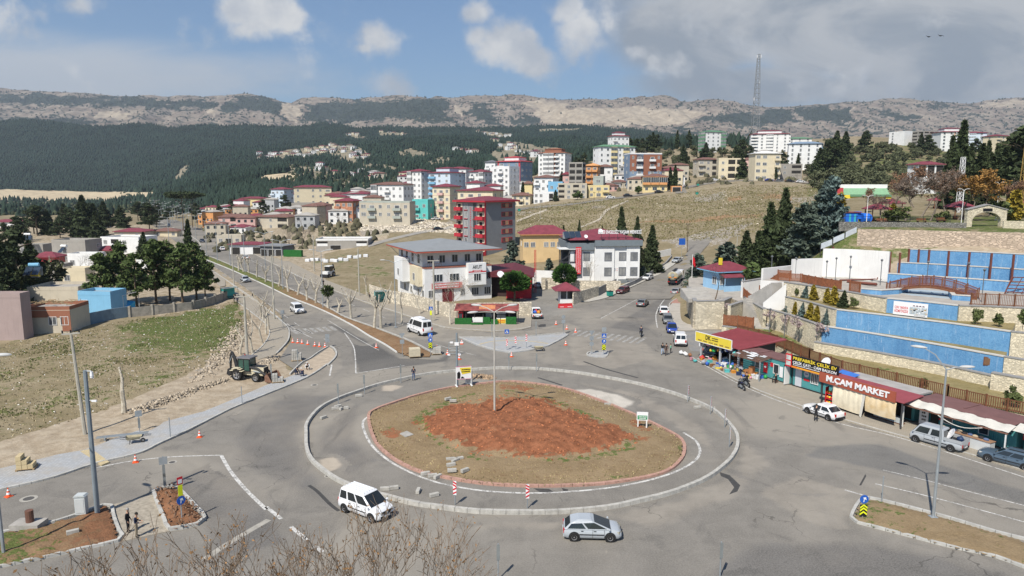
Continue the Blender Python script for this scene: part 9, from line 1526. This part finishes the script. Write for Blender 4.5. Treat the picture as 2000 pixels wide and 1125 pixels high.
def cab(label,p,s,m,rz=0):o=E('electric_cabinet',label,'cabinet',p,rz);MB().box(-.35*s,.35*s,-.25,.25,0,1.3*s).B_('body',m,o,bevel=.02);MB().sidey([(-.4*s,1.3*s),(.4*s,1.3*s),(.3*s,1.42*s),(-.3*s,1.42*s)],-.3,.3).B_('cap',m,o);MB().box(-.27*s,.27*s,-.27,-.252,.15,1.15*s).B_('door',mat('cabinet_door',(.48,.5,.5),.5,.08),o)
cab('white electric cabinet beside the small billboard',g0(916,753,.25),1.15,WHITE,.2);cab('pale grey electric cabinet on the left median',g0(161,1008,.2),1.05,mat('pale_grey_cabinet',(.48,.51,.51),.5,.08),.1)
gs_=E('park_sign','small green and white sign on two legs in the soil island','sign',(*G(1254,840)[:2],.35),-.1);MB().box(-.55,.55,-.03,.03,.65,1.5).B_('panel',Sw,gs_);MB().box(-.48,.48,-.045,-.031,.75,1.15).B_('green_field',SIGNG,gs_);sm_(gs_,-.4,.4,.8,1.1,-.055,2,Sw,8,2);[MB().box(s-.06,s+.06,-.04,.04,-.3,.65).B_('leg',WHITE,gs_)for s in(-.42,.42)]
rp=E('pipe_stub','rusty brown pipe stub on a concrete block','pipe',g0(60,1032,.2));MB().cyl((0,0,.3),(0,0,1.15),.26,.26,12).B_('pipe',mat('rusty_pipe',(.14,.07,.05),.8,.3),rp);MB().box(-1.1,.9,-.6,.6,-.1,.3).B_('block',CONC,rp)
b=MB().lathe([(.18,.04),(.03,.72),(.001,.72)],10,0).box(-.24,.24,-.24,.24,0,.05);cone_o=b.mesh('cone',mat('cone_orange',(.75,.11,.03),.5,.06));cone_s=MB().lathe([(.149,.20),(.116,.36)],10).lathe([(.087,.49),(.06,.61)],10).mesh('white_band',Sw);CN='orange traffic cones'
for i,(x,y,w)in enumerate(((572,669,'first from the left in the row of seven'),(581.6,670,'second in the row of seven'),(590,671,'third in the row of seven'),(601,673,'tilted fourth in the row of seven'),(615,676,'fifth in the row of seven'),(624,677,'sixth in the row of seven'),(635,678,'seventh, beside the sign backs'),(735,679,'alone at the median kerb'),(390,854,'by the dark kerb of the left paving'),(265,903,'in the lane below the tactile strip'),(17,970,'at the left edge of the picture'),(902,672,'at the left tip of the splitter island'),(874,692,'behind the steel barrier panel'),(853,684,'behind the chevron sign'),(897,702,'beside the camera pole'),(999,697,'in front of the splitter island'),(1105,674,'right of the splitter island'),(1086,634,'thin, behind the pickup exit'),(1107,643,'left of the crossing stripes'),(1124,649,'at the first crossing stripe'))):o=E('traffic_cone','orange traffic cone '+w,'cone',g0(x,y,.0),U(0,1.5),CN);ob('body',cone_o,o);ob('white_band',cone_s,o)
LB='loose kerb blocks';BLK=mat('loose_kerb_block',(.40,.385,.35),.9,.2,2,.3)
for i,(x,y,a,w)in enumerate(((655,800,.3,'left on the ring by the marker post'),(668,800,1.2,'on the ring by the marker post'),(660,796,.8,'on the ring by the marker post'),(674,799,.2,'on the ring by the marker post'),(632,818,1,'alone inside the left ring kerb'),(701,775,.4,'near the second marker post'),(875,789,.7,'upright on the red mound'),(885,793,.1,'flat on the red mound'),(880,906,.2,'in the pile on the dry grass'),(889,909,.9,'in the pile on the dry grass'),(897,905,.5,'in the pile on the dry grass'),(881,917,.4,'in the pile on the dry grass'),(883,928,.1,'by the pink kerb'),(908,928,.8,'by the pink kerb'),(831,928,.4,'on the pink kerb line'),(845,932,.2,'on the pink kerb line'),(855,934,.9,'on the pink kerb line'),(752,958,.1,'behind the white van'),(769,956,.3,'behind the white van'),(817,962,1.5,'upright before the pink kerb'),(848,970,.5,'long, before the left striped board'),(1187,792,.1,'beside the spilled lime'),(1362,798,.3,'inside the right ring kerb'),(143,1048,.6,'on the left median soil'))):o=MB().box(-.38,.38,-.14,.14,0,.28).B_('kerb_block',BLK,None,False,(*G(x,y)[:2],.02+(.45 if 870<x<890 and y<800 else .28 if 870<x<910 and y>900 else .2 if x<150 else 0)),a,.02);tag(o,'loose grey kerb block '+w,'kerb block',LB)
def pallet(label,p,nx,nz,m,rz=0,bs=(.35,.5,.45)):o=E('block_pallet',label,'pallet',p,rz);MB().box(-.7,.7,-.55,.55,.1,.15).box(-.7,-.55,-.55,.55,0,.1).box(.55,.7,-.55,.55,0,.1).B_('pallet',mat('pallet_wood',(.33,.24,.14),.9,.2),o);[MB().box(-.62+i*1.24/nx,-.65+(i+1)*1.24/nx,-.5,.5,.15+k*bs[2],.13+(k+1)*bs[2]).B_('block',m,o)for k,c in enumerate(nz)for i in range(c)]
pallet('pallet of grey kerb stones behind the crouching workers',g0(580,704),5,[5,5,3],BLK,.2);pallet('pallet of upright kerb stones in the digger bucket reach',g0(543,748,.12),4,[4,2],BLK,.3);pallet('pallet of yellow paving blocks on the left pavement',g0(53,918,.13),3,[3,2,1],mat('yellow_paving_block',(.52,.42,.25),.9,.12,2),.3,(.35,.5,.38));pallet('plastic wrapped kerb stones behind the chevron sign',g0(853,692,.05),3,[3,3],BLK,.1)
o=E('wooden_box','pale cubic block of stacked slabs on the median tip','block',g0(810,698,.2),.25);MB().box(-.75,.75,-.6,.6,.05,1.15).B_('stack',mat('pale_slab_stack',(.52,.46,.34),.9,.12,3),o,bevel=.03);MB().box(-.8,.8,-.62,.62,0,.05).B_('pallet',MATS['pallet_wood'],o)
o=E('barrier_panel','leaning steel barrier panel at the mouth of the avenue','barrier',g0(887,693),.1);b=MB();[b.cyl((-.75,0,z),(.75,0,z),.03,n=5)for z in(.2,.6,1.0,1.4,1.8)];b.cyl((-.75,0,.1),(-.75,0,1.8),.04,n=5).cyl((.75,0,.1),(.75,0,1.8),.04,n=5).B_('frame',Gv,o);MB().box(-.95,-.55,-.4,.4,0,.1).box(.55,.95,-.4,.4,0,.1).B_('foot',Sw,o)
def barrow(label,p,rz):o=E('wheelbarrow',label,'wheelbarrow',p,rz);MB().add([(-.5,-.3,.4),(.45,-.2,.4),(.45,.2,.4),(-.5,.3,.4),(-.65,-.4,.7),(.7,-.32,.68),(.7,.32,.68),(-.65,.4,.7)],[(0,1,2,3),(0,4,5,1),(1,5,6,2),(2,6,7,3),(3,7,4,0)]).B_('tray',mat('barrow_tray',(.36,.32,.22),.7,.3),o);w_=wheel(o,.75,0,.2,.1,1);MB().cyl((.75,.2,.2),(-1.1,.3,.62),.025,n=4).cyl((.75,-.2,.2),(-1.1,-.3,.62),.025,n=4).cyl((-.3,.25,.4),(-.35,.25,0),.025,n=4).cyl((-.3,-.25,.4),(-.35,-.25,0),.025,n=4).B_('frame',Sd,o)
barrow('wheelbarrow parked on the grey paving of the left pavement',g0(262,868,.13),.4);barrow('wheelbarrow at the front corner of the splitter island',g0(1052,686,.02),.2)
o=E('steel_rack','long galvanised steel rails lying on the left pavement','rails',g0(240,858,.14),.35);b=MB();[b.box(-2.2,2.2,y,y+.07,.25,.32)for y in(-.25,0,.25)];b.B_('rail',Gv,o);[MB().box(x,x+.1,-.4,.4,0,.25).B_('trestle',Gv,o)for x in(-1.5,1.5)]
b=MB()
for i,(x,y,r_)in enumerate(((56,974,.62),(336,903,.42),(614,752,.45),(1390,795,.4),(640,930,.3))):struct(MB().lathe([(.001,0),(r_*.6,0),(r_*.6,.012),(.001,.012)],16,1).lathe([(r_*.62,.006),(r_,.006),(r_,0)],16,0).B_('manhole_cover',[mat('manhole_ring',(.36,.34,.3),.9),mat('manhole_iron',(.09,.085,.08),.7)],None,False,g0(x,y,.008)))
struct(MB().prism(g2([(781,847),(795,842),(808,849),(792,854)],.4),.3,.44).B_('concrete_slab',CONC))
for i,(x,y)in enumerate(((1815,72),(1838,70))):p=P(x,y,160);o=MB().add([(0,0,0),(.35,.2,.12),(.75,.1,.3-.5*i),(.3,-.1,.1),(-.35,.2,.12),(-.75,.1,.35),(-.3,-.1,.1),(0,.5,0),(0,-.35,0),(0,0,.12),(0,0,-.1)],[(0,1,2,3),(0,6,5,4),(7,1,9),(7,9,4),(8,9,3),(8,6,9),(7,10,1),(7,4,10),(8,3,10),(8,10,6)]).B_('bird',Bk,None,False,p);tag(o,['left one of two dark birds in the grey clouds','right one of two dark birds in the grey clouds'][i],'bird')
SKIN=mat('skin',(.42,.25,.17),.6,.05);HAIR=mat('dark_hair',(.02,.016,.013),.7);JEAN=mat('blue_jeans',(.08,.12,.22),.85,.15);KHAKI=mat('khaki_trousers',(.30,.25,.18),.85,.1);CBLK=mat('black_cloth',(.018,.018,.021),.85,.15);CNVY=mat('navy_cloth',(.018,.025,.055),.85,.15);CGRY=mat('grey_cloth',(.10,.11,.12),.85);CWHT=mat('white_cloth',(.6,.6,.6),.8);CGRN=mat('green_cloth',(.2,.5,.35),.8);CBRN=mat('brown_cloth',(.06,.035,.03),.85)
POSE={'stand':dict(hip=(0,0,.93),chest=(0,.02,1.32),head=(0,.05,1.63),arm=[((.2,.01,1.40),(.25,-.02,1.13),(.24,.10,.90))]*2,leg=[((.09,0,.9),(.10,.02,.5),(.10,-.02,.09),(.11,.16,.04))]*2),'reach':dict(hip=(0,0,.93),chest=(0,.04,1.32),head=(0,.10,1.62),arm=[((.2,.02,1.40),(.24,.04,1.13),(.16,.32,1.08))]*2,leg=[((.09,0,.9),(.11,.03,.5),(.12,-.02,.09),(.13,.16,.04))]*2),'walk':dict(hip=(0,0,.92),chest=(0,.03,1.31),head=(0,.07,1.62),arm=[((.2,.02,1.39),(.25,-.12,1.14),(.24,-.1,.9)),((.2,.02,1.39),(.25,.1,1.14),(.22,.28,.95))],leg=[((.09,0,.89),(.10,.2,.52),(.10,.26,.09),(.10,.43,.06)),((.09,0,.89),(.10,-.02,.5),(.10,-.3,.14),(.10,-.16,.05))]),'crouch':dict(hip=(0,-.12,.34),chest=(0,.12,.66),head=(0,.3,.9),arm=[((.2,.14,.72),(.28,.34,.5),(.14,.5,.26))]*2,leg=[((.1,-.1,.34),(.2,.3,.5),(.16,.02,.1),(.18,.2,.04))]*2),'sit':dict(hip=(0,0,.0),chest=(0,.04,.40),head=(0,.1,.72),arm=[((.2,.05,.47),(.25,.14,.22),(.2,.42,.2))]*2,leg=[((.1,0,0),(.2,.4,-.02),(.22,.32,-.44),(.23,.48,-.5))]*2)}
def person(label,p,rz,pose='stand',top=CBLK,legs=CBLK,hat=None,s=1.0,group=None,shoes=Bk):
 q=POSE[pose];V=[];Ed=[];Rr=[];seg=[]
 def add(c,r,par,kind):
  V.append(Vector(c));Rr.append(r);seg.append(kind)
  if par is not None:Ed.append((par,len(V)-1))
  return len(V)-1
 hip,ch,hd=q['hip'],q['chest'],q['head'];L3=lambda a,b,t:tuple(a[i]+(b[i]-a[i])*t for i in range(3))
 h=add(hip,.135,None,'l');w=add(L3(hip,ch,.45),.135,h,'t');c=add(ch,.15,w,'t');n=add(L3(ch,hd,.58),.058,c,'s');k=add(L3(ch,hd,.86),.085,n,'s');k2=add(L3(ch,hd,1.25),.092,k,'s')
 for i,sx in enumerate((1,-1)):
  f=lambda t:(t[0]*sx,t[1],t[2]);a0,a1,a2=map(f,q['arm'][i]);g=add(a0,.065,c,'t');g=add(a1,.05,g,'t');g=add(a2,.036,g,'t');d=(Vector(a2)-Vector(a1)).normalized();pm=add(Vector(a2)+d*.07,.034,g,'s')
  sd=Vector((0,.03,0))if abs(d.y)<.7 else Vector((0,0,.03))
  for j,(o_,l_)in enumerate(((-1,.07),(-.33,.085),(.33,.08),(1,.065))):add(Vector(a2)+d*(.09+l_)+sd*o_+Vector((-.015*sx,0,0)),.010,pm,'s')
  add(Vector(a2)+d*.06+sd*1.7,.011,g,'s')
  l0,l1,l2,l3=map(f,q['leg'][i]);g=add(l0,.095,h,'l');g=add(l1,.066,g,'l');g=add(l2,.05,g,'l');add(l3,.042,g,'f')
 me=bpy.data.meshes.new('person');me.from_pydata([tuple(v)for v in V],Ed,[]);o=bpy.data.objects.new('person',me);COL.objects.link(o);m=o.modifiers.new('skin','SKIN');m.use_smooth_shade=True;o.modifiers.new('sub','SUBSURF').levels=1
 for i,r_ in enumerate(Rr):me.skin_vertices[0].data[i].radius=(r_,r_*(.78 if seg[i]=='t' and i in(1,2)else 1))
 for i in range(len(V)):me.skin_vertices[0].data[i].use_root=i==0
 bpy.context.view_layer.update();ev=bpy.data.meshes.new_from_object(o.evaluated_get(bpy.context.evaluated_depsgraph_get()));bpy.data.objects.remove(o)
 for mm in(top,legs,SKIN,shoes):ev.materials.append(mm)
 A=np.array([V[a]for a,b in Ed]);B=np.array([V[b]for a,b in Ed]);kd=[dict(t=0,l=1,s=2,f=3)[seg[b]]for a,b in Ed]
 for pl in ev.polygons:
  x=np.array(pl.center);d=B-A;t=np.clip(((x-A)*d).sum(1)/(d*d).sum(1),0,1);pl.material_index=kd[int(np.argmin(((A+d*t[:,None]-x)**2).sum(1)))]
 o=ob('person',ev,None,p,rz-pi/2);o.scale=(s,s,s);tag(o,label,'person',group);H_=Vector(L3(ch,hd,1.1));fw=Vector((0,1,0))
 MB().ball(H_+Vector((0,-.015,.05)),(.1,.112,.1),0,10,6).B_('hair' if not hat else 'cap',hat or HAIR,o,True);fc=MB().ball(H_+Vector((.035,.088,-.01)),.014,0,6,4).ball(H_+Vector((-.035,.088,-.01)),.014,0,6,4).box(-.028,.028,H_.y+.08,H_.y+.092,H_.z-.085,H_.z-.074);fc.B_('eyes_and_mouth',Bk,o);MB().ball(H_+Vector((0,.1,-.035)),(.013,.022,.022),0,6,4).ball(H_+Vector((.094,.0,-.02)),(.014,.025,.035),0,6,4).ball(H_+Vector((-.094,0,-.02)),(.014,.025,.035),0,6,4).B_('nose_and_ears',SKIN,o);return o
person('man in dark jacket and jeans standing on the ring edge',g0(808,743,.02),-1.3,'reach',CNVY,JEAN);person('older man in a black suit standing between the soil medians',g0(251,1041,.05),.1,'stand',CBLK,CBLK,mat('grey_hair',(.3,.29,.28),.8));person('man in navy shirt and khaki trousers holding something in front',g0(267,1050,.05),.15,'reach',CNVY,KHAKI)
person('man in black leaning at the door of the white saloon',g0(1593,823,.02),1.0,'reach',CBLK,CBLK);person('crouching worker in dark clothes, left of the three',g0(578,734,.13),-.4,'crouch',CNVY,CNVY);person('crouching worker with a white cap in the middle of three',g0(591,737,.13),2.2,'crouch',CNVY,CNVY,CWHT);person('crouching worker in a white shirt, right of the three',g0(602,723,.12),-1.6,'crouch',CWHT,CBLK,CWHT)
person('person in black jacket and pale jeans walking by the white van',g0(1294,693),-2.0,'walk',CBLK,mat('pale_jeans',(.3,.38,.5),.8));person('person in dark brown coat beside the pale jeans walker',g0(1301,694),-1.8,'walk',CBRN,CBRN);person('child in a green and white top beside the white van',g0(1310,690),2.6,'stand',CGRN,CBLK,None,.8)
person('seated person in black before the teal container',sl_(4.2,-.4,.42),SRZ-pi/2,'sit',CBLK,CBLK);q=E('low_stool','low stool under the seated person by the teal container','stool',sl_(4.2,-.4),SRZ);MB().box(-.22,.22,-.2,.2,.3,.34).B_('seat',WOOD,q);[MB().box(x,x+.04,y,y+.04,0,.3).B_('leg',WOOD,q)for x in(-.2,.16)for y in(-.18,.14)]
def rider(label,px,py,a,b,top,hat):person(label,(*C2(px,py),.86),head(a,b),'sit',top,CBLK,hat)
rider('rider in dark jacket and helmet on the crossing road',1252,657,(1252,657),(1250,640),CNVY,CBLK);rider('rider in a grey shirt on the road side motorcycle',1448,760,(1458,766),(1438,754),CGRY,None);rider('rider in black with helmet on the kerb side motorcycle',1458,754,(1468,762),(1448,748),CBLK,CBLK)
for i,(x,y,w,t)in enumerate(((458,592,'person in black waiting beside the teal shelter',CBLK),(464,596,'second dark figure waiting by the teal shelter',CNVY),(722,589,'woman in long black clothes on the station pavement',CBLK),(632,560,'dark figure standing near the distant white digger',CBLK))):person(w,g0(x,y,.12),-1-i*.4,'stand',t,CBLK)
